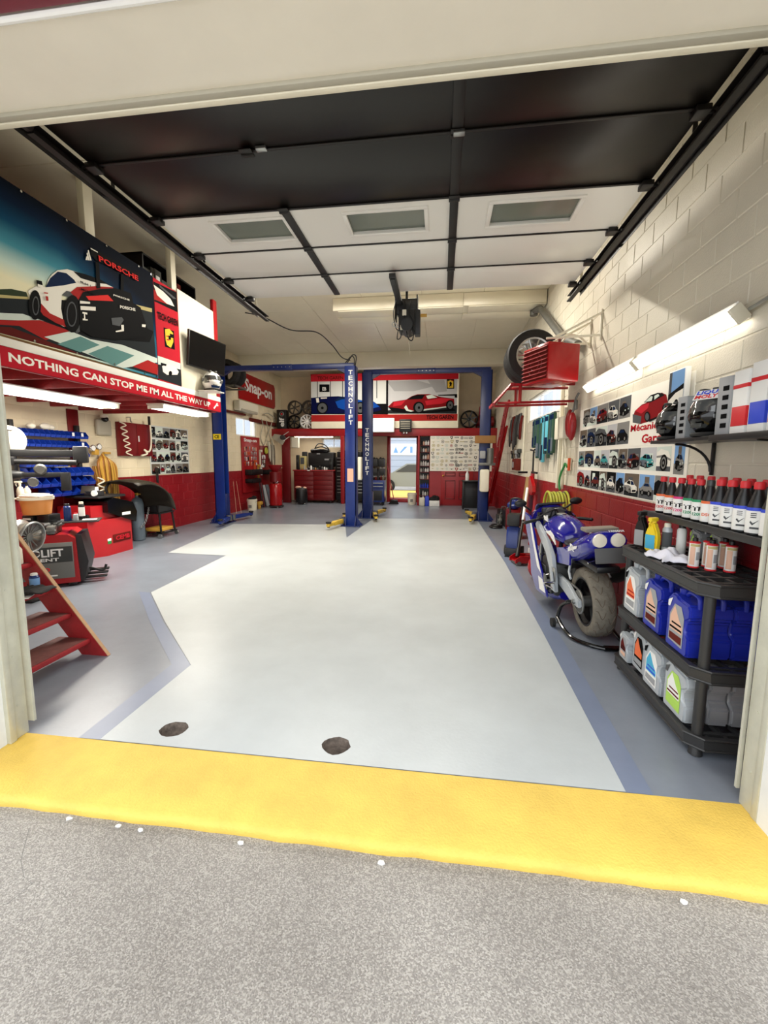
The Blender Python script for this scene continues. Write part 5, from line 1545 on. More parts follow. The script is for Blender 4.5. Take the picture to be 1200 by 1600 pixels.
def lift(label, x0, x1, y, h, text_tops, arm_mats, faces):
    t = T('two_post_lift', label, 'car lift', ((x0 + x1) / 2, y, 0), 0, 'two post lifts', world=True)
    for k, (x, s) in enumerate(((x0, 1), (x1, -1))):
        c = MB()
        w, d = 0.27, 0.26
        xi = x + s * w / 2
        # channel open towards the bay
        c.rbox(x - w / 2, x + w / 2, y - d / 2, y - d / 2 + 0.03, 0.02, h, 0.006)
        c.rbox(x - w / 2, x + w / 2, y + d / 2 - 0.03, y + d / 2, 0.02, h, 0.006)
        c.rbox(min(x - s * w / 2, x - s * (w / 2 - 0.03)), max(x - s * w / 2, x - s * (w / 2 - 0.03)), y - d / 2, y + d / 2, 0.02, h, 0.006)
        col = build('column', c, faces[k], t)
        if text_tops[k]:
            build('column_lettering', column_text(MB(), 'TECHNOLIFT', x + 0.01, y - d / 2 - 0.001, text_tops[k], 0.13, 0.1), 'label_white', col)
        bp = MB().rbox(x - 0.24, x + 0.24, y - 0.24, y + 0.24, 0.0, 0.022, 0.004)
        bp.prism([(0, 0.022), (0.16, 0.022), (0, 0.24)], (x - s * w / 2, y - 0.1, 0), (-s, 0, 0), (0, 0, 1), (0, 0.015, 0))
        bp.prism([(0, 0.022), (0.11, 0.022), (0, 0.26)], (x + w / 2 - 0.02, y - d / 2, 0), (0, -1, 0), (0, 0, 1), (0.016, 0, 0))
        bp.prism([(0, 0.022), (0.11, 0.022), (0, 0.26)], (x - w / 2 + 0.01, y - d / 2, 0), (0, -1, 0), (0, 0, 1), (0.016, 0, 0))
        for bx_, by_ in ((-.19, -.19), (.19, -.19), (-.19, .19), (.19, .19)):
            bp.cyl((x + bx_, y + by_, 0.022), (x + bx_, y + by_, 0.05), 0.02, n=8)
        build('base_plate', bp, 'lift_navy', t)
        build('carriage', MB().rbox(x - w / 2 + 0.04, x + s * 0.02 + w / 2, y - d / 2 + 0.035, y + d / 2 - 0.035, 0.06, 0.75, 0.01).rbox(min(xi, xi + s * .12), max(xi, xi + s * .12), y - 0.14, y + 0.14, 0.06, 0.2, 0.012), 'lift_navy', t)
        for sgn in (-1, 1):
            am = arm_mats[k]
            p0 = Vector((x + s * (w / 2 + 0.08), y + sgn * 0.1, 0.13))
            p1 = p0 + Vector((s * 0.16, sgn * 0.75, 0.0))
            mt = Matrix.Translation(p0) @ Matrix.Rotation(math.atan2((p1 - p0).y, (p1 - p0).x), 4, 'Z')
            a = MB().rbox(0, 0.5, -0.05, 0.05, -0.05, 0.05, 0.008).rbox(0.4, 0.8, -0.04, 0.04, -0.04, 0.035, 0.008)
            ar = build('swing_arm', a.xf(mt), am, t)
            pdm = MB().lathe([(0.03, -0.06), (0.03, 0.03), (0.065, 0.04), (0.065, 0.07), (0.05, 0.075)], (0.76, 0, 0), 16).xf(mt)
            build('lift_pad', pdm, 'rubber', ar)
            build('arm_gear', MB().lathe([(0.07, -0.07), (0.07, 0.07)], (0, 0, 0), 14).xf(mt), 'dull_metal', ar)
        cbm = MB().tube([(x + s * 0.08, y - 0.02, 0.1), (x + s * 0.08, y - 0.02, h - 0.05)], 0.008, 6)
        build('lift_cable', cbm, 'steel', t)
    b = MB().rbox(x0 - 0.1, x1 + 0.1, y - 0.07, y + 0.07, h - 0.04, h + 0.08, 0.008)
    b.rbox((x0 + x1) / 2 - 0.25, (x0 + x1) / 2 + 0.25, y - 0.075, y + 0.075, h - 0.045, h + 0.085, 0.004)
    beam = build('crossbeam', b, 'lift_navy', t)
    bl = MB()
    for i in range(5):
        bl.cyl(((x0 + x1) / 2 - 0.2 + i * 0.1, y - 0.076, h + 0.02), ((x0 + x1) / 2 - 0.2 + i * 0.1, y - 0.085, h + 0.02), 0.012, n=8)
    build('beam_bolts', bl, 'steel', beam)
    for x, s in ((x0, 1), (x1, -1)):
        build('gusset', MB().prism([(0.13, h - 0.16), (0.36, h - 0.04), (0.13, h - 0.04)], (x, y - 0.05, 0), (s, 0, 0), (0, 0, 1), (0, 0.1, 0)), 'lift_navy', beam)
    return t


lift1 = lift('blue two post lift beside the mezzanine and tool wall', -5.6, -2.19, 10.4, 3.84, (None, 3.75), ('lift_blue', 'yellow_arm'), ('lift_blue', 'lift_blue'))
lift2 = lift('navy two post lift in front of the red supercar poster', -2.05, 1.14, 11.9, 3.98, (2.5, None), ('yellow_arm', 'yellow_arm'), ('lift_navy', 'lift_navy'))
build('warning_sticker', MB().box(-5.71, -5.5, 10.264, 10.268, 2.12, 2.26).text('CE', (-5.67, 10.263, 2.15), (1, 0, 0), (0, 0, 1), 0.12, 0.08, 0.002, 1), ['yellow', 'ink_black'], lift1)
build('instruction_sticker', MB().box(-2.27, -2.12, 10.264, 10.268, 1.1, 1.42), 'label_peach', lift1)
build('power_unit', MB().rbox(-2.02, -1.94, 10.3, 10.5, 1.15, 1.7, 0.01), 'offwhite_plastic', lift1)
build('hydraulic_hose', MB().tube(bez([(-2.3, 10.38, 3.9), (-2.15, 10.36, 4.1), (-2.06, 10.36, 4.05), (-2.1, 10.36, 3.8)]), 0.014), 'black', lift1)
build('hydraulic_hose', MB().tube(bez([(-2.35, 10.38, 3.9), (-2.18, 10.33, 4.06), (-2.1, 10.33, 4.0), (-2.12, 10.33, 3.7)]), 0.012), 'black', lift1)
build('control_box', MB().rbox(0.86, 1.4, 11.6, 11.7, 2.08, 2.28, 0.02), 'cardboard', lift2)
build('power_unit', MB().rbox(1.02, 1.26, 11.55, 11.76, 0.8, 1.4, 0.05), 'offwhite_plastic', lift2)
build('gauge_block', MB().rbox(1.0, 1.14, 11.55, 11.7, 1.68, 1.88, 0.02), 'label_grey', lift2)
build('pump_motor', MB().cyl((1.26, 11.62, 1.55), (1.26, 11.62, 1.95), 0.09, n=16).rbox(0.98, 1.4, 11.55, 11.75, 1.5, 1.57, 0.008), 'dull_metal', lift2)
build('power_cord', MB().tube(bez([(-4.26, 9.2, ZC - 0.03), (-3.9, 9.3, ZC - 0.1), (-3.4, 9.6, 4.5), (-2.9, 9.9, 4.52), (-2.6, 10.1, 4.3), (-2.4, 10.3, 4.05), (-2.2, 10.35, 3.98)]), 0.012), 'black', lift1)
build('ceiling_socket', MB().lathe([(0.06, 0), (0.06, 0.04), (0.04, 0.05)], (-3.95, 9.25, ZC - 0.11), 16), 'offwhite_plastic', lift1)

# ================================================================== BACK STOREY
BY = 15.5
bm_ = struct('shelf_platform', MB().box(XL, XR, BY + 0.03, YB, 2.52, 2.72), 'red_deep')
build('edge_beam', MB().rbox(XL, XR, BY, BY + 0.04, 2.48, 2.75, 0.008), 'red_paint', bm_)
build('support_post', MB().rbox(-3.68, -3.54, BY, BY + 0.12, 0, 2.48, 0.01), 'red_paint', bm_)
build('support_post', MB().rbox(-5.92, -5.62, BY, BY + 0.12, 0, 2.48, 0.01), 'red_deep', bm_)
strip_light('bench_light', 'slim fluorescent lamp under the back shelf above the tool chest', (-4.75, 15.75, 2.48), 1.5, 'x', 1, 8, 0.12)
t = T('led_floodlight', 'white rectangular lamp panel hung before the red shelf beam', 'light', (-2.1, 15.3, 2.62), world=True)
build('housing', MB().rbox(-2.66, -1.68, 15.32, 15.4, 2.6, 3.1, 0.02), 'white_gloss', t)
build('diffuser', MB().box(-2.62, -1.72, 15.312, 15.32, 2.63, 3.07), 'lamp_panel', t)
build('bracket', MB().box(-2.2, -2.1, 15.4, BY + 0.001, 2.66, 2.74), 'white_gloss', t)
t = T('exit_heater', 'dark louvred box fixed above the back doorway', 'vent', (-1.13, 15.4, 2.6), world=True)
build('box', MB().rbox(-1.5, -1.08, 15.3, BY - 0.038, 2.62, 3.05, 0.01), 'black_plastic', t)
build('mount', MB().box(-1.4, -1.2, BY - 0.04, BY + 0.001, 2.64, 2.74), 'black_plastic', t)
for i in range(4):
    build('louvre', MB().rbox(-1.46, -1.12, 15.285, 15.3, 2.72 + i * 0.075, 2.75 + i * 0.075, 0.004), 'beige_plastic', t)
build('spot_lamp', MB().lathe([(0.035, 0), (0.035, -0.04), (0.02, -0.045)], (-1.34, 15.3, 2.58), 12, axis='y').lathe([(0.035, 0), (0.035, -0.04), (0.02, -0.045)], (-1.24, 15.3, 2.58), 12, axis='y'), 'chrome', t)

t = T('blue_car_poster', 'wide poster of a low blue sports car with a red header', 'poster', (-3.35, BY, 2.76), world=True)
build('sheet', MB().box(-4.75, -1.97, BY - 0.02, BY - 0.003, 2.752, 4.68), 'white', t, smooth=0)
picture('printed_picture', t, POSTER_BLUE, (0, BY - 0.02, 0), (1, 0, 0), (0, 0, 1))
picture('printed_border', t, [('print_red', rect(-4.75, -1.97, 4.42, 4.68)), ('kerb_red', rect(-4.75, -1.97, 3.0, 3.24)), ('cream', rect(-4.75, -1.97, 2.755, 3.0))], (0, BY - 0.032, 0), (1, 0, 0), (0, 0, 1))
build('printed_lettering', MB().text('TECH GAREN', (-4.5, BY - 0.0345, 4.48), (1, 0, 0), (0, 0, 1), 0.95, 0.12, 0.001).text('EB', (-4.32, BY - 0.0345, 4.1), (1, 0, 0), (0, 0, 1), 0.14, 0.12, 0.001, 1), ['kerb_dark', 'label_white'], t)
t = T('red_car_poster', 'wide poster of a red sports car under a gold crest', 'poster', (-0.7, BY, 2.76), world=True)
build('sheet', MB().box(-1.97, 0.55, BY - 0.02, BY - 0.003, 2.752, 4.68), 'white', t, smooth=0)
picture('printed_picture', t, POSTER_RED, (0, BY - 0.02, 0), (1, 0, 0), (0, 0, 1))
picture('printed_border', t, [('print_red', rect(-1.97, 0.52, 4.42, 4.68)), ('kerb_red', rect(-1.97, 0.52, 3.0, 3.235)), ('cream', rect(-1.97, 0.55, 2.755, 3.0)), ('ink_black', rect(-2.0, -1.93, 3.24, 4.42)), ('cream', rect(0.52, 0.55, 2.755, 4.68))], (0, BY - 0.034, 0), (1, 0, 0), (0, 0, 1))
build('printed_lettering', MB().text('TECH GAREN', (-0.56, BY - 0.0375, 3.06), (1, 0, 0), (0, 0, 1), 0.94, 0.13, 0.001), 'ink_black', t)


def wheel_rim(loc, label, m1, spokes, R=0.3, rz=0.0, group=None, wide=0.2, twin=False):
    """Alloy rim facing local -Y."""
    t = T('car_wheel', label, 'wheel', loc, rz, group)
    build('barrel', MB().lathe([(R * 0.92, -wide / 2), (R, -wide / 2 + 0.01), (R, -wide / 2 + 0.03), (R * 0.88, -wide / 4), (R * 0.85, wide / 4), (R, wide / 2), (R * 0.85, wide / 2 - 0.01), (R * 0.8, 0), (R * 0.86, -wide / 2 + 0.01)], (0, 0, R), 30, axis='y', caps=False), m1, t)
    for i in range(spokes):
        a = 2 * PI * i / spokes + 0.3
        sp = MB()
        dirv = Vector((math.cos(a), 0, math.sin(a)))
        perp = Vector((-math.sin(a), 0, math.cos(a)))
        for off in ((-0.6, 0.6) if twin else (0,)):
            p0 = dirv * (R * 0.16) + perp * (R * 0.12 * off)
            p1 = dirv * (R * 0.93) + perp * (R * 0.14 * off)
            w0, w1 = R * 0.08 * (0.6 if twin else 1), R * (0.07 if not twin else 0.045)
            y0 = -wide / 2 + 0.02
            vs = []
            for p, w, yy in ((p0, w0, y0 + 0.025), (p1, w1, y0)):
                for sg in (-1, 1):
                    q = p + perp * (w * sg)
                    vs += [(q.x, yy, q.z + R), (q.x, yy + 0.03, q.z + R)]
            sp.add(vs, [(0, 1, 3, 2), (4, 6, 7, 5), (0, 4, 5, 1), (2, 3, 7, 6), (0, 2, 6, 4), (1, 5, 7, 3)])
        build('spoke', sp, m1, t)
    build('hub', MB().lathe([(R * 0.2, -wide / 2 + 0.06), (R * 0.2, -wide / 2 + 0.03), (R * 0.1, -wide / 2 + 0.02)], (0, 0, R), 18, axis='y'), m1, t)
    return t


mat('rim_grey', (82, 78, 72), 0.35, 0.6)
mat('rim_black', (24, 24, 26), 0.25, 0.5)
mat('rim_white', (228, 226, 222), 0.4)
wheel_rim((-5.47, 15.68, 2.75), 'dark multi-spoke rim on the shelf next to the black carton', 'rim_black', 7, 0.255)
wheel_rim((-4.96, 15.66, 2.75), 'silvery white multi-spoke rim on the back shelf', 'rim_white', 10, 0.26)
wheel_rim((-5.44, 15.7, 3.27), 'grey five-spoke rim stacked on the dark rim', 'rim_grey', 6, 0.26)
wheel_rim((-4.91, 15.72, 3.27), 'grey rim stacked on the white rim, half behind the poster', 'rim_grey', 8, 0.26, twin=True)
wheel_rim((0.93, 15.7, 2.75), 'single black rim on the shelf past the red car poster', 'rim_black', 7, 0.31)
t = T('oil_carton', 'black carton with white lettering and a red ring on the back shelf', 'box', (-5.93, 15.72, 2.75), world=True)
build('carton', MB().rbox(-6.12, -5.75, 15.6, 15.9, 2.75, 3.45, 0.006), 'black', t)
lg = MB().text('elf', (-5.84, 15.597, 2.83), (0, 0, 1), (-1, 0, 0), 0.34, 0.19, 0.003)
build('lettering', lg, 'label_white', t)
build('ring_emblem', MB().torus((-5.93, 15.598, 3.3), 0.075, 0.022, 'y', 20, 6).ball((-5.93, 15.598, 3.3), (0.035, 0.01, 0.035), m=1), ['dull_metal', 'label_red'], t)
t = T('red_compressor', 'red tank compressor on the shelf beside the black rim', 'compressor', (1.5, 16.0, 2.75), world=True)
build('tank', MB().lathe([(0.08, -0.35), (0.2, -0.3), (0.2, 0.3), (0.08, 0.35)], (1.5, 16.0, 3.0), 18, axis='x'), 'red_deep', t)
build('motor', MB().rbox(1.3, 1.7, 15.85, 16.15, 3.2, 3.55, 0.04), 'red_paint', t)
build('foot', MB().rbox(1.25, 1.3, 15.85, 16.15, 2.75, 2.85, 0.01).rbox(1.7, 1.75, 15.85, 16.15, 2.75, 2.85, 0.01), 'black', t)

# workbench side, under the back shelf ------------------------------------
t = T('tool_chest', 'wide dark red tool chest with a wooden edged top', 'tool chest', (-4.75, 15.75, 0), world=True)
build('body', MB().rbox(-5.5, -3.98, 15.58, 16.2, 0.1, 1.2, 0.01), 'red_deep', t)
build('worktop', MB().rbox(-5.53, -3.95, 15.55, 16.22, 1.2, 1.24, 0.006), 'red_wood', t)
for i in range(6):
    for (xa, xb) in ((-5.46, -4.75), (-4.73, -4.02)):
        dr = build('drawer', MB().rbox(xa, xb, 15.56, 15.58, 0.16 + i * 0.17, 0.315 + i * 0.17, 0.004), 'red_deep', t)
        build('pull', MB().rbox(xa + 0.03, xb - 0.03, 15.55, 15.562, 0.295 + i * 0.17, 0.308 + i * 0.17, 0.003), 'red_paint', dr)
for x in (-5.4, -4.1):
    build('wheel', MB().lathe([(0.05, -0.02), (0.05, 0.02)], (x, 15.65, 0.05), 14, axis='y'), 'rubber', t)
build('badge', MB().rbox(-4.97, -4.86, 15.545, 15.552, 1.205, 1.235, 0.002), 'label_white', t)
t = T('bench_machine', 'black machine with cables standing on the dark red tool chest', 'machine', (-4.55, 15.9, 1.241), world=True)
build('body', MB().rbox(-5.0, -3.98, 15.75, 16.15, 1.35, 1.9, 0.05, seg=3).rbox(-4.9, -4.1, 15.7, 16.1, 1.241, 1.36, 0.02), 'black', t)
build('hood', MB().rbox(-4.9, -4.2, 15.72, 16.1, 1.88, 2.02, 0.06, seg=3), 'black_gloss', t)
build('cable', MB().tube(bez([(-4.75, 15.8, 2.0), (-4.6, 15.76, 2.2), (-4.35, 15.76, 2.18), (-4.2, 15.8, 2.0), (-4.45, 15.78, 2.1), (-4.7, 15.8, 2.05)]), 0.02), 'black', t)
build('label', MB().box(-4.65, -4.52, 15.745, 15.749, 1.82, 1.86).box(-4.35, -4.1, 15.745, 15.749, 1.6, 1.66), 'label_grey', t)
t = T('parts_carton', 'yellowish carton with dark print on the tool chest', 'box', (-5.2, 15.75, 1.241), world=True)
build('carton', MB().rbox(-5.3, -5.06, 15.68, 15.85, 1.241, 1.75, 0.006), 'straw', t)
build('print', MB().box(-5.27, -5.12, 15.677, 15.68, 1.45, 1.7), 'ink_grey', t)
for i, (x, y, w, hh) in enumerate(((-5.38, 15.74, 0.06, 0.55), (-5.2, 16.02, 0.1, 0.68), (-4.06, 15.62, 0.08, 0.42))):
    one('equipment_case', MB().rbox(-w, w, -0.07, 0.07, 0, hh, 0.03).rbox(-w * 0.6, w * 0.6, -0.074, -0.07, hh * 0.5, hh * 0.7, 0.003, 1), ['black', 'dark_sign'], ['black case standing at the post end of the red tool chest', 'tall black case behind the yellowish carton', 'black case in front of the bench machine'][i], 'case', (x, y, 1.241))
r = random.Random(31)
for i in range(13):
    x = -5.25 + i * 0.085
    hgt = r.uniform(0.06, 0.2)
    w = r.uniform(0.025, 0.04)
    one('bench_bottle', MB().lathe([(w, 0), (w, hgt * 0.7), (w * 0.5, hgt * 0.85), (w * 0.5, hgt)], n=10), r.choice(['black', 'dull_metal', 'label_white', 'ink_sepia', 'cardboard', 'label_grey']),
        'small can in the clutter along the front of the red tool chest', 'can', (x, 15.6 + r.uniform(-.02, .02), 1.241), group='clutter on the tool chest')
one('wall_speaker', MB().rbox(-0.14, 0.14, -0.08, 0.08, 0, 0.4, 0.03, seg=3), 'offwhite_plastic', 'cream box fixed beside the dark red post of the back shelf', 'speaker', (-5.42, 15.6, 2.05))

t = T('drawer_cabinet', 'tall black drawer cabinet with chrome drawer fronts', 'tool chest', (-3.6, 16.0, 0), world=True)
build('body', MB().rbox(-3.92, -2.7, 15.72, 16.3, 0.12, 1.72, 0.01), 'black', t)
for i in range(11):
    z = 0.32 + i * 0.12 + (0.08 if i > 5 else 0)
    d_ = build('drawer', MB().rbox(-3.88, -2.74, 15.705, 15.72, z, z + 0.1, 0.004), 'black', t)
    build('pull', MB().rbox(-3.86, -2.76, 15.69, 15.706, z + 0.07, z + 0.095, 0.004), 'steel', d_)
for x in (-3.8, -2.8):
    build('caster', MB().lathe([(0.06, -0.02), (0.06, 0.02)], (x, 15.8, 0.06), 14, axis='y'), 'rubber', t)
for i in range(5):
    one('tool_box', MB().rbox(-0.11, 0.11, -0.15, 0.15, 0, 0.2 + 0.05 * (i % 3), 0.015).tube([(-0.06, 0, 0.2 + .05 * (i % 3)), (-0.06, 0, 0.25 + .05 * (i % 3)), (0.06, 0, 0.25 + .05 * (i % 3)), (0.06, 0, 0.2 + .05 * (i % 3))], 0.008), ['black', 'dark_sign', 'kerb_dark', 'black', 'ink_sepia'][i], 'small dark case on top of the tall drawer cabinet', 'case', (-3.78 + i * 0.24, 15.95, 1.72), group='cases on the drawer cabinet')
t = T('blue_cart', 'blue tool cart between the two centre lift posts', 'tool cart', (-2.35, 15.3, 0), world=True)
build('body', MB().rbox(-2.68, -2.0, 15.1, 15.6, 0.12, 0.9, 0.015), 'lift_blue', t)
for i in range(2):
    build('drawer', MB().rbox(-2.65, -2.03, 15.085, 15.1, 0.72 - i * 0.12, 0.82 - i * 0.12, 0.004).rbox(-2.63, -2.05, 15.07, 15.088, 0.79 - i * .12, 0.815 - i * .12, 0.004, 1), ['lift_blue', 'steel'], t)
build('opening', MB().rbox(-2.6, -2.08, 15.09, 15.1, 0.18, 0.54, 0.01), 'black', t)
for x in (-2.6, -2.08):
    build('wheel', MB().lathe([(0.06, -0.02), (0.06, 0.02)], (x, 15.2, 0.06), 14, axis='y'), 'rubber', t)
r = random.Random(4)
for i in range(7):
    hgt = r.uniform(0.12, 0.34)
    one('workshop_bottle', MB().lathe([(0.045, 0), (0.045, hgt * 0.65), (0.02, hgt * 0.85), (0.02, hgt)], n=10), r.choice(['black', 'ink_sepia', 'dark_sign', 'label_grey', 'ink_brown']), 'dark bottle standing on the blue tool cart', 'bottle', (-2.62 + i * 0.095, 15.25 + 0.1 * (i % 2), 0.9), group='bottles on the blue cart')
t = T('steel_bench', 'steel bench with black crates left of the back doorway', 'bench', (-2.4, 16.2, 0), world=True)
build('top', MB().rbox(-2.66, -2.1, 15.95, 16.5, 0.98, 1.02, 0.006), 'steel', t)
build('leg', MB().rbox(-2.64, -2.59, 15.97, 16.02, 0, 0.98, .004), 'black', t)
build('leg', MB().rbox(-2.17, -2.12, 15.97, 16.02, 0, 0.98, .004), 'black', t)
build('back_panel', MB().box(-2.64, -2.12, 16.3, 16.32, 0.05, 0.98), 'black', t)
for i, (x, z) in enumerate(((-2.51, 1.021), (-2.24, 1.021), (-2.5, 1.38), (-2.25, 1.38))):
    t = T('black_crate', 'black plastic crate stacked on the steel bench', 'crate', (x, 16.2, z), 0, 'crates on the steel bench')
    build('body', MB().rbox(-0.12, 0.12, -0.15, 0.15, 0, 0.28, 0.015), 'black_plastic', t)
    build('content', MB().ball((-0.04, 0, 0.29), (0.05, 0.06, 0.06), 10).ball((0.06, 0, 0.28), (0.05, 0.05, 0.05), 10), ['ink_sepia', 'label_white', 'black', 'ink_grey'][i], t)
t = T('paper_sack', 'white sack with red print under the steel bench', 'sack', (-2.35, 15.85, 0), 0)
build('body', MB().rbox(-0.16, 0.16, -0.08, 0.08, 0, 0.62, 0.05, seg=3), 'label_white', t)
build('print', MB().box(-0.1, 0.1, -0.083, -0.081, 0.15, 0.24), 'label_red', t)
build('print', MB().prism([(-.05, .3), (.05, .3), (0, .42)], (0, -0.081, 0), (1, 0, 0), (0, 0, 1), (0, -0.002, 0)), 'label_red', t)

# broom and bucket at the doorway
t = T('broom', 'red handled broom leaning on the back door frame', 'broom', (-1.95, 16.0, 0), world=True)
build('handle', MB().cyl((-2.07, 16.35, 1.5), (-1.72, 15.75, 0.14), 0.016), 'red_wood', t)
build('head', MB().rbox(-1.86, -1.58, 15.68, 15.78, 0.1, 0.16, 0.012), 'black', t)
build('bristles', MB().prism([(-1.86, 0.1), (-1.58, 0.1), (-1.54, 0.0), (-1.92, 0.0)], (0, 15.69, 0), (1, 0, 0), (0, 0, 1), (0, 0.08, 0)), 'rag_black', t)


def bucket(loc, label, h=0.36, r=0.15):
    t = T('plastic_bucket', label, 'bucket', loc)
    build('pail', MB().lathe([(r * 0.86, 0), (r * 0.87, 0.01), (r, h), (r * 0.96, h), (r * 0.83, 0.015)], n=24), 'offwhite_plastic', t)
    build('rim', MB().lathe([(r, h * 0.86), (r * 1.06, h * 0.87), (r * 1.06, h * 0.9), (r, h * 0.91)], n=24, caps=False), 'offwhite_plastic', t)
    build('bail', MB().tube([(r * math.cos(a) * 1.05, -r * 0.5 * math.sin(a) - 0.02, h * 0.88 - 0.12 * math.sin(a)) for a in [PI * i / 12 for i in range(13)]], 0.005, 6), 'steel', t)
    build('print', MB().prism(rect(-.05, .05, h * .25, h * .5), (0, -r * 0.97, 0), (1, 0, 0), (0, 0, 1), (0, -0.004, 0)), 'ink_mid', t)
    return t


bucket((-1.05, 15.75, 0), 'white plastic bucket standing in the back doorway', 0.42, 0.17)
bucket((-6.02, 13.05, 0), 'white plastic bucket of scraps below the red tool board', 0.36, 0.16)
one('rag_heap', MB().ball((0, 0, 0.03), (0.13, 0.12, 0.06), 10).ball((0.05, 0.06, 0.08), (0.09, 0.07, 0.05), 8), 'rag_black', 'black rags spilling from the bucket below the tool board', 'rag', (-6.02, 13.05, 0.33))

# bottle shelf beside the doorway
t = T('narrow_shelf', 'narrow red shelf of small bottles beside the back doorway', 'shelf', (-0.62, 16.0, 0), world=True)
sh = MB().rbox(-0.84, -0.78, 15.4, 15.7, 0, 2.479, 0.006)
build('side_panel', sh, 'red_paint', t)
build('side_panel', MB().rbox(-0.43, -0.41, 15.55, 16.0, 0, 2.47, 0.006), 'red_deep', t)
build('back_panel', MB().box(-0.78, -0.43, 15.98, 16.0, 0, 2.47), 'black', t)
lv = [0.02, 0.34, 0.62, 0.94, 1.2, 1.42, 1.66, 1.92, 2.16]
for z in lv[1:]:
    build('board', MB().rbox(-0.78, -0.43, 15.62, 15.98, z - 0.02, z, 0.003), 'red_deep', t)
r = random.Random(8)
for li, z in enumerate(lv):
    for i in range(4):
        hgt = r.uniform(0.13, 0.19)
        if li == 0:
            continue
        cm = 'label_blue' if li == 2 else r.choice(['label_white', 'black', 'label_peach', 'ink_mid', 'label_white'])
        one('shelf_bottle', MB().lathe([(0.032, 0), (0.034, 0.005), (0.034, hgt * 0.65), (0.014, hgt * 0.85), (0.014, hgt)], n=10), cm,
            'blue bottle on the narrow red shelf' if li == 2 else 'small bottle on the narrow red shelf by the doorway', 'bottle', (-0.73 + i * 0.083, 15.68, z), group='blue bottles on the narrow shelf' if li == 2 else 'bottles on the narrow shelf')
one('white_canister', MB().rbox(-0.1, 0.1, -0.1, 0.1, 0, 0.3, 0.03).cyl((0.04, 0, 0.3), (0.04, 0, 0.34), 0.03), 'frost_bottle', 'milky canister on the floor under the narrow red shelf', 'jug', (-0.66, 15.28, 0))
one('blue_canister', MB().rbox(-0.07, 0.07, -0.1, 0.1, 0, 0.34, 0.02).cyl((0.02, 0, 0.34), (0.02, 0, 0.37), 0.025), 'label_blue', 'blue canister on the floor beside the milky one', 'jug', (-0.48, 15.3, 0))
t = T('rag_box', 'white box heaped with black rags near the red closet', 'box', (-0.22, 15.3, 0))
build('box', MB().rbox(-0.18, 0.18, -0.12, 0.12, 0, 0.2, 0.01), 'label_white', t)
build('rags', MB().ball((-0.06, 0, 0.24), (0.13, 0.1, 0.1), 10).ball((0.08, 0.01, 0.27), (0.1, 0.09, 0.1), 10).ball((0.0, 0.0, 0.33), (0.09, 0.08, 0.06), 10), 'rag_black', t)

# closet with the emblem wall
cl = struct('wall_closet', MB().box(-0.41, XR, BY + 0.02, BY + 0.1, 0, 2.48), 'red_paint')
d3 = struct('door_3', MB().rbox(0.0, 1.12, BY - 0.02, BY + 0.02, 0.04, 1.24, 0.006), 'red_paint')
for x0, x1, z0, z1 in ((0.14, 0.5, 0.24, 0.92), (0.62, 0.98, 0.24, 0.92), (0.14, 0.5, 1.06, 1.2), (0.62, 0.98, 1.06, 1.2)):
    pm = MB()
    for q in ((x0, x1, z0, z0 + .03), (x0, x1, z1 - .03, z1), (x0, x0 + .03, z0, z1), (x1 - .03, x1, z0, z1)):
        pm.rbox(q[0], q[1], BY - 0.034, BY - 0.018, q[2], q[3], 0.006)
    build('door_moulding', pm, 'red_deep', d3)
build('door_knob', MB().ball((0.07, BY - 0.06, 1.08), 0.035, 12).cyl((0.07, BY - 0.06, 1.08), (0.07, BY - 0.02, 1.08), 0.015), 'hose_gold', d3)
t = T('emblem_poster', 'white poster covered in small round car emblems above the red closet door', 'poster', (0.4, BY, 1.23), world=True)
build('sheet', MB().box(-0.41, 1.75, BY - 0.014, BY - 0.002, 1.245, 2.475), 'white', t, smooth=0)
em = MB()
r = random.Random(17)
mats_e = ['ink_mid', 'ink_grey', 'ink_black', 'kerb_red', 'pale_print', 'straw', 'white_print']
yy = BY - 0.0145
U, V = (1, 0, 0), (0, 0, 1)
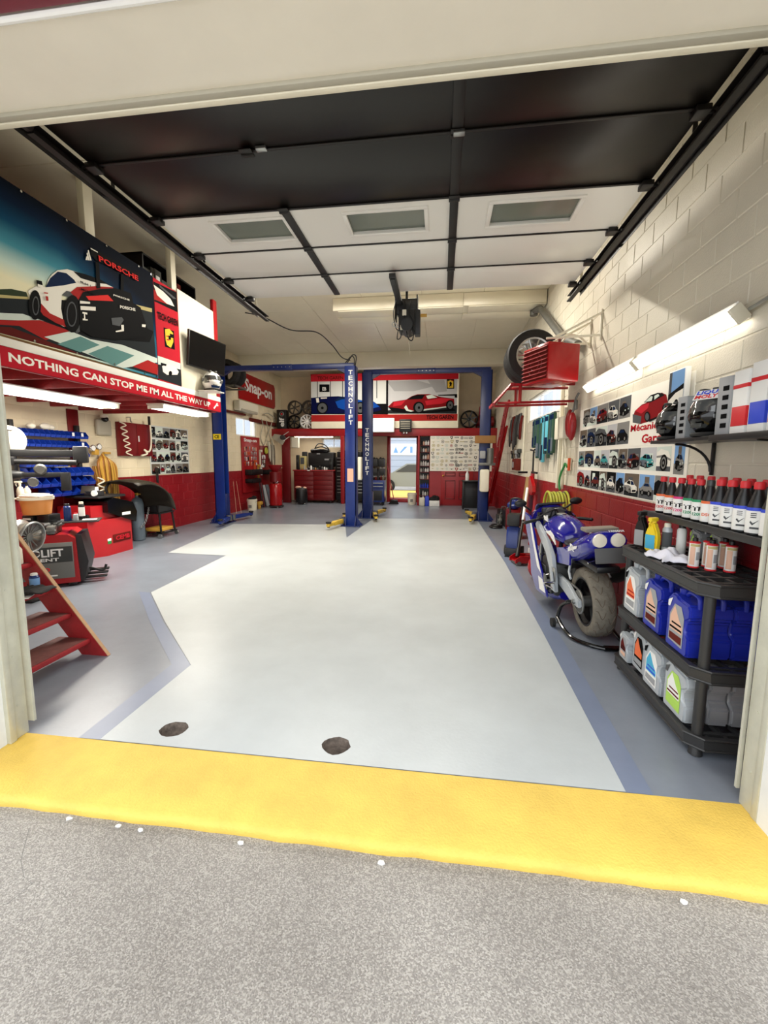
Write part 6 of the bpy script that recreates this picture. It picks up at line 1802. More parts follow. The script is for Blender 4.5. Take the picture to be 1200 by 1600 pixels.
for iz in range(9):
    for ix in range(12):
        cx, cz = -0.31 + ix * 0.165 + r.uniform(-.02, .02), 1.32 + iz * 0.136 + r.uniform(-.015, .015)
        kd = r.random()
        m_ = r.choice([0, 1, 1, 2, 2, 3, 5]) if ix > 3 else r.choice([4, 4, 5, 0])
        s = r.uniform(0.04, 0.06)
        if kd < 0.3:
            em.flat(disc(cx, cz, s), (0, yy, 0), U, V, m_).flat(disc(cx, cz, s * 0.72), (0, yy - 0.0006, 0), U, V, 6).flat(disc(cx, cz, s * 0.4), (0, yy - 0.0012, 0), U, V, m_)
        elif kd < 0.5:
            em.flat(disc(cx, cz, s * 1.4, s * 0.7), (0, yy, 0), U, V, m_).flat(disc(cx, cz, s * 1.1, s * 0.45), (0, yy - 0.0006, 0), U, V, 6).flat(rect(cx - s * .7, cx + s * .7, cz - s * .12, cz + s * .12), (0, yy - 0.0012, 0), U, V, m_)
        elif kd < 0.68:
            em.flat([(cx - s, cz + s), (cx + s, cz + s), (cx + s * .9, cz - s * .2), (cx, cz - s * 1.2), (cx - s * .9, cz - s * .2)], (0, yy, 0), U, V, m_).flat(disc(cx, cz + s * .2, s * .5), (0, yy - 0.0006, 0), U, V, 6)
        elif kd < 0.84:
            em.flat(rect(cx - s * 1.4, cx + s * 1.4, cz - s * .35, cz + s * .35), (0, yy, 0), U, V, m_).flat(rect(cx - s * 1.1, cx + s * 1.1, cz - s * .1, cz + s * .1), (0, yy - 0.0006, 0), U, V, 6)
        else:
            em.flat([(cx - s * 1.5, cz + s * .3), (cx, cz - s * .2), (cx + s * 1.5, cz + s * .3), (cx, cz + s * .15)], (0, yy, 0), U, V, m_).flat(disc(cx, cz, s * .35), (0, yy - .0006, 0), U, V, m_)
build('printed_emblems', em, mats_e, t, smooth=0)['kind'] = 'stuff'
tx = MB().text('TVR', (0.58, yy - 0.002, 1.98), U, V, 0.2, 0.07, 0.001).text('RUF', (0.5, yy - 0.002, 1.86), U, V, 0.16, 0.07, 0.001).text('3B', (0.5, yy - 0.002, 1.40), U, V, 0.14, 0.09, 0.001)
build('printed_lettering', tx, 'ink_black', t)

# things along the left back wall -------------------------------------------
t = T('brand_sign', 'large red sign with white lettering high on the left wall', 'sign', (-6.27, 14.4, 3.57), world=True)
sp = [(13.05, 3.5), (15.7, 3.62), (15.8, 3.72), (15.8, 4.32), (15.7, 4.42), (13.05, 4.42)]
build('panel', MB().prism([(12.9, 3.5), (15.72, 3.5), (15.82, 3.6), (15.82, 4.25), (15.72, 4.355), (12.9, 4.355)], (-6.285, 0, 0), (0, 1, 0), (0, 0, 1), (0.03, 0, 0)), 'red_gloss', t)
build('lettering', MB().text('Snap-on', (-6.255, 13.3, 3.68), (0, 1, 0), (0, 0, 1), 2.2, 0.52, 0.004), 'label_white', t)
for k, y in enumerate((11.5, 11.85)):
    t = T('car_tire', 'black tire lying sideways on the high left wall rack', 'tire', (-5.9, y, 3.65), 0, 'tires on the left wall rack')
    build('carcass', MB().lathe([(0.22, -0.11), (0.29, -0.13), (0.335, -0.11), (0.345, -0.05), (0.345, 0.05), (0.335, 0.11), (0.29, 0.13), (0.22, 0.11), (0.21, 0)], (0, 0, 0.345), 30, axis='y', caps=False), 'rubber', t)
    gr = MB()
    for g_ in (-0.06, 0.0, 0.06):
        gr.torus((0, g_, 0.345), 0.345, 0.006, 'y', 30, 5)
    build('tread_ribs', gr, 'black', t)
t = T('tire_rack', 'steel rack high on the left wall carrying two tires', 'rack', (-6.1, 12.0, 3.6), world=True)
build('shelf_bars', MB().box(-6.28, -5.6, 11.3, 11.34, 3.6, 3.64).box(-6.28, -5.6, 12.0, 12.04, 3.6, 3.64).box(-5.64, -5.6, 11.3, 12.04, 3.61, 3.65).box(-6.1, -6.06, 11.3, 12.04, 3.61, 3.65), 'dull_metal', t)
t = T('air_conditioner', 'white split air conditioner on the wall under the red sign', 'air conditioner', (-6.2, 13.1, 3.1), world=True)
build('body', MB().rbox(-6.287, -6.08, 12.55, 13.9, 3.1, 3.42, 0.04, seg=3), 'offwhite_plastic', t)
build('louvre', MB().rbox(-6.1, -6.06, 12.65, 13.8, 3.1, 3.17, 0.01), 'beige_plastic', t)
one('wall_pipe', MB().rbox(-6.287, -6.2, 11.8, 13.2, 3.0, 3.06, 0.006).rbox(-6.287, -6.22, 13.6, 15.8, 2.86, 2.98, 0.006), 'ink_brown', 'dark brown rail running along the left wall under the air conditioner', 'rail', (-6.25, 13.5, 2.9), world=True)
one('wall_cables', MB().tube(bez([(-6.203, 14.4, 3.0), (-6.203, 14.5, 2.8), (-6.26, 14.42, 2.4), (-6.27, 14.7, 2.13), (-6.26, 15.0, 2.5), (-6.203, 15.2, 2.82), (-6.203, 15.3, 2.95)]), 0.016).tube(bez([(-6.2, 14.6, 3.2), (-6.15, 14.9, 3.25), (-6.15, 15.4, 3.15)]), 0.02).tube(bez([(-6.2, 14.8, 3.0), (-6.15, 14.9, 2.5), (-6.15, 15.2, 2.2), (-6.15, 15.3, 1.6)]), 0.014), 'beige_plastic', 'tangle of grey cables on the left wall beside the window', 'cable', (-6.2, 14.8, 2.5), world=True)

t = T('tool_board', 'red tool board with white lettering on the left wall', 'tool board', (-6.27, 13.9, 0.5), world=True)
build('panel', MB().rbox(-6.288, -6.25, 12.95, 14.3, 0.55, 2.36, 0.006), 'red_paint', t)
build('panel', MB().rbox(-6.288, -6.25, 14.34, 15.44, 0.4, 2.1, 0.006), 'red_deep', t)
build('lettering', MB().text('Snap-on', (-6.25, 13.1, 2.16), (0, 1, 0), (0, 0, 1), 0.95, 0.14, 0.004), 'label_white', t)
for k_, (a_, b_, c_, d_) in enumerate(((13.1, 13.95, 1.12, 1.3), (13.1, 13.8, 0.86, 1.0), (14.4, 15.0, 1.1, 1.26))):
    one('tool_tray', MB().rbox(-6.249, -6.0, a_, b_, c_, c_ + 0.02, 0.006).rbox(-6.02, -6.0, a_, b_, c_, d_, 0.006).rbox(-6.249, -6.0, a_, a_ + 0.02, c_, d_, 0.006).rbox(-6.249, -6.0, b_ - 0.02, b_, c_, d_, 0.006), 'black', ['black tray under the tools of the lettered red board', 'lowest black tray on the lettered red board', 'black tray on the dark red board'][k_], 'tray', (-6.12, (a_ + b_) / 2, c_), world=True)
r = random.Random(12)
kinds = []
for i in range(44):
    k_ = i - 32
    y, z = (13.08 + i % 8 * 0.12, 1.98 - i // 8 * 0.16 + r.uniform(-.008, .008)) if i < 32 else (14.42 + k_ % 4 * 0.075, 1.72 - k_ // 4 * 0.15)
    ty = r.random()
    mb = MB()
    if ty < 0.35:      # spanner
        mb.rbox(-0.006, 0.006, -0.012, 0.012, -0.1, 0.02, 0.003).torus((0, 0, 0.04), 0.022, 0.009, 'x', 10, 5)
        kd = 'spanner'
    elif ty < 0.65:    # screwdriver
        mb.cyl((0, 0, -0.1), (0, 0, 0.0), 0.006, n=6).cyl((0, 0, 0.0), (0, 0, 0.08), 0.018, 0.014, 8)
        kd = 'screwdriver'
    else:              # pliers
        mb.rbox(-0.006, 0.006, -0.03, -0.012, -0.11, 0, 0.003).rbox(-0.006, 0.006, 0.012, 0.03, -0.11, 0, 0.003).rbox(-0.008, 0.008, -0.022, 0.022, 0.0, 0.06, 0.006)
        kd = 'pliers'
    mb.v = [(a, b, c * 0.72) for a, b, c in mb.v]
    mb.cyl((-0.03, 0, 0.01), (0.0, 0, 0.01), 0.006, n=6)
    one('hand_' + kd if kd == 'spanner' else kd, mb, r.choice(['steel', 'label_white', 'black', 'ink_orange', 'steel', 'label_peach', 'ink_sepia']), 'small %s hanging on the red tool board' % kd, 'tool', (-6.22, y, z), group='tools on the red board')
for i, (y, z, mm, hh) in enumerate(((14.02, 1.2, 'hose_gold', 0.5), (13.74, 1.45, 'ink_orange', 0.3), (14.2, 1.6, 'offwhite_plastic', 0.7), (14.28, 1.25, 'label_white', 0.35))):
    one('air_gun', MB().rbox(-0.02, 0.04, -0.02, 0.02, -hh / 2, hh / 2, 0.012).rbox(-0.02, 0.1, -0.025, 0.025, hh / 2 - 0.08, hh / 2, 0.012), mm, ['amber handled tool', 'orange handled tool', 'long cream tool', 'white handled tool'][i] + ' hanging on the red tool board', 'tool', (-6.22, y, z))
one('tape_reel', MB().torus((0, 0, 0), 0.09, 0.03, 'x', 20, 8).cyl((-0.02, 0, 0), (0.02, 0, 0), 0.04), 'hose_lime', 'lime green tape reel on the dark red board', 'reel', (-6.2, 14.72, 1.93))
for i in range(6):
    one('hanging_belt', MB().tube(bez([(0, -0.02, 0), (0.02, -0.035, -0.3), (0.02, 0, -0.62 - 0.05 * i), (0.02, 0.035, -0.3), (0, 0.02, 0)], 6), 0.013, 6).cyl((-0.095, 0, 0), (0.01, 0, 0), 0.008, n=6), ['beige_plastic', 'offwhite_plastic', 'ink_sepia'][i % 3], 'pale hose loop hanging at the back of the left wall', 'hose', (-6.2, 14.93 + i * 0.1, 2.28 - (i % 3) * 0.06), group='hose loops on the back left wall')
t = T('dent_puller', 'black framed pulley with two white prongs by the red post', 'tool', (-5.95, 15.2, 2.1), world=True)
build('drum', MB().lathe([(0.09, -0.06), (0.09, 0.06)], (-5.75, 15.2, 2.42), 16, axis='y'), 'black', t)
build('prong', MB().tube([(-5.7, 15.15, 2.5), (-5.5, 15.12, 2.62)], 0.012).tube([(-5.7, 15.15, 2.3), (-5.48, 15.12, 2.44)], 0.014), 'label_white', t)
build('plate', MB().prism([(-6.2, 2.4), (-5.8, 2.15), (-5.7, 2.3), (-5.75, 2.5), (-6.1, 2.55)], (0, 15.25, 0), (1, 0, 0), (0, 0, 1), (0, 0.03, 0)), 'beige_plastic', t)
t = T('oil_drainer', 'tall red oil drain tank with a funnel bowl on wheels', 'oil drainer', (-5.55, 13.9, 0))
build('tank', MB().lathe([(0.2, 0.08), (0.21, 0.1), (0.21, 0.75), (0.17, 0.82), (0.05, 0.84)], n=24), 'red_gloss', t)
build('pole', MB().cyl((0, 0, 0.84), (0, 0, 1.25), 0.03), 'label_white', t)
build('bowl', MB().lathe([(0.05, 1.2), (0.12, 1.24), (0.25, 1.42), (0.26, 1.44), (0.24, 1.43), (0.1, 1.27)], n=24), 'red_paint', t)
build('upper_tank', MB().lathe([(0.15, 0.86), (0.19, 0.88), (0.19, 1.2), (0.15, 1.22)], n=24), 'red_deep', t)
build('valve', MB().tube(bez([(0.0, -0.2, 0.86), (0.1, -0.25, 0.84), (0.18, -0.24, 0.9)]), 0.014), 'chrome', t)
build('base', MB().lathe([(0.24, 0.05), (0.25, 0.06), (0.25, 0.08), (0.2, 0.085)], n=24), 'black', t)
for a in (0.5, 2.1, 3.7, 5.3):
    build('caster', MB().lathe([(0.028, -0.012), (0.028, 0.012)], (0.22 * math.cos(a), 0.22 * math.sin(a), 0.028), 12, axis='y'), 'steel', t)
for i, (y, mm, ln) in enumerate(((13.86, 'black', 0.95), (13.97, 'red_deep', 1.0), (14.08, 'black', 0.8))):
    one('pry_bar', MB().cyl((0.12, 0, 0), (0.0, 0, ln), 0.022, n=8).rbox(-0.03, 0.03, -0.03, 0.03, ln - 0.05, ln, 0.008), mm, ['black pole leaning on the red board by the bucket', 'red pole leaning on the red board', 'short black pole leaning on the dark red board'][i], 'pole', (-6.12, y, 0))
t = T('yellow_drill', 'yellow and red power tool on the floor by the left wall', 'tool', (-5.95, 13.5, 0))
build('body', MB().rbox(-0.06, 0.06, -0.12, 0.12, 0.12, 0.24, 0.03).rbox(-0.04, 0.04, -0.1, -0.02, 0.0, 0.14, 0.015), 'hose_gold', t)
build('chuck', MB().cyl((0, 0.12, 0.18), (0, 0.22, 0.18), 0.03, 0.02), 'black', t)
for i, (y, mm) in enumerate(((14.25, 'jug_silver'), (14.55, 'tank_grey'))):
    one('leaning_sheet', MB().rbox(-0.008, 0.008, -0.12, 0.12, 0, 0.75, 0.003).xf(Matrix.Rotation(-0.22, 4, 'Y')), mm, ['pale metal sheet leaning on the dark red board', 'grey green sheet leaning beside the red oil drainer'][i], 'sheet', (-5.98, y, 0.005))
for i in range(2):
    one('wall_wire', MB().tube([(0.25 + 0.1 * i, 0.1 * i, 0), (0.0, 0.35 + 0.2 * i, 0.95)], 0.005, 5), 'label_peach', 'thin wire slanting down the red wall behind the lift', 'wire', (-6.28, 12.0, 0.0), group='wires on the red wall')
t = T('black_vacuum', 'black workshop vacuum with rags on top beside the oil drainer', 'vacuum', (-5.05, 15.1, 0))
build('drum', MB().lathe([(0.2, 0.06), (0.22, 0.1), (0.22, 0.42), (0.2, 0.48)], n=20), 'black', t)
build('lid', MB().lathe([(0.22, 0.48), (0.2, 0.56), (0.1, 0.62)], n=20), 'black_plastic', t)
build('rag', MB().ball((-0.1, -0.05, 0.62), (0.12, 0.08, 0.05), 8).ball((0.12, 0, 0.6), (0.08, 0.06, 0.04), 8), 'label_peach', t)
for p in ((-0.15, -0.1), (0.15, -0.1), (0, 0.18)):
    build('caster', MB().ball((*p, 0.03), 0.03, 8).cyl((*p, 0.03), (*p, 0.07), 0.012), 'steel', t)

# a parked car outside the back doorway -----------------------------------
t = T('parked_car', 'silver car parked in the yard beyond the back doorway', 'car', (-1.2, 22, 0.02))
prof = [(-2.2, 0.3), (-2.25, 0.6), (-2.1, 0.85), (-1.2, 0.98), (-0.5, 1.42), (0.9, 1.45), (1.6, 1.0), (2.2, 0.9), (2.25, 0.4), (2.1, 0.28)]
body = MB().prism(prof, (0, -0.85, 0), (1, 0, 0), (0, 0, 1), (0, 1.7, 0))
build('body', body, 'car_silver', t)
build('window', MB().prism([(-1.05, 1.0), (-0.45, 1.36), (0.85, 1.38), (1.4, 1.02)], (0, -0.86, 0), (1, 0, 0), (0, 0, 1), (0, -0.004, 0)), 'ink_grey', t)
for x in (-1.4, 1.4):
    wq = build('wheel', MB().lathe([(0.2, -0.1), (0.33, -0.1), (0.33, 0.1), (0.2, 0.1)], (x, -0.82, 0.33), 22, axis='y'), 'rubber', t)
    build('hubcap', MB().lathe([(0.2, -0.11), (0.1, -0.12)], (x, -0.82, 0.33), 18, axis='y'), 'alloy', wq)
build('bumper_lamp', MB().rbox(1.9, 2.2, -0.87, -0.84, 0.7, 0.85, 0.01), 'label_red', t)
t = T('yard_sign', 'pale sign with blue lettering on the white yard wall', 'sign', (-2.0, 26.95, 2.3), world=True)
build('panel', MB().rbox(-3.2, -1.2, 26.93, 26.965, 1.9, 2.6, 0.004), 'label_white', t)
build('blue_marks', MB().prism([(-3.0, 2.05), (-2.85, 2.45), (-2.7, 2.05)], (0, 26.93, 0), (1, 0, 0), (0, 0, 1), (0, -0.004, 0)).prism([(-2.5, 2.05), (-2.1, 2.45), (-2.3, 2.45), (-2.62, 2.05)], (0, 26.93, 0), (1, 0, 0), (0, 0, 1), (0, -0.004, 0)).prism(rect(-1.95, -1.8, 2.05, 2.45), (0, 26.93, 0), (1, 0, 0), (0, 0, 1), (0, -0.004, 0)), 'ink_sky', t)

# ================================================================== RIGHT WALL
WXR = XR - 0.008
strip_light('strip_light', 'twin tube fluorescent lamp over the motorcycle helmets', (1.815, 3.75, 2.56), 1.38, 'y', 2, 0, 0.13, None, (-0.75, 0, -0.66))
strip_light('strip_light', 'twin tube fluorescent lamp ending near the red heater', (1.815, 5.19, 2.56), 1.38, 'y', 2, 0, 0.13, None, (-0.75, 0, -0.66))
one('conduit', MB().tube(bez([(1.86, 3.04, 2.58), (1.86, 2.85, 2.6), (1.87, 2.6, 2.68), (1.87, 2.2, 2.7)]), 0.012, 8), 'steel', 'thin steel conduit running from the wall lamp to the doorway', 'pipe', (1.86, 2.7, 2.6), world=True)

# photo collage
t = T('photo_collage', 'white wall banner with four rows of colour car photos on the right wall', 'poster', (WXR, 5.0, 1.3), world=True)
build('sheet', MB().box(WXR - 0.004, WXR + 0.006, 3.62, 6.34, 1.285, 2.33), 'white', t, smooth=0)
r = random.Random(44)
XS = WXR - 0.0042
photo_strip(t, r, XS, 4.72, 6.2, 2.09, 2.31, 5, True, -1)
photo_strip(t, r, XS, 4.72, 6.3, 1.82, 2.05, 5, True, -1)
photo_strip(t, r, XS, 3.86, 6.3, 1.56, 1.77, 9, True, -1)
photo_strip(t, r, XS, 3.66, 3.82, 1.54, 1.78, 1, True, -1)
photo_strip(t, r, XS, 3.86, 6.32, 1.295, 1.52, 9, True, -1)
build('white_margin', MB().box(WXR - 0.006, WXR - 0.0041, 3.66, 4.69, 1.79, 2.32), 'white', t, smooth=0)
picture('coupe_picture', t, POSTER_COUPE, (WXR - 0.0062, 0, 0), (0, 1, 0), (0, 0, 1), 0.0005, -1)
lt = MB().text('Mécanique', (WXR - 0.0062, 4.68, 1.915), (0, -1, 0), (0, 0, 1), 0.72, 0.085, 0.002)
lt.text('Garen', (WXR - 0.0062, 4.42, 1.815), (0, -1, 0), (0, 0, 1), 0.46, 0.08, 0.002)
build('lettering', lt, 'ink_red', t)
t = T('small_photo', 'small blue toned car photo standing out above the helmets', 'picture', (1.8, 3.72, 2.1), world=True)
build('canvas', MB().rbox(1.82, 1.86, 3.62, 3.86, 2.05, 2.36, 0.004), 'label_white', t)
picture('photo_print', t, [('ink_sky', rect(3.63, 3.85, 2.06, 2.35)), ('ink_grey', rect(3.81, 3.85, 2.06, 2.35)), ('ink_black', [(3.85, 2.06), (3.85, 2.18), (3.7, 2.22), (3.63, 2.24), (3.63, 2.06)]), ('white_print', [(3.84, 2.07), (3.84, 2.13), (3.74, 2.18), (3.63, 2.2), (3.63, 2.07)]), ('ink_black', disc(3.72, 2.1, 0.03))], (1.819, 0, 0), (0, 1, 0), (0, 0, 1), 0.0005, -1)

# wall shelf with helmets
t = T('helmet_shelf', 'black wall shelf on curved brackets carrying two helmets', 'shelf', (1.75, 2.9, 1.78), world=True)
build('board', MB().rbox(1.58, WXR - 0.002, 2.12, 3.56, 1.775, 1.8, 0.004), 'black', t)
build('board', MB().rbox(1.56, WXR - 0.002, 2.12, 2.8, 1.765, 1.8, 0.004), 'black', t)
for y in (3.3, 2.5):
    br = MB().rbox(WXR - 0.02, WXR - 0.002, y - 0.012, y + 0.012, 1.55, 1.775, 0.003)
    br.tube([(WXR - 0.02 - 0.24 * (1 - math.sin(a)), y, 1.575 + 0.19 * math.cos(a)) for a in [PI / 2 * i / 8 for i in range(9)]], 0.009, 6)
    build('bracket', br, 'black', t)
helmet('motorcycle_helmet', 'smaller black full face helmet on the wall shelf', (1.7, 3.42, 1.801), -1.1, 'black_gloss', 'dark_sign', 'helmets on the wall shelf', 1.0)
h2 = helmet('motorcycle_helmet', 'larger black full face helmet with a lettered sticker', (1.72, 3.0, 1.801), -1.1, 'black_gloss', 'dark_sign', 'helmets on the wall shelf', 1.12)
st = MB().rbox(-0.075, 0.075, -0.004, 0.004, -0.035, 0.035, 0.002)
st.text('LIQUI', (-0.065, -0.0045, 0.002), (1, 0, 0), (0, 0, 1), 0.13, 0.028, 0.002, 1)
st.text('MOLY', (-0.065, -0.0045, -0.031), (1, 0, 0), (0, 0, 1), 0.13, 0.028, 0.002, 2)
so = build('sticker', st, ['label_white', 'label_blue', 'label_red'], h2)
so.location = (0.02, -0.143, 0.25)
so.rotation_euler = (-0.62, 0, 0.05)


def upright_carton(loc, label, w, h, colors, rz=0.0):
    t = T('blister_carton', label, 'box', loc, rz)
    build('carton', MB().rbox(-0.05, 0.05, -w / 2, w / 2, 0, h, 0.003), colors[0], t)
    build('end_print', MB().box(-0.047, 0.047, -w / 2 - 0.002, -w / 2, 0.01, h - 0.01), colors[1], t)
    for i in range(5):
        build('side_mark', MB().box(-0.053, -0.05, -w * 0.3, w * 0.1, h * (0.12 + 0.16 * i), h * (0.2 + 0.16 * i)), colors[2], t)
    return t


upright_carton((1.66, 3.22, 1.801), 'slim grey carton between the two helmets', 0.09, 0.28, ('label_grey', 'jug_silver', 'ink_black'), 0.15)
upright_carton((1.66, 2.78, 1.801), 'tall grey carton after the larger helmet', 0.1, 0.33, ('label_grey', 'jug_silver', 'ink_black'), 0.15)
for i, (y, hh, c0, c1) in enumerate(((2.64, 0.34, 'label_white', 'label_red'), (2.5, 0.36, 'label_white', 'label_blue'), (2.36, 0.36, 'label_white', 'label_red'))):
    t = T('accessory_pack', ['white pack with red bands on the helmet shelf', 'white pack with a blue panel on the helmet shelf', 'white pack with red bands at the shelf end'][i], 'pack', (1.66, y, 1.801))
    build('card', MB().rbox(-0.05, 0.05, -0.06, 0.06, 0, hh, 0.004), c0, t)
    build('print', MB().rbox(-0.053, -0.02, -0.063, 0.05, hh * 0.12, hh * 0.43, 0.001), c1, t)
    build('print', MB().rbox(-0.053, 0.04, -0.063, 0.056, hh * 0.72, hh * 0.78, 0.001), 'label_red', t)

# ------------------------------------------------------------------ oil shelving
SX0, SX1, SY0, SY1 = 1.40, 1.88, 2.40, 3.52
t = T('oil_shelving', 'black plastic shelving unit full of oil jugs against the right wall', 'shelving', (1.64, 2.96, 0), world=True)
for z in (0.13, 0.52, 1.0):
    c = 0.07
    ring = [(SX0, SY0 + c), (SX0 + c, SY0), (SX1 - 0.02, SY0), (SX1, SY0 + 0.02), (SX1, SY1 - 0.02), (SX1 - 0.02, SY1), (SX0 + c, SY1), (SX0, SY1 - c)]
    inner = [(SX0 + 0.025, SY0 + c + .01), (SX0 + c + .01, SY0 + 0.025), (SX1 - 0.03, SY0 + 0.025), (SX1 - 0.025, SY0 + 0.03), (SX1 - 0.025, SY1 - 0.03), (SX1 - 0.03, SY1 - 0.025), (SX0 + c + .01, SY1 - 0.025), (SX0 + 0.025, SY1 - c - .01)]
    f = MB()
    n = 8
    vs = [(x, y, z - 0.075) for x, y in ring] + [(x - (0.006 if x < 1.6 else -0.0), y, z) for x, y in ring] + [(x, y, z) for x, y in inner] + [(x, y, z - 0.075) for x, y in inner]
    fs = []
    for a, b in ((0, 1), (1, 2), (2, 3), (3, 0)):
        for i in range(n):
            j = (i + 1) % n
            fs.append((a * n + i, a * n + j, b * n + j, b * n + i))
    f.add(vs, fs)
    f.tube([(x - 0.004 if x < 1.6 else x, y, z - 0.006) for x, y in ring], 0.008, 6, closed=True).tube([(x, y, z - 0.07) for x, y in ring], 0.007, 6, closed=True)
    sh = build('shelf_tier', f, 'shelf_plastic', t)
    for i in range(9):
        y = SY0 + 0.07 + i * (SY1 - SY0 - 0.14) / 8
        build('slat', MB().box(SX0 + 0.02, SX1 - 0.02, y - 0.012, y + 0.012, z - 0.03, z - 0.004), 'shelf_plastic', sh)
    for i in range(4):
        x = SX0 + 0.1 + i * 0.1
        build('slat', MB().box(x - 0.01, x + 0.01, SY0 + 0.02, SY1 - 0.02, z - 0.034, z - 0.008), 'shelf_plastic', sh)
for x, y in ((SX0 + 0.06, SY0 + 0.06), (SX0 + 0.06, SY1 - 0.06), (SX1 - 0.05, SY0 + 0.05), (SX1 - 0.05, SY1 - 0.05)):
    for z0, z1 in ((0.13, 0.447), (0.52, 0.927)):
        build('post', MB().cyl((x, y, z0), (x, y, z1), 0.028, n=16), 'shelf_plastic', t)
    build('foot', MB().lathe([(0.03, 0), (0.036, 0.004), (0.034, 0.02), (0.026, 0.056)], (x, y, 0), 16), 'shelf_plastic', t)


def bevel_prism(poly, o, u, v, d, r, m=0):
    bm = bmesh.new()
    o, u, v, d = Vector(o), Vector(u), Vector(v), Vector(d)
    vs = [bm.verts.new(o + u * a + v * b) for a, b in poly]
    f = bm.faces.new(vs)
    e = bmesh.ops.extrude_face_region(bm, geom=[f])
    bmesh.ops.translate(bm, verts=[g for g in e['geom'] if isinstance(g, bmesh.types.BMVert)], vec=d)
    bmesh.ops.recalc_face_normals(bm, faces=bm.faces[:])
    bmesh.ops.bevel(bm, geom=bm.edges[:], offset=r, segments=2, affect='EDGES', clamp_overlap=True)
    bm.verts.index_update()
    out = MB().add([w.co[:] for w in bm.verts], [[w.index for w in g.verts] for g in bm.faces], m)
    bm.free()
    return out


def make_jug(label, body, cap, lab, w=0.24, h=0.37, th=0.115, group=None, name='oil_jug', marks=True):
    """Oil jug: label face looks along -X, grip side along -Y."""
    t = T(name, label, 'jug', (0, 0, 0), 0, group)
    sw, sz = w / 0.24, h / 0.37
    P = [(0.014, 0), (0.0, 0.02), (0.0, 0.12), (0.036, 0.15), (0.036, 0.21), (0.0, 0.235), (0.0, 0.285), (0.02, 0.312), (0.13, 0.322), (0.15, 0.338), (0.2, 0.338), (0.24, 0.30), (0.24, 0.02), (0.226, 0)]
    P = [((a - 0.12) * sw, b * sz) for a, b in P]
    build('body', bevel_prism(P, (-th / 2, 0, 0), (0, 1, 0), (0, 0, 1), (th, 0, 0), 0.013), body, t, smooth=50)
    hd = [(0.012, 0.295), (0.016, 0.345), (0.04, 0.362), (0.1, 0.364), (0.135, 0.34)]
    build('handle', MB().tube(bez([(0, (a - 0.12) * sw, b * sz) for a, b in hd], 5), 0.014 * sw, 10), body, t)
    build('cap', MB().lathe([(0.024 * sw, 0.335 * sz), (0.026 * sw, 0.34 * sz), (0.026 * sw, 0.368 * sz), (0.02 * sw, 0.371 * sz)], (0, 0.055 * sw, 0), 16), cap, t)
    if marks:
        x = -th / 2 - 0.0015
        pl = lambda pts, m, dx=0.0: MB().prism([((a - 0.12) * sw, b * sz) for a, b in pts], (x - dx, 0, 0), (0, 1, 0), (0, 0, 1), (-0.001, 0, 0), m)
        lb = MB()
        lb.merge(pl([(0.05, 0.04), (0.2, 0.05), (0.2, 0.21), (0.155, 0.28), (0.085, 0.28), (0.05, 0.22)], 0))
        lb.merge(pl([(0.06, 0.12), (0.19, 0.12), (0.19, 0.2), (0.15, 0.27), (0.1, 0.2), (0.06, 0.16)], 1, 0.001))
        lb.merge(pl([(0.06, 0.055), (0.19, 0.06), (0.19, 0.1), (0.06, 0.1)], 2, 0.001))
        lb.merge(pl([(0.18, 0.31), (0.225, 0.285), (0.225, 0.25), (0.205, 0.25)], 3, 0.001))
        lb.merge(pl([(0.062, 0.13), (0.188, 0.13), (0.188, 0.142), (0.062, 0.142)], 4, 0.002))
        lb.merge(pl([(0.07, 0.16), (0.17, 0.16), (0.17, 0.17), (0.07, 0.17)], 4, 0.002))
        build('label', lb, lab, t)
    return t


jb = make_jug('labelled blue oil jug by the corner post of the middle tier', 'jug_blue', 'jug_blue', ['label_grey', 'label_peach', 'ink_brown', 'label_white', 'ink_black'], group='blue oil jugs')
js = make_jug('silver oil jug with orange label beside the blue jugs', 'jug_silver', 'jug_silver', ['label_white', 'label_orange', 'label_grey', 'ink_black', 'kerb_red'])
jc = make_jug('silver oil jug with cyan label on the bottom tier', 'jug_silver', 'black', ['label_white', 'label_cyan', 'label_grey', 'ink_black', 'label_blue'], h=0.335)
jl = make_jug('silver oil jug with lime label on the bottom tier', 'jug_silver', 'black', ['label_lime', 'label_white', 'label_lime', 'ink_grey', 'kerb_dark'], h=0.335)
jm = make_jug('small silver oil jug at the far end of the bottom tier', 'jug_silver', 'black', ['label_grey', 'kerb_dark', 'label_peach', 'label_white', 'ink_black'], 0.15, 0.23, 0.1)
jk = make_jug('silver oil jug with orange and black label behind the small jug', 'jug_silver', 'jug_silver', ['ink_black', 'label_orange', 'label_grey', 'label_white', 'label_orange'], 0.2, 0.33, 0.11)
jg = make_jug('plain grey oil jug directly behind the lime label jug', 'jug_grey', 'jug_grey', [], h=0.335, marks=False, group='grey oil jugs')
Z2, Z1 = 0.521, 0.131
jb.location = (1.465, 2.655, Z2)
copy_tree(jb, None, (1.475, 2.985, Z2), label='labelled blue oil jug standing next to the silver one')
for i in range(3):
    copy_tree(jb, None, (1.465 + 0.118 * (i + 1), 2.655, Z2), label=['first', 'second', 'third'][i] + ' blue oil jug lined up behind the labelled corner jug')
    if i < 2:
        copy_tree(jb, None, (1.475 + 0.122 * (i + 1), 2.985, Z2), label=['first', 'second'][i] + ' blue oil jug behind the labelled jug next to the silver one')
js.location = (1.475, 3.30, Z2)
copy_tree(js, None, (1.6, 3.30, Z2), label='silver oil jug standing behind the orange label jug')
jc.location = (1.475, 2.92, Z1)
jl.location = (1.475, 2.64, Z1)
jk.location = (1.5, 3.17, Z1)
jm.location = (1.465, 3.352, Z1)
jg.location = (1.6, 2.64, Z1)
copy_tree(jg, None, (1.722, 2.64, Z1), label='plain grey oil jug second behind the lime label jug')
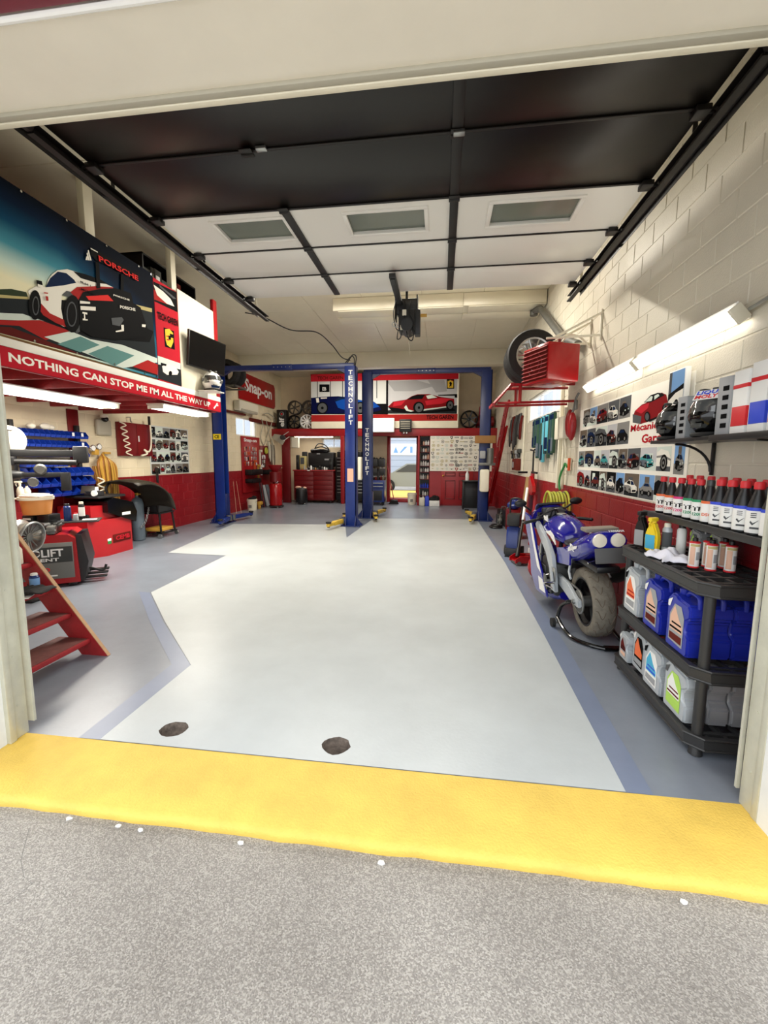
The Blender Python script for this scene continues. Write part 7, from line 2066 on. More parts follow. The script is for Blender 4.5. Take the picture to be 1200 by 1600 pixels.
copy_tree(jg, None, (1.6, 2.92, Z1), label='plain grey oil jug behind the cyan label jug')
t = T('coolant_bottle', 'dark bottle with a bright yellow collar at the far bottom corner', 'bottle', (1.62, 3.38, Z1))
build('body', MB().lathe([(0.05, 0), (0.055, 0.01), (0.055, 0.2), (0.045, 0.25)], n=18), 'black', t)
build('collar', MB().lathe([(0.047, 0.25), (0.05, 0.255), (0.05, 0.275), (0.047, 0.28)], n=18), 'hose_lime', t)
build('cap', MB().lathe([(0.046, 0.28), (0.046, 0.31), (0.03, 0.315)], n=18), 'black', t)

# top tier: rag, cans, spray bottles
t = T('additive_can', 'pale slim additive can in the front row on the top tier', 'can', (0, 0, 0), 0, 'additive cans on the shelving')
build('body', MB().lathe([(0.027, 0.006), (0.028, 0.01), (0.028, 0.15), (0.027, 0.154)], n=18), 'label_white', t)
build('rim', MB().lathe([(0.029, 0), (0.03, 0.003), (0.03, 0.008), (0.028, 0.01)], n=18), 'label_red', t)
build('rim', MB().lathe([(0.028, 0.151), (0.03, 0.153), (0.03, 0.158), (0.02, 0.163)], n=18), 'label_red', t)
build('cap', MB().lathe([(0.015, 0.16), (0.015, 0.182), (0.012, 0.184)], n=14), 'black', t)
lb = MB()
for a0, a1, mi, z0, z1 in ((-2.9, -1.9, 0, 0.02, 0.13), (-1.7, -0.9, 1, 0.05, 0.1), (-2.9, -1.0, 2, 0.132, 0.148)):
    n = 6
    vs = []
    for i in range(n + 1):
        a = a0 + (a1 - a0) * i / n
        vs += [(0.0286 * math.cos(a), 0.0286 * math.sin(a), z0), (0.0286 * math.cos(a), 0.0286 * math.sin(a), z1)]
    lb.add(vs, [(2 * i, 2 * i + 2, 2 * i + 3, 2 * i + 1) for i in range(n)], mi)
build('label', lb, ['label_peach', 'label_grey', 'straw'], t)
cpos = [(1.545, 2.80), (1.605, 2.735), (1.695, 2.71), (1.64, 2.83), (1.72, 2.81)]
t.location = (*cpos[0], 1.001)
for p in cpos[1:]:
    copy_tree(t, None, (*p, 1.001), label='pale slim additive can in the %s row on the top tier' % ('back' if p[1] > 2.805 else 'front'))
rg = MB()
N1, N2 = 14, 12
rr = random.Random(9)
for i in range(N1):
    for j in range(N2):
        u_, v_ = i / (N1 - 1) - .5, j / (N2 - 1) - .5
        edge = max(abs(u_), abs(v_)) * 2
        rg.v.append((0.2 * u_ * (1 + .22 * math.sin(9 * v_)), 0.3 * v_ * (1 + .2 * math.sin(8 * u_ + 1)), 0.006 + (1 - edge ** 3) * 0.05 * abs(math.sin(6 * u_ + 4 * v_) * math.cos(7 * v_ - 3 * u_)) + (1 - edge) * 0.03 + rr.uniform(0, 0.012)))
for i in range(N1 - 1):
    for j in range(N2 - 1):
        a = i * N2 + j
        rg.f.append((a, a + 1, a + N2 + 1, a + N2))
        rg.m.append(0)
rgo = one('white_rag', rg, 'rag_white', 'crumpled white rag on the top tier beside the slim cans', 'rag', (1.51, 3.02, 1.001), 0.08, smooth=70)
rgo.modifiers.new('thickness', 'SOLIDIFY').thickness = 0.005


def pump_bottle(loc, label, body, lab, cap, h=0.24, rz=0.0):
    t = T('trigger_bottle', label, 'bottle', loc, rz)
    P = [(-0.045, 0), (0.045, 0), (0.05, 0.1), (0.04, h * 0.62), (0.018, h * 0.8), (0.018, h * 0.88), (-0.018, h * 0.88), (-0.018, h * 0.8), (-0.04, h * 0.62), (-0.05, h * 0.42)]
    build('body', bevel_prism(P, (-0.025, 0, 0), (0, 1, 0), (0, 0, 1), (0.05, 0, 0), 0.01), body, t, smooth=50)
    if lab:
        build('label', MB().prism([(-0.036, 0.02), (0.036, 0.02), (0.038, h * 0.5), (-0.034, h * 0.5)], (-0.0265, 0, 0), (0, 1, 0), (0, 0, 1), (-0.001, 0, 0)), lab, t)
    build('trigger_head', MB().rbox(-0.045, 0.03, -0.015, 0.015, h * 0.9, h * 1.02, 0.006).cyl((0, 0, h * 0.86), (0, 0, h * 0.92), 0.018).tube([(-0.03, 0, h * 0.92), (-0.045, 0, h * 0.82), (-0.035, 0, h * 0.76)], 0.006), cap, t)
    return t


pump_bottle((1.5, 3.4, 1.001), 'black trigger bottle with pale label on the top tier', 'black', 'label_grey', 'black', 0.27, 0.5)
pump_bottle((1.52, 3.27, 1.001), 'cyan and yellow cleaner bottle on the top tier', 'yellow', 'label_cyan', 'yellow', 0.24, 0.5)
aerosol((1.6, 3.24, 1.001), 'silver spray can with dark band beside the cyan bottle', 'jug_silver', 'offwhite_plastic', 'ink_grey', 0.205, 0.03)
aerosol((1.675, 3.2, 1.001), 'white spray can with black cap behind the rag', 'label_white', 'black', None, 0.205, 0.03)
for i, (x, y) in enumerate(((1.74, 3.1), (1.78, 2.95))):
    t = make_jug(['grey one litre oil bottle with lime label behind the rag', 'grey one litre oil bottle half hidden behind the slim cans'][i], 'jug_grey', 'jug_grey', ['ink_grey', 'label_lime', 'label_white', 'label_lime', 'kerb_dark'], 0.12, 0.21, 0.07, name='oil_bottle')
    t.location = (x, y, 1.001)

# narrow upper shelf with fluid bottles
t = T('bottle_shelf', 'narrow black wall shelf lined with fluid bottles', 'shelf', (1.74, 2.9, 1.24), world=True)
build('board', MB().rbox(1.585, WXR - 0.002, 2.14, 3.58, 1.235, 1.262, 0.005), 'shelf_plastic', t)
build('front_lip', MB().rbox(1.575, 1.59, 2.14, 3.58, 1.225, 1.268, 0.004), 'shelf_plastic', t)
for y in (3.3, 2.6):
    build('bracket', MB().prism([(0, 0), (0.2, 0.0), (0, -0.16)], (WXR - 0.002, y, 1.235), (-1, 0, 0), (0, 0, 1), (0, 0.012, 0)), 'black', t)


def fluid_bottle(label, band, lab, group, r_=0.04, h=0.27, txt=None, capm='label_red'):
    t = T('fluid_bottle', label, 'bottle', (0, 0, 0), 0, group)
    build('body', MB().lathe([(r_ * 0.9, 0), (r_, 0.006), (r_, h * 0.5), (r_ * 0.95, h * 0.56), (r_ * 0.5, h * 0.8), (r_ * 0.42, h * 0.84), (r_ * 0.42, h * 0.87)], n=20), 'black', t)
    build('cap', MB().lathe([(r_ * 0.5, h * 0.86), (r_ * 0.56, h * 0.87), (r_ * 0.56, h * 0.97), (r_ * 0.48, h)], n=18), capm, t)
    build('label', MB().lathe([(r_ + .0006, 0.014), (r_ + .001, 0.016), (r_ + .001, h * 0.46), (r_ + .0006, h * 0.465)], n=20, caps=False), lab, t)
    build('band', MB().lathe([(r_ + .0012, h * 0.465), (r_ + .0014, h * 0.47), (r_ + .0014, h * 0.52), (r_ + .0008, h * 0.525)], n=20, caps=False), band, t)
    if txt:
        for tx, zz, hh_, mm in txt:
            m_ = MB().text(tx, (0, 0, 0), (1, 0, 0), (0, 0, 1), r_ * 1.3, hh_, 0.0012)
            # wrap the print round the bottle
            m_.v = [((r_ + 0.0016 - p[1]) * math.sin((p[0] - r_ * 0.65) / r_), -(r_ + 0.0016 - p[1]) * math.cos((p[0] - r_ * 0.65) / r_), zz + p[2]) for p in m_.v]
            build('lettering', m_, mm, t)
    return t


face_rz = -0.75
specs = [('label_orange', 'label_pink', 'black bottle with orange band', 'label_red'), ('label_orange', 'label_white', 'black bottle with amber band', 'label_red'), ('label_pink', 'label_white', 'black bottle with pink band', 'label_pink'), ('label_green', 'label_white', 'black bottle with green band', 'label_green'), ('label_green', 'label_white', 'black bottle with green band beside the orange edged one', 'label_green')]
ys = [3.44, 3.32, 3.20, 3.08, 2.975]
for (band, lab, lb_, tc_), y in zip(specs, ys):
    b = fluid_bottle(lb_ + ' and large lettering', band, 'label_white', 'fluid bottles on the narrow shelf', txt=[('TF', 0.07, 0.028, 'ink_black'), ('1200', 0.04, 0.02, tc_)])
    b.location = (1.645, y, 1.263)
    b.rotation_euler = (0, 0, face_rz)
b = fluid_bottle('black topped bottle with orange label edges on the bottle shelf', 'label_orange', 'label_white', None, txt=[('DSG', 0.05, 0.018, 'label_orange')], capm='dark_sign')
b.location = (1.645, 2.875, 1.263)
b.rotation_euler = (0, 0, face_rz)
fb = None
for k, y in enumerate((2.775, 2.675, 2.57, 2.465, 2.36)):
    if fb is None:
        fb = fluid_bottle('white labelled bottle with blue band on the bottle shelf', 'label_blue', 'label_white', 'blue banded bottles', 0.045, 0.28, None)
        mk = MB()
        for zz in (0.115, 0.105, 0.095):
            mk.box(-0.018, 0.006, -0.0475, -0.0465, zz, zz + 0.004)
        mk.prism([(-0.02, 0.07), (-0.008, 0.055), (0.018, 0.085), (-0.006, 0.066), (-0.016, 0.078)], (0, -0.0468, 0), (1, 0, 0), (0, 0, 1), (0, -0.001, 0))
        mk.box(-0.018, 0.02, -0.0475, -0.0465, 0.036, 0.046)
        build('print', mk, 'ink_grey', fb)
        fb.location = (1.645, y, 1.263)
        fb.rotation_euler = (0, 0, face_rz)
    else:
        copy_tree(fb, None, (1.645, y, 1.263))
bk = None
for k in range(9):
    y = 3.38 - k * 0.125
    if bk is None:
        bk = fluid_bottle('red capped bottle in the back row of the bottle shelf', 'label_blue', 'label_white', 'back row of fluid bottles', 0.04, 0.285)
        bk.location = (1.79, y, 1.263)
    else:
        copy_tree(bk, None, (1.79, y, 1.263))

# ------------------------------------------------------------------ heater
t = T('unit_heater', 'red box heater with a louvred grille hung high on the right wall', 'heater', (1.36, 5.92, 2.62), 0.42)
build('cabinet', MB().rbox(-0.23, 0.23, -0.26, 0.26, 0, 0.46, 0.02), 'red_gloss', t)
build('grille_recess', MB().box(-0.234, -0.228, -0.24, 0.24, 0.03, 0.43), 'kerb_dark', t)
for i in range(8):
    lv_ = MB().prism([(-0.0, 0.0), (-0.03, -0.022), (-0.03, -0.027), (0, -0.006)], (-0.226, -0.245, 0.075 + i * 0.05), (1, 0, 0), (0, 0, 1), (0, 0.49, 0))
    build('louvre', lv_, 'red_paint', t)
build('fan_guard', MB().torus((-0.235, 0, 0.23), 0.14, 0.005, 'x', 28, 5).torus((-0.235, 0, 0.23), 0.08, 0.005, 'x', 24, 5), 'red_deep', t)
build('bracket', MB().rbox(-0.02, 0.02, -0.2, 0.2, 0.46, 0.48, 0.004).cyl((0.0, -0.15, 0.47), (0.0, -0.15, 0.52), 0.02).cyl((0, 0.15, 0.47), (0, 0.15, 0.52), 0.02), 'red_deep', t)
t = T('heater_bracket', 'white steel wall bracket the red heater hangs from', 'bracket', (1.7, 5.9, 3.1), world=True)
for y in (5.72, 6.1):
    build('arm', MB().tube([(1.88, y, 3.16), (1.25, y, 3.14)], 0.014).tube([(1.88, y, 3.42), (1.35, y, 3.15)], 0.014).tube([(1.88, y, 3.1), (1.88, y, 3.46)], 0.014), 'offwhite_plastic', t)
build('gas_line', MB().tube(bez([(1.5, 6.05, 3.14), (1.6, 6.05, 3.26), (1.75, 6.05, 3.22), (1.86, 6.05, 3.1)]), 0.012), 'offwhite_plastic', t)
one('flue_pipe', MB().tube([(1.72, 9.05, 4.52), (1.77, 8.7, 4.45), (1.79, 7.1, 3.5), (1.79, 6.3, 3.2)], 0.055, 14).cyl((1.72, 9.05, 4.44), (1.72, 9.05, 4.535), 0.075, n=16), 'dull_metal', 'grey flue pipe slanting from the ceiling box down to the heater', 'pipe', (1.7, 8.0, 4.0), world=True)
one('wall_conduit', MB().rbox(1.84, WXR - 0.002, 7.2, 7.26, 1.2, 3.1, 0.008).rbox(1.85, WXR - 0.002, 6.98, 7.02, 1.2, 1.972, 0.006).rbox(1.85, WXR - 0.002, 6.98, 7.02, 2.298, 2.45, 0.006), 'offwhite_plastic', 'white vertical conduit beside the junction box', 'pipe', (1.87, 7.2, 1.2), world=True)

# tires and red rack
def tire_wheel(loc, label, R, w, group, rimm='alloy'):
    t = T('spare_tire', label, 'tire', loc, 0, group)
    build('tire', MB().lathe([(R * 0.64, -w / 2), (R * 0.8, -w / 2 - 0.012), (R * 0.95, -w / 2), (R, -w * 0.36), (R, w * 0.36), (R * 0.95, w / 2), (R * 0.8, w / 2 + 0.012), (R * 0.64, w / 2)], n=36, axis='y', caps=False), 'rubber', t)
    rb = MB()
    for g_ in (-0.25, 0, 0.25):
        rb.torus((0, w * g_, 0), R * 0.998, 0.005, 'y', 36, 5)
    build('tread_ribs', rb, 'black', t)
    build('rim', MB().lathe([(R * 0.6, -w / 2), (R * 0.66, -w / 2 - 0.005), (R * 0.66, -w / 2 + 0.01), (R * 0.58, 0), (R * 0.6, w / 2)], n=30, axis='y', caps=False), rimm, t)
    for i in range(10):
        a = 2 * PI * i / 10
        build('spoke', MB().cyl((R * 0.12 * math.cos(a), -w * 0.4, R * 0.12 * math.sin(a)), (R * 0.62 * math.cos(a), -w * 0.45, R * 0.62 * math.sin(a)), R * 0.035, n=6), rimm, t)
    build('hub', MB().lathe([(R * 0.15, -w * 0.44), (R * 0.15, -w * 0.3), (R * 0.1, -w * 0.3)], n=16, axis='y'), rimm, t)
    return t


tire_wheel((1.26, 6.62, 3.13), 'front tire with a pale spoked rim on the red wall rack', 0.36, 0.22, 'tires on the red rack')
tire_wheel((1.27, 6.9, 3.13), 'rear tire tucked behind the spoked one on the red rack', 0.36, 0.22, 'tires on the red rack')
t = T('tire_bracket', 'red steel bracket on the right wall under the tires', 'rack', (1.5, 6.8, 2.4), world=True)
for y in (6.65, 7.0):
    build('arm', MB().tube([(0.74, y, 2.46), (0.98, y, 2.74), (1.88, y, 2.74)], 0.022, 4).tube([(0.8, y, 2.48), (1.88, y, 2.5)], 0.018, 4).tube([(1.12, y, 2.74), (1.12, y, 2.47)], 0.024, 4), 'red_paint', t)
build('crossbar', MB().box(0.98, 1.03, 6.6, 7.05, 2.735, 2.765), 'red_paint', t)
build('crossbar', MB().box(1.4, 1.45, 6.6, 7.05, 2.735, 2.765), 'red_paint', t)
build('crossbar', MB().box(0.72, 0.76, 6.6, 7.05, 2.44, 2.48), 'red_paint', t)

# ladder
t = T('step_ladder', 'red ladder leaning on the right wall beside the lift post', 'ladder', (1.5, 12.7, 0), world=True)
for y in (12.5, 12.92):
    build('rail', MB().tube([(1.28, y, 0.0), (1.82, y, 3.3)], 0.035, 4), 'red_paint', t)
    build('rail', MB().tube([(1.42, y + 0.03, 0.4), (1.8, y + 0.03, 2.6)], 0.03, 4), 'red_gloss', t)
for i in range(10):
    f = (i + 0.7) / 11
    build('rung', MB().box(1.28 + 0.54 * f - 0.03, 1.28 + 0.54 * f + 0.03, 12.48, 12.94, 3.3 * f, 3.3 * f + 0.025), 'red_paint', t)
build('sticker', MB().box(1.6, 1.605, 12.455, 12.46, 1.9, 2.2), 'label_peach', t)

# hanging board of belts
t = T('belt_board', 'white peg panel of dark belts and clips on the right wall', 'board', (1.86, 11.2, 1.4), world=True)
build('panel', MB().rbox(1.862, WXR - 0.002, 10.35, 12.2, 1.35, 2.85, 0.005), 'offwhite_plastic', t)
r = random.Random(14)
for i in range(9):
    y = 10.48 + i * 0.19
    ln = r.uniform(0.5, 0.8)
    one('drive_belt', MB().tube(bez([(0, -0.05, 0), (-0.03, -0.065, -ln * 0.5), (-0.03, 0, -ln), (-0.03, 0.065, -ln * 0.5), (0, 0.05, 0)], 5), 0.022, 6), r.choice(['rubber', 'ink_brown', 'black', 'rubber', 'kerb_dark']), 'dark drive belt hanging on the white peg panel', 'belt', (1.838, y, 2.78 - r.uniform(0, 0.12)), group='belts on the peg panel')
for i, (y, z) in enumerate(((10.6, 1.86), (10.9, 1.84), (11.2, 1.86), (11.5, 1.84))):
    one('air_tool', MB().rbox(-0.08, 0.0, -0.12, 0.12, -0.05, 0.05, 0.02).rbox(-0.06, 0.0, 0.04, 0.09, -0.16, -0.04, 0.01), ['dark_sign', 'label_grey', 'ink_sepia', 'black'][i], 'small air tool clipped to the white peg panel', 'tool', (1.858, y, z), group='air tools on the peg panel')
one('battery_box', MB().rbox(-0.12, 0.0, -0.28, 0.28, 0, 0.28, 0.02).box(-0.122, -0.12, 0.02, 0.2, 0.06, 0.2, 1), ['ink_brown', 'label_grey'], 'brown box fixed at the bottom of the white peg panel', 'box', (1.86, 10.8, 1.4))

# wiper bags on a rail
t = T('wiper_rail', 'steel rail on the right wall for hanging wiper packs', 'rail', (1.85, 8.0, 2.4), world=True)
build('bar', MB().cyl((1.8, 7.28, 2.42), (1.8, 9.0, 2.42), 0.01), 'steel', t)
build('standoff', MB().cyl((1.8, 7.29, 2.42), (1.89, 7.29, 2.42), 0.01).cyl((1.8, 8.95, 2.42), (1.89, 8.95, 2.42), 0.01), 'steel', t)
cols = ['green_bag', 'teal_bag', 'green_bag', 'cyan_bag', 'teal_bag', 'cyan_bag', 'green_bag', 'teal_bag', 'green_bag', 'teal_bag', 'green_bag', 'teal_bag']
r = random.Random(3)
for i, c in enumerate(cols):
    y = 7.35 + i * 0.135
    hgt = r.uniform(0.6, 0.8) if i < 9 else r.uniform(0.45, 0.55)
    t = T('wiper_pack', 'hanging %s wiper blade pack on the wall rail' % {'green_bag': 'dark green', 'teal_bag': 'dark teal', 'cyan_bag': 'pale cyan'}[c], 'pack', (1.79, y, 2.41), r.uniform(-0.3, 0.3), 'wiper packs')
    build('sleeve', MB().rbox(-0.025, 0.025, -0.055, 0.055, -hgt, 0.0, 0.008), c, t)
    build('hanger_tab', MB().rbox(-0.004, 0.004, -0.05, 0.05, -0.14, 0.02, 0.002).rbox(-0.028, -0.025, -0.05, 0.05, -0.1, -0.02, 0.002), 'label_cyan' if i in (2, 6) else 'ink_navy', t)
    build('print_band', MB().box(-0.028, -0.025, -0.05, 0.05, -hgt * 0.95, -hgt * 0.62), 'ink_navy' if i % 2 else 'tank_grey', t)
t = T('junction_box', 'cream electrical box on the right wall by the wiper packs', 'junction box', (1.84, 6.95, 1.98), world=True)
build('box', MB().rbox(1.76, WXR - 0.002, 6.7, 7.18, 1.97, 2.3, 0.015), 'offwhite_plastic', t)
build('cable', MB().tube(bez([(1.82, 6.8, 1.97), (1.82, 6.72, 1.85), (1.84, 6.75, 1.7), (1.85, 6.78, 1.62)]), 0.014), 'offwhite_plastic', t)
build('outlet', MB().rbox(1.83, WXR - 0.002, 6.6, 6.85, 1.5, 1.68, 0.01), 'offwhite_plastic', t)
t = T('red_mitts', 'pair of red padded mitts hanging from a dark hook', 'mitts', (1.8, 6.45, 2.3), world=True)
for y, dz in ((6.4, 0), (6.52, 0.05)):
    build('mitt', MB().ball((1.8, y, 2.12 + dz), (0.06, 0.07, 0.2), 14), 'red_paint', t)
build('hook', MB().tube(bez([(1.87, 6.4, 2.58), (1.84, 6.42, 2.5), (1.82, 6.44, 2.35), (1.8, 6.45, 2.28)]), 0.016).rbox(1.82, 1.86, 6.38, 6.44, 2.35, 2.48, 0.008), 'dull_metal', t)
t = T('hooked_tool', 'green and orange handled tools hooked under the junction box', 'tool', (1.82, 6.5, 1.5), world=True)
build('handle', MB().tube(bez([(1.82, 6.75, 1.55), (1.8, 6.82, 1.45), (1.79, 6.85, 1.33), (1.79, 6.8, 1.2)]), 0.016), 'green', t)
build('handle', MB().tube(bez([(1.82, 6.75, 1.55), (1.812, 6.68, 1.6), (1.812, 6.55, 1.55)]), 0.014), 'green', t)
build('handle', MB().cyl((1.82, 6.5, 1.5), (1.82, 6.5, 1.68), 0.02), 'ink_orange', t)
# coiled lime hose
t = T('hose_coil', 'lime green air hose coiled over a wall hanger', 'hose', (1.7, 6.7, 0.9), world=True)
build('hanger', MB().rbox(1.7, WXR - 0.002, 6.66, 6.74, 1.14, 1.18, 0.01), 'dull_metal', t)
for k in range(7):
    build('loop', MB().torus((1.6 + k * 0.042, 6.7, 0.93 - 0.005 * (k % 3)), 0.25 - 0.012 * (k % 2), 0.017, 'x', 28, 8), 'hose_lime', t)
t = T('hand_pump', 'red paddle shaped pump with a black T handle hung on the wall', 'pump', (1.78, 8.75, 1.1), world=True)
build('rod', MB().cyl((1.78, 8.75, 1.4), (1.78, 8.75, 1.84), 0.018), 'black', t)
build('top_grip', MB().tube([(1.76, 8.55, 1.85), (1.78, 8.75, 1.83), (1.76, 8.95, 1.85)], 0.016), 'black', t)
build('cross_grip', MB().cyl((1.5, 8.75, 1.41), (1.68, 8.75, 1.41), 0.02).cyl((1.76, 8.72, 1.41), (1.76, 8.3, 1.41), 0.02), 'black', t)
build('neck', MB().rbox(1.75, 1.81, 8.7, 8.8, 1.28, 1.43, 0.012), 'red_gloss', t)
build('paddle', MB().prism([(8.72, 1.34), (8.6, 1.26), (8.45, 1.16), (8.42, 1.05), (8.52, 0.98), (8.7, 0.99), (8.82, 1.1), (8.82, 1.3)], (1.72, 0, 0), (0, 1, 0), (0, 0, 1), (0.06, 0, 0)), 'red_gloss', t)
build('hook', MB().cyl((1.78, 8.75, 1.8), (1.89, 8.75, 1.8), 0.01), 'steel', t)
one('plywood_board', MB().rbox(-0.012, 0.012, -0.2, 0.2, 0, 1.3, 0.003).xf(Matrix.Rotation(0.1, 4, 'Y')), 'plywood', 'plain plywood board leaning on the red lower wall', 'board', (1.68, 9.3, 0.003))
one('red_plank', MB().rbox(-0.02, 0.02, -0.05, 0.05, 0, 1.0, 0.004).xf(Matrix.Rotation(0.08, 4, 'Y')), 'red_wood', 'narrow red plank leaning on the wall near the hand pump', 'plank', (1.74, 8.55, 0.003))

# pressure washer
t = T('pressure_washer', 'upright blue and black pressure washer near the floor jack', 'pressure washer', (1.26, 7.5, 0), -0.3)
build('shell', bevel_prism([(-0.13, 0.1), (0.12, 0.1), (0.14, 0.3), (0.1, 0.52), (-0.06, 0.54), (-0.14, 0.36)], (-0.11, 0, 0), (0, 1, 0), (0, 0, 1), (0.22, 0, 0), 0.03), 'lift_blue', t, smooth=50)
build('base', MB().rbox(-0.12, 0.12, -0.16, 0.16, 0.02, 0.16, 0.02), 'black_plastic', t)
build('reel_housing', MB().rbox(-0.11, 0.11, -0.12, 0.14, 0.53, 0.74, 0.03), 'black_plastic', t)
build('handle', MB().tube(bez([(0.09, 0.14, 0.5), (0.1, 0.16, 0.9), (0.06, 0.14, 0.98), (-0.06, 0.14, 0.98), (-0.1, 0.16, 0.9), (-0.09, 0.14, 0.5)]), 0.016), 'black', t)
for sx in (-1, 1):
    build('wheel', MB().lathe([(0.05, -0.02), (0.085, -0.02), (0.085, 0.02), (0.05, 0.02)], (sx * 0.14, 0.1, 0.085), 18, axis='x'), 'rubber', t)
build('front_wheel_pad', MB().rbox(-0.12, 0.12, -0.15, -0.08, 0.0, 0.03, 0.008), 'rubber', t)
t = T('floor_jack', 'low red trolley jack with a white and black handle', 'floor jack', (1.42, 6.95, 0), 0.25)
jk_ = MB().prism([(-0.28, 0.04), (0.34, 0.04), (0.34, 0.1), (0.1, 0.15), (-0.2, 0.15), (-0.28, 0.1)], (0, -0.12, 0), (1, 0, 0), (0, 0, 1), (0, 0.02, 0))
jk_.prism([(-0.28, 0.04), (0.34, 0.04), (0.34, 0.1), (0.1, 0.15), (-0.2, 0.15), (-0.28, 0.1)], (0, 0.1, 0), (1, 0, 0), (0, 0, 1), (0, 0.02, 0))
jk_.rbox(-0.26, 0.3, -0.1, 0.1, 0.05, 0.07, 0.004)
build('frame', jk_, 'red_gloss', t)
build('lift_arm', MB().rbox(-0.05, 0.36, -0.05, 0.05, 0.1, 0.16, 0.012).lathe([(0.05, 0.16), (0.06, 0.17), (0.06, 0.19)], (0.32, 0, 0), 16), 'red_deep', t)
build('wheel_axle', MB().lathe([(0.04, -0.14), (0.04, 0.14)], (0.28, 0, 0.04), 14, axis='y'), 'dull_metal', t)
build('wheel_axle', MB().lathe([(0.035, -0.13), (0.035, 0.13)], (-0.22, 0, 0.035), 14, axis='y'), 'dull_metal', t)
build('handle', MB().cyl((-0.2, 0.0, 0.12), (0.02, 0.33, 0.66), 0.022).cyl((-0.2, 0, 0.12), (-0.15, 0.075, 0.24), 0.034), 'black', t)
build('handle_sleeve', MB().cyl((0.02, 0.33, 0.66), (0.22, 0.64, 1.17), 0.022), 'label_white', t)
one('notice_card', MB().rbox(-0.1, 0.1, -0.008, 0.008, 0, 0.18, 0.003).rbox(-0.02, 0.02, 0.0, 0.1, 0, 0.006, 0.002), 'label_white', 'small blank white card standing behind the floor jack', 'card', (1.58, 7.35, 0.0))
one('red_balloon_bag', MB().ball((0, 0, 0.17), (0.13, 0.12, 0.17), 14), 'red_gloss', 'rounded red container on the floor beside the motorcycle', 'container', (1.36, 6.1, 0))
for i, (x, y, hh, mm) in enumerate(((1.68, 11.72, 0.35, 'black'), (1.7, 10.88, 0.42, 'black'), (1.6, 11.3, 0.25, 'dark_sign'), (1.7, 10.3, 0.5, 'red_deep'))):
    t = T('floor_case', ['black case on the floor beside the ladder', 'tall black case by the ladder foot', 'low dark case by the ladder foot', 'dark red case against the red wall'][i], 'case', (x, y, 0), 0.1)
    build('body', MB().rbox(-0.14, 0.14, -0.18, 0.18, 0, hh, 0.03), mm, t)
    build('handle', MB().tube(bez([(-0.06, 0, hh), (-0.05, 0, hh + 0.05), (0.05, 0, hh + 0.05), (0.06, 0, hh)]), 0.012), 'dull_metal', t)
one('blue_cloth', MB().ball((0, 0, 0.09), (0.16, 0.2, 0.1), 12).ball((0.05, 0.1, 0.16), (0.1, 0.1, 0.08), 10), 'lift_blue', 'bundled blue cloth on top of the dark red case', 'cloth', (1.7, 10.3, 0.505))
one('coiled_cable', MB().torus((0, 0, 0.03), 0.14, 0.025, 'z', 24, 8).torus((0.02, 0, 0.07), 0.12, 0.022, 'z', 24, 8), 'black', 'coil of black cable on the floor near the ladder', 'cable', (1.35, 10.6, 0))
one('blue_hub', MB().torus((0, 0, 0.13), 0.11, 0.02, 'x', 20, 8).cyl((-0.05, 0, 0.13), (0.05, 0, 0.13), 0.06), 'dull_metal', 'grey ring hub leaning by the ladder foot', 'hub', (1.48, 10.95, 0))
t = T('ladder_side_bench', 'black stand with cans behind the right lift post', 'stand', (0.95, 14.6, 0), world=True)
build('frame', MB().rbox(0.7, 1.5, 14.4, 14.9, 0.92, 0.96, 0.006).rbox(0.72, 0.77, 14.42, 14.47, 0, 0.92, .004).rbox(1.43, 1.48, 14.42, 14.47, 0, 0.92, .004).rbox(0.72, 1.48, 14.85, 14.88, 0.0, 0.92, .004), 'black', t)
one('spray_cleaner', MB().lathe([(0.06, 0), (0.06, 0.2), (0.02, 0.3), (0.02, 0.36)], n=12).rbox(-0.1, 0.03, -0.02, 0.02, 0.34, 0.4, 0.008), 'label_white', 'white cleaner bottle on the black stand behind the lift post', 'bottle', (0.86, 14.55, 0.961))

# ================================================================== MOTORCYCLE
def loft(rings, caps=True):
    mb = MB()
    n = len(rings[0])
    for r_ in rings:
        mb.v += [tuple(p) for p in r_]
    for k in range(len(rings) - 1):
        for i in range(n):
            a, b = k * n + i, k * n + (i + 1) % n
            mb.f.append((a, b, b + n, a + n))
            mb.m.append(0)
    if caps:
        mb.f += [tuple(range(n - 1, -1, -1)), tuple(range((len(rings) - 1) * n, len(rings) * n))]
        mb.m += [0, 0]
    return mb


def oval(y, zc, hw, hh, n=14, sq=2.6, lift=0.0, xc=0.0, tilt=0.0):
    out = []
    for i in range(n):
        a = 2 * PI * i / n
        c, s = math.cos(a), math.sin(a)
        x = hw * (abs(c) ** (2 / sq)) * (1 if c >= 0 else -1)
        z = hh * (abs(s) ** (2 / sq)) * (1 if s >= 0 else -1)
        if z > 0:
            x *= 1 - lift * (z / hh)
        out.append((xc + x, y + tilt * z, zc + z))
    return out


bike = T('motorcycle', 'blue and white sport motorcycle on a black rear stand beside the shelving', 'motorcycle', (1.45, 4.1, 0.0), 0.05)
bike.rotation_euler = (0, -0.065, 0.05)
AX, FY = 0.345, 1.37
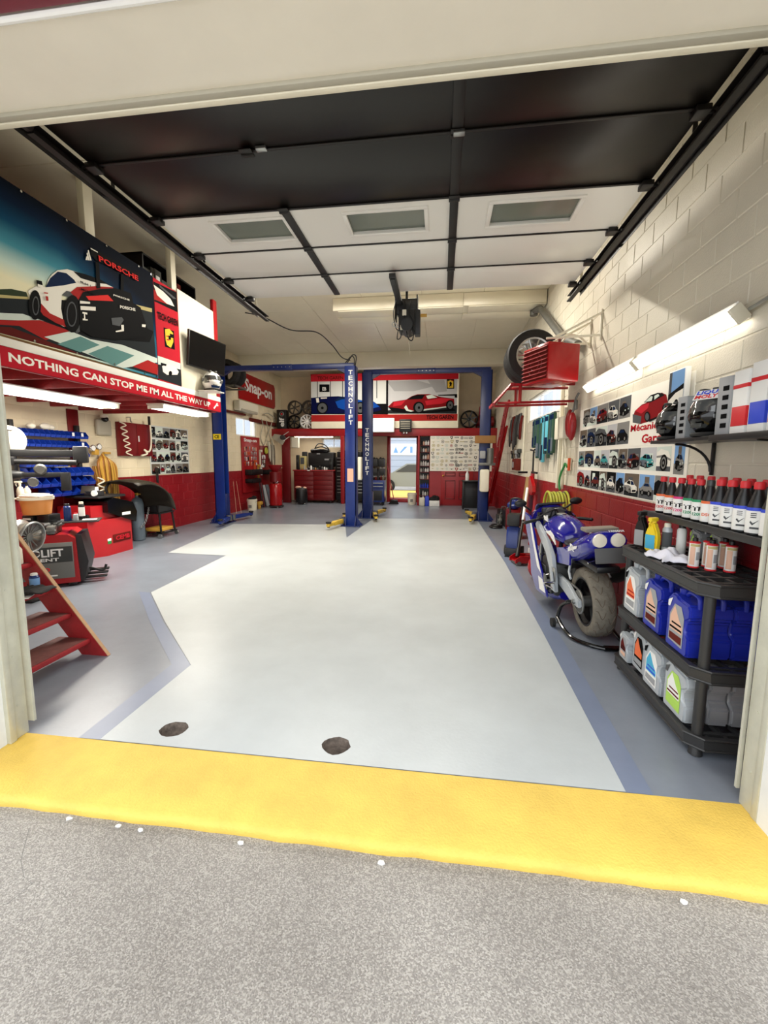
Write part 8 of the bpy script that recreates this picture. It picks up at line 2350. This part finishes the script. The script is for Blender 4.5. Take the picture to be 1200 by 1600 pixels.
# rear wheel
R = 0.322
tw = MB().lathe([(R * 0.7, -0.085), (R * 0.86, -0.1), (R * 0.94, -0.088), (R * 0.985, -0.05), (R, 0.0), (R * 0.985, 0.05), (R * 0.94, 0.088), (R * 0.86, 0.1), (R * 0.7, 0.085)], (0, 0, AX), 44, axis='x', caps=False)
rt = build('rear_tire', tw, 'tread_rubber', bike, smooth=60)
gr = MB()
for k in range(18):
    a0 = 2 * PI * k / 18
    for sg in (-1, 1):
        pts = []
        for i in range(7):
            f = i / 6
            x = sg * (0.012 + 0.075 * f)
            a = a0 + 0.16 * math.sin(f * 5) + (0.17 if sg > 0 else 0) + 0.12 * f
            rr_ = R * (1.0 - 0.06 * (abs(x) / 0.088) ** 2.2) + 0.0005
            pts.append((x, rr_ * math.cos(a), AX + rr_ * math.sin(a)))
        gr.tube(pts, 0.0035, 4)
build('tread_grooves', gr, 'ink_sepia', rt)
build('rear_rim', MB().lathe([(R * 0.66, -0.085), (R * 0.71, -0.087), (R * 0.71, -0.07), (R * 0.6, -0.04), (R * 0.6, 0.04), (R * 0.71, 0.07), (R * 0.71, 0.087), (R * 0.66, 0.085)], (0, 0, AX), 36, axis='x', caps=False), 'black', bike)
for k in range(3):
    a = 2 * PI * k / 3 + 0.4
    build('rear_spoke', MB().cyl((0, 0.04 * math.cos(a), AX + 0.04 * math.sin(a)), (0, R * 0.62 * math.cos(a), AX + R * 0.62 * math.sin(a)), 0.03, 0.024, 8), 'black', bike)
build('rear_hub', MB().cyl((-0.12, 0, AX), (0.12, 0, AX), 0.05, n=18).cyl((-0.19, 0, AX), (0.19, 0, AX), 0.016, n=12), 'dull_metal', bike)
sp = MB()
NT = 40
ring = []
for i in range(NT * 2):
    rr_ = 0.112 if i % 2 else 0.103
    a = PI * i / NT
    ring.append((rr_ * math.cos(a), rr_ * math.sin(a)))
sp.prism(ring, (-0.125, 0, AX), (0, 1, 0), (0, 0, 1), (0.006, 0, 0))
build('sprocket', sp, 'dull_metal', bike)
ch = MB()
L = []
for i in range(16):
    a = PI / 2 + PI * i / 15
    L.append((-0.122, 0.11 * math.cos(a), AX + 0.11 * math.sin(a)))
for i in range(8):
    a = -PI / 2 + PI * i / 7
    L.append((-0.122, 0.62 + 0.05 * math.cos(a), AX + 0.07 + 0.05 * math.sin(a)))
ch.tube(L, 0.009, 6, closed=True)
build('drive_chain', ch, 'steel', bike)
build('brake_disc', MB().lathe([(0.06, 0.12), (0.11, 0.12), (0.11, 0.126), (0.06, 0.126)], (0, 0, AX), 24, axis='x'), 'steel', bike)
# swing arm
for sx in (-1, 1):
    x = sx * 0.145
    sa = bevel_prism([(-0.09, AX - 0.035), (0.05, AX - 0.045), (0.3, AX + 0.0), (0.56, AX + 0.04), (0.6, AX + 0.1), (0.5, AX + 0.14), (0.2, AX + 0.12), (0.0, AX + 0.045), (-0.09, AX + 0.04)], (x - 0.018, 0, 0), (0, 1, 0), (0, 0, 1), (0.036, 0, 0), 0.008)
    build('swing_arm', sa, 'jug_silver', bike)
    build('axle_nut', MB().cyl((sx * 0.163, 0, AX), (sx * 0.185, 0, AX), 0.024, n=6), 'steel', bike)
    build('stand_spool', MB().cyl((sx * 0.163, 0.1, AX - 0.03), (sx * 0.2, 0.1, AX - 0.03), 0.014, n=10), 'black', bike)
build('hugger', loft([oval(-0.1 + 0.14 * i, AX + 0.36 - 0.02 * i * i * .5, 0.1, 0.012, 10) for i in range(5)]), 'black', bike)
# engine, frame
build('engine', MB().rbox(-0.2, 0.2, 0.5, 0.95, 0.22, 0.6, 0.05, seg=3).rbox(-0.23, -0.2, 0.52, 0.72, 0.25, 0.45, 0.03).rbox(-0.22, -0.2, 0.74, 0.94, 0.26, 0.5, 0.05), 'dark_sign', bike)
build('engine_cover', MB().lathe([(0.1, 0), (0.09, -0.03), (0.05, -0.035)], (-0.225, 0.63, 0.36), 20, axis='x'), 'black_gloss', bike)
build('engine_cover', MB().lathe([(0.1, 0.22), (0.09, 0.25), (0.05, 0.255)], (0, 0.63, 0.36), 20, axis='x'), 'black_gloss', bike)
for sx in (-1, 1):
    fr = bevel_prism([(0.42, 0.3), (0.54, 0.3), (0.6, 0.52), (0.72, 0.66), (1.05, 0.84), (1.12, 0.92), (1.06, 0.96), (0.66, 0.8), (0.5, 0.68), (0.44, 0.5)], (sx * 0.2 - 0.02, 0, 0), (0, 1, 0), (0, 0, 1), (0.04, 0, 0), 0.006)
    build('frame_spar', fr, 'jug_silver', bike, smooth=20)
    build('under_seat_panel', bevel_prism([(0.12, 0.66), (0.5, 0.6), (0.5, 0.76), (0.3, 0.8), (0.1, 0.8)], (sx * 0.16 - 0.008, 0, 0), (0, 1, 0), (0, 0, 1), (0.016, 0, 0), 0.004), 'bike_blue', bike)
    build('heel_guard', MB().rbox(sx * 0.215 - 0.006, sx * 0.215 + 0.006, 0.4, 0.5, 0.42, 0.56, 0.004), 'alloy', bike)
    build('rearset', bevel_prism([(0.36, 0.33), (0.46, 0.32), (0.5, 0.5), (0.44, 0.52), (0.4, 0.42)], (sx * 0.235 - 0.008, 0, 0), (0, 1, 0), (0, 0, 1), (0.016, 0, 0), 0.005), 'jug_silver', bike)
    build('footpeg', MB().cyl((sx * 0.24, 0.38, 0.42), (sx * 0.34, 0.36, 0.42), 0.013, n=10).cyl((sx * 0.25, 0.38, 0.36), (sx * 0.26, 0.55, 0.34), 0.008), 'chrome', bike)
    build('pillion_bracket', MB().tube([(sx * 0.12, 0.2, 0.72), (sx * 0.17, 0.12, 0.6), (sx * 0.18, 0.05, 0.55)], 0.012), 'jug_silver', bike)
build('shock', MB().cyl((0, 0.48, 0.45), (0, 0.42, 0.72), 0.035, n=14).tube([(0.045 * math.cos(i * 0.9), 0.48 - 0.06 * i / 40 + 0.045 * math.sin(i * 0.9) * 0.3, 0.46 + 0.24 * i / 40) for i in range(40)], 0.006, 5), 'dull_metal', bike)
# tank
tank = loft([oval(0.38, 0.86, 0.1, 0.05, lift=0.3), oval(0.44, 0.88, 0.15, 0.09, lift=0.35), oval(0.58, 0.91, 0.19, 0.12, lift=0.35), oval(0.76, 0.93, 0.2, 0.13, lift=0.35), oval(0.92, 0.92, 0.185, 0.12, lift=0.35), oval(1.02, 0.9, 0.15, 0.09, lift=0.3), oval(1.06, 0.89, 0.1, 0.05, lift=0.3)])
tk = build('fuel_tank', tank, 'bike_blue', bike, smooth=70)
build('filler_cap', MB().lathe([(0.05, 0.0), (0.05, 0.012), (0.04, 0.016)], (0, 0.86, 1.05), 18), 'steel', tk)
for sx in (-1, 1):
    build('white_flash', MB().prism([(0.45, 0.8), (0.62, 0.86), (0.8, 0.88), (0.62, 0.92), (0.52, 0.88)], (sx * 0.186, 0, 0), (0, 1, 0), (0, 0, 1), (sx * 0.012, 0, 0)), 'label_white', tk)
build('wing_emblem', MB().prism([(0.84, 0.98), (0.96, 0.99), (0.98, 1.03), (0.9, 1.02), (0.86, 1.05)], (-0.15, 0, 0), (0, 1, 0), (0, 0, 1), (-0.012, 0, 0)), 'label_white', tk)
# seat and tail
build('seat', loft([oval(0.42, 0.83, 0.12, 0.04), oval(0.3, 0.835, 0.14, 0.05), oval(0.14, 0.86, 0.14, 0.05), oval(0.06, 0.9, 0.1, 0.04)]), 'black', bike, smooth=60)
tail = loft([oval(0.42, 0.72, 0.16, 0.08, lift=0.1), oval(0.2, 0.78, 0.17, 0.11, lift=0.15), oval(0.0, 0.85, 0.175, 0.125, lift=0.2), oval(-0.18, 0.92, 0.175, 0.115, lift=0.2), oval(-0.3, 0.965, 0.17, 0.095, lift=0.15), oval(-0.345, 0.98, 0.15, 0.075, lift=0.1)])
tl = build('tail_fairing', tail, 'bike_blue', bike, smooth=70)
for sx in (-1, 1):
    build('tail_lamp', MB().lathe([(0.058, -0.33), (0.06, -0.345), (0.055, -0.358), (0.02, -0.364)], (sx * 0.074, 0, 0.985), 22, axis='y'), 'bike_lamp', tl)
build('tail_lettering', MB().text('YAMAHA', (0.0, -0.335, 1.052), (1, 0, 0), (0, 0.5, 1), 0.13, 0.018, 0.004), 'label_white', tl)
build('side_decal', MB().text('R', (-0.178, 0.06, 0.83), (0, -1, 0), (0, 0, 1), 0.1, 0.06, 0.002).prism([(0.12, 0.8), (-0.1, 0.87), (-0.12, 0.9), (0.1, 0.85)], (-0.177, 0, 0), (0, 1, 0), (0, 0, 1), (-0.003, 0, 0)), 'label_white', tl)
build('seat_pad', MB().rbox(-0.13, 0.15, -0.2, -0.06, 1.03, 1.065, 0.01), 'foam_grey', bike)
pl = MB().rbox(-0.12, 0.12, -0.008, 0.008, -0.065, 0.065, 0.006).xf(Matrix.Translation((0, -0.37, 0.86)) @ Matrix.Rotation(-0.2, 4, 'X'))
build('licence_plate', pl, 'plate_grey', bike)
build('under_tray', MB().rbox(-0.1, 0.1, -0.35, 0.3, 0.7, 0.76, 0.02), 'black', bike)
# exhaust right
build('exhaust', MB().tube(bez([(0.1, 0.5, 0.3), (0.2, 0.35, 0.36), (0.24, 0.15, 0.5), (0.25, 0.08, 0.55)]), 0.03, 12), 'dull_metal', bike)
build('muffler', MB().tube([(0.25, 0.1, 0.54), (0.27, -0.3, 0.72)], 0.058, 18).torus((0.268, -0.28, 0.71), 0.058, 0.006, 'y', 20, 5, 1), ['black', 'steel'], bike)
build('indicator', MB().tube([(0.1, -0.3, 0.8), (0.2, -0.32, 0.78)], 0.008).ball((0.22, -0.33, 0.78), (0.03, 0.03, 0.025), 10).tube([(-0.1, -0.3, 0.8), (-0.16, -0.32, 0.79)], 0.008), 'chrome', bike)
# fairings
for sx in (-1, 1):
    sf = bevel_prism([(0.56, 0.2), (0.98, 0.16), (1.2, 0.3), (1.24, 0.62), (1.4, 0.82), (1.46, 1.02), (1.2, 1.0), (1.02, 0.8), (0.92, 0.6), (0.72, 0.42), (0.6, 0.3)], (sx * 0.25 - 0.012, 0, 0), (0, 1, 0), (0, 0, 1), (0.024, 0, 0), 0.008)
    fo = build('side_fairing', sf, 'bike_blue', bike, smooth=50)
    build('white_stripe', MB().prism([(0.75, 0.42), (0.9, 0.46), (1.12, 0.78), (1.2, 0.96), (1.12, 0.92), (0.98, 0.7)], (sx * 0.262, 0, 0), (0, 1, 0), (0, 0, 1), (sx * 0.004, 0, 0)), 'label_white', fo)
    build('white_stripe', MB().prism([(0.6, 0.24), (0.82, 0.22), (0.86, 0.36), (0.7, 0.36)], (sx * 0.262, 0, 0), (0, 1, 0), (0, 0, 1), (sx * 0.004, 0, 0)), 'label_white', fo)
build('belly_pan', loft([oval(0.5, 0.24, 0.14, 0.06), oval(0.7, 0.2, 0.2, 0.08), oval(1.0, 0.2, 0.22, 0.1), oval(1.2, 0.28, 0.18, 0.1)]), 'bike_blue', bike, smooth=60)
build('nose_fairing', loft([oval(1.24, 0.96, 0.23, 0.16, lift=0.2), oval(1.42, 0.94, 0.22, 0.15, lift=0.25), oval(1.58, 0.9, 0.17, 0.11, lift=0.3), oval(1.68, 0.87, 0.08, 0.05, lift=0.3)]), 'bike_blue', bike, smooth=60)
build('windscreen', loft([oval(1.22, 1.14, 0.17, 0.012), oval(1.34, 1.1, 0.16, 0.012), oval(1.48, 1.02, 0.13, 0.012)]), 'visor', bike, smooth=60)
build('instrument_panel', MB().rbox(-0.13, 0.13, 1.12, 1.2, 0.98, 1.1, 0.02).lathe([(0.05, 0), (0.05, -0.02)], (-0.05, 1.12, 1.05), 16, axis='y', m=1).lathe([(0.05, 0), (0.05, -0.02)], (0.06, 1.12, 1.05), 16, axis='y', m=1), ['black', 'dull_metal'], bike)
build('triple_clamp', MB().rbox(-0.13, 0.13, 1.02, 1.12, 0.95, 0.985, 0.01).cyl((-0.11, 1.08, 0.9), (-0.11, 1.06, 1.02), 0.028, n=14).cyl((0.11, 1.08, 0.9), (0.11, 1.06, 1.02), 0.028, n=14), 'steel', bike)
for sx in (-1, 1):
    build('handlebar', MB().cyl((sx * 0.13, 1.07, 0.99), (sx * 0.36, 0.98, 0.96), 0.013, n=10).cyl((sx * 0.24, 1.028, 0.976), (sx * 0.36, 0.98, 0.96), 0.019, n=12).ball((sx * 0.365, 0.978, 0.96), 0.022, 10), 'black', bike)
    build('lever', MB().tube(bez([(sx * 0.2, 1.07, 0.98), (sx * 0.28, 1.08, 0.97), (sx * 0.38, 1.04, 0.955)]), 0.007), 'steel', bike)
    build('brake_reservoir', MB().cyl((sx * 0.17, 1.12, 1.0), (sx * 0.17, 1.12, 1.05), 0.025, n=14).rbox(sx * 0.19 - 0.03, sx * 0.19 + 0.03, 1.04, 1.08, 0.97, 1.01, 0.006), 'black', bike)
    build('mirror', MB().ball((sx * 0.33, 1.36, 1.14), (0.075, 0.025, 0.045), 14).cyl((sx * 0.2, 1.4, 1.04), (sx * 0.3, 1.37, 1.12), 0.012, n=8), 'black', bike)
    build('fork_leg', MB().cyl((sx * 0.11, 1.08, 0.94), (sx * 0.11, 1.34, 0.42), 0.026, n=14).cyl((sx * 0.11, 1.28, 0.52), (sx * 0.11, 1.37, 0.32), 0.032, n=14), 'alloy', bike)
build('cables', MB().tube(bez([(-0.2, 1.07, 1.0), (-0.12, 1.0, 1.06), (0, 1.06, 1.08), (0.05, 1.1, 1.0)]), 0.008).tube(bez([(0.2, 1.07, 1.0), (0.1, 0.98, 1.07), (-0.02, 1.05, 1.09), (-0.05, 1.1, 1.0)]), 0.008), 'black', bike)
build('front_tire', MB().lathe([(0.21, -0.05), (0.26, -0.06), (0.29, -0.045), (0.3, 0), (0.29, 0.045), (0.26, 0.06), (0.21, 0.05)], (0, FY, 0.302), 36, axis='x', caps=False), 'rubber', bike)
build('front_rim', MB().lathe([(0.2, -0.05), (0.215, -0.05), (0.19, 0), (0.215, 0.05), (0.2, 0.05)], (0, FY, 0.302), 30, axis='x', caps=False).cyl((-0.1, FY, 0.302), (0.1, FY, 0.302), 0.03).cyl((0, FY - 0.2, 0.302), (0, FY + 0.2, 0.302), 0.02).cyl((0, FY, 0.1), (0, FY, 0.5), 0.02), 'black', bike)
build('front_fender', MB().tube([(0, FY + 0.32 * math.cos(a), 0.302 + 0.325 * math.sin(a)) for a in [0.3 + 2.2 * i / 12 for i in range(13)]], 0.055, 8), 'bike_blue', bike)

# paddock stand
t = T('paddock_stand', 'black tubular paddock stand lifting the motorcycle rear wheel', 'stand', (1.43, 4.1, 0.0), 0.1)
for sx in (-1, 1):
    build('upright', MB().tube(bez([(sx * 0.19, 0.1, AX - 0.05), (sx * 0.21, 0.2, 0.22), (sx * 0.235, 0.22, 0.1)]), 0.017, 10), 'black_gloss', t)
    build('hook', MB().rbox(sx * 0.19 - 0.015, sx * 0.19 + 0.015, 0.07, 0.13, AX - 0.06, AX - 0.044, 0.004), 'black', t)
    build('wheel', MB().lathe([(0.015, -0.016), (0.045, -0.016), (0.045, 0.016), (0.015, 0.016)], (sx * 0.275, 0.22, 0.046), 20, axis='x'), 'rubber', t)
build('axle', MB().cyl((-0.29, 0.22, 0.046), (-0.2, 0.22, 0.046), 0.01, n=8).cyl((0.29, 0.22, 0.046), (0.2, 0.22, 0.046), 0.01, n=8), 'steel', t)
build('loop_bar', MB().tube(bez([(-0.235, 0.22, 0.1), (-0.23, 0.06, 0.045), (-0.2, -0.12, 0.02), (-0.06, -0.29, 0.02), (0.1, -0.32, 0.02), (0.2, -0.18, 0.02), (0.23, 0.06, 0.045), (0.235, 0.22, 0.1)]), 0.018, 10), 'black_gloss', t)
build('handle', MB().tube([(-0.02, -0.31, 0.02), (0.18, -0.32, 0.02)], 0.026, 10), 'black_gloss', t)
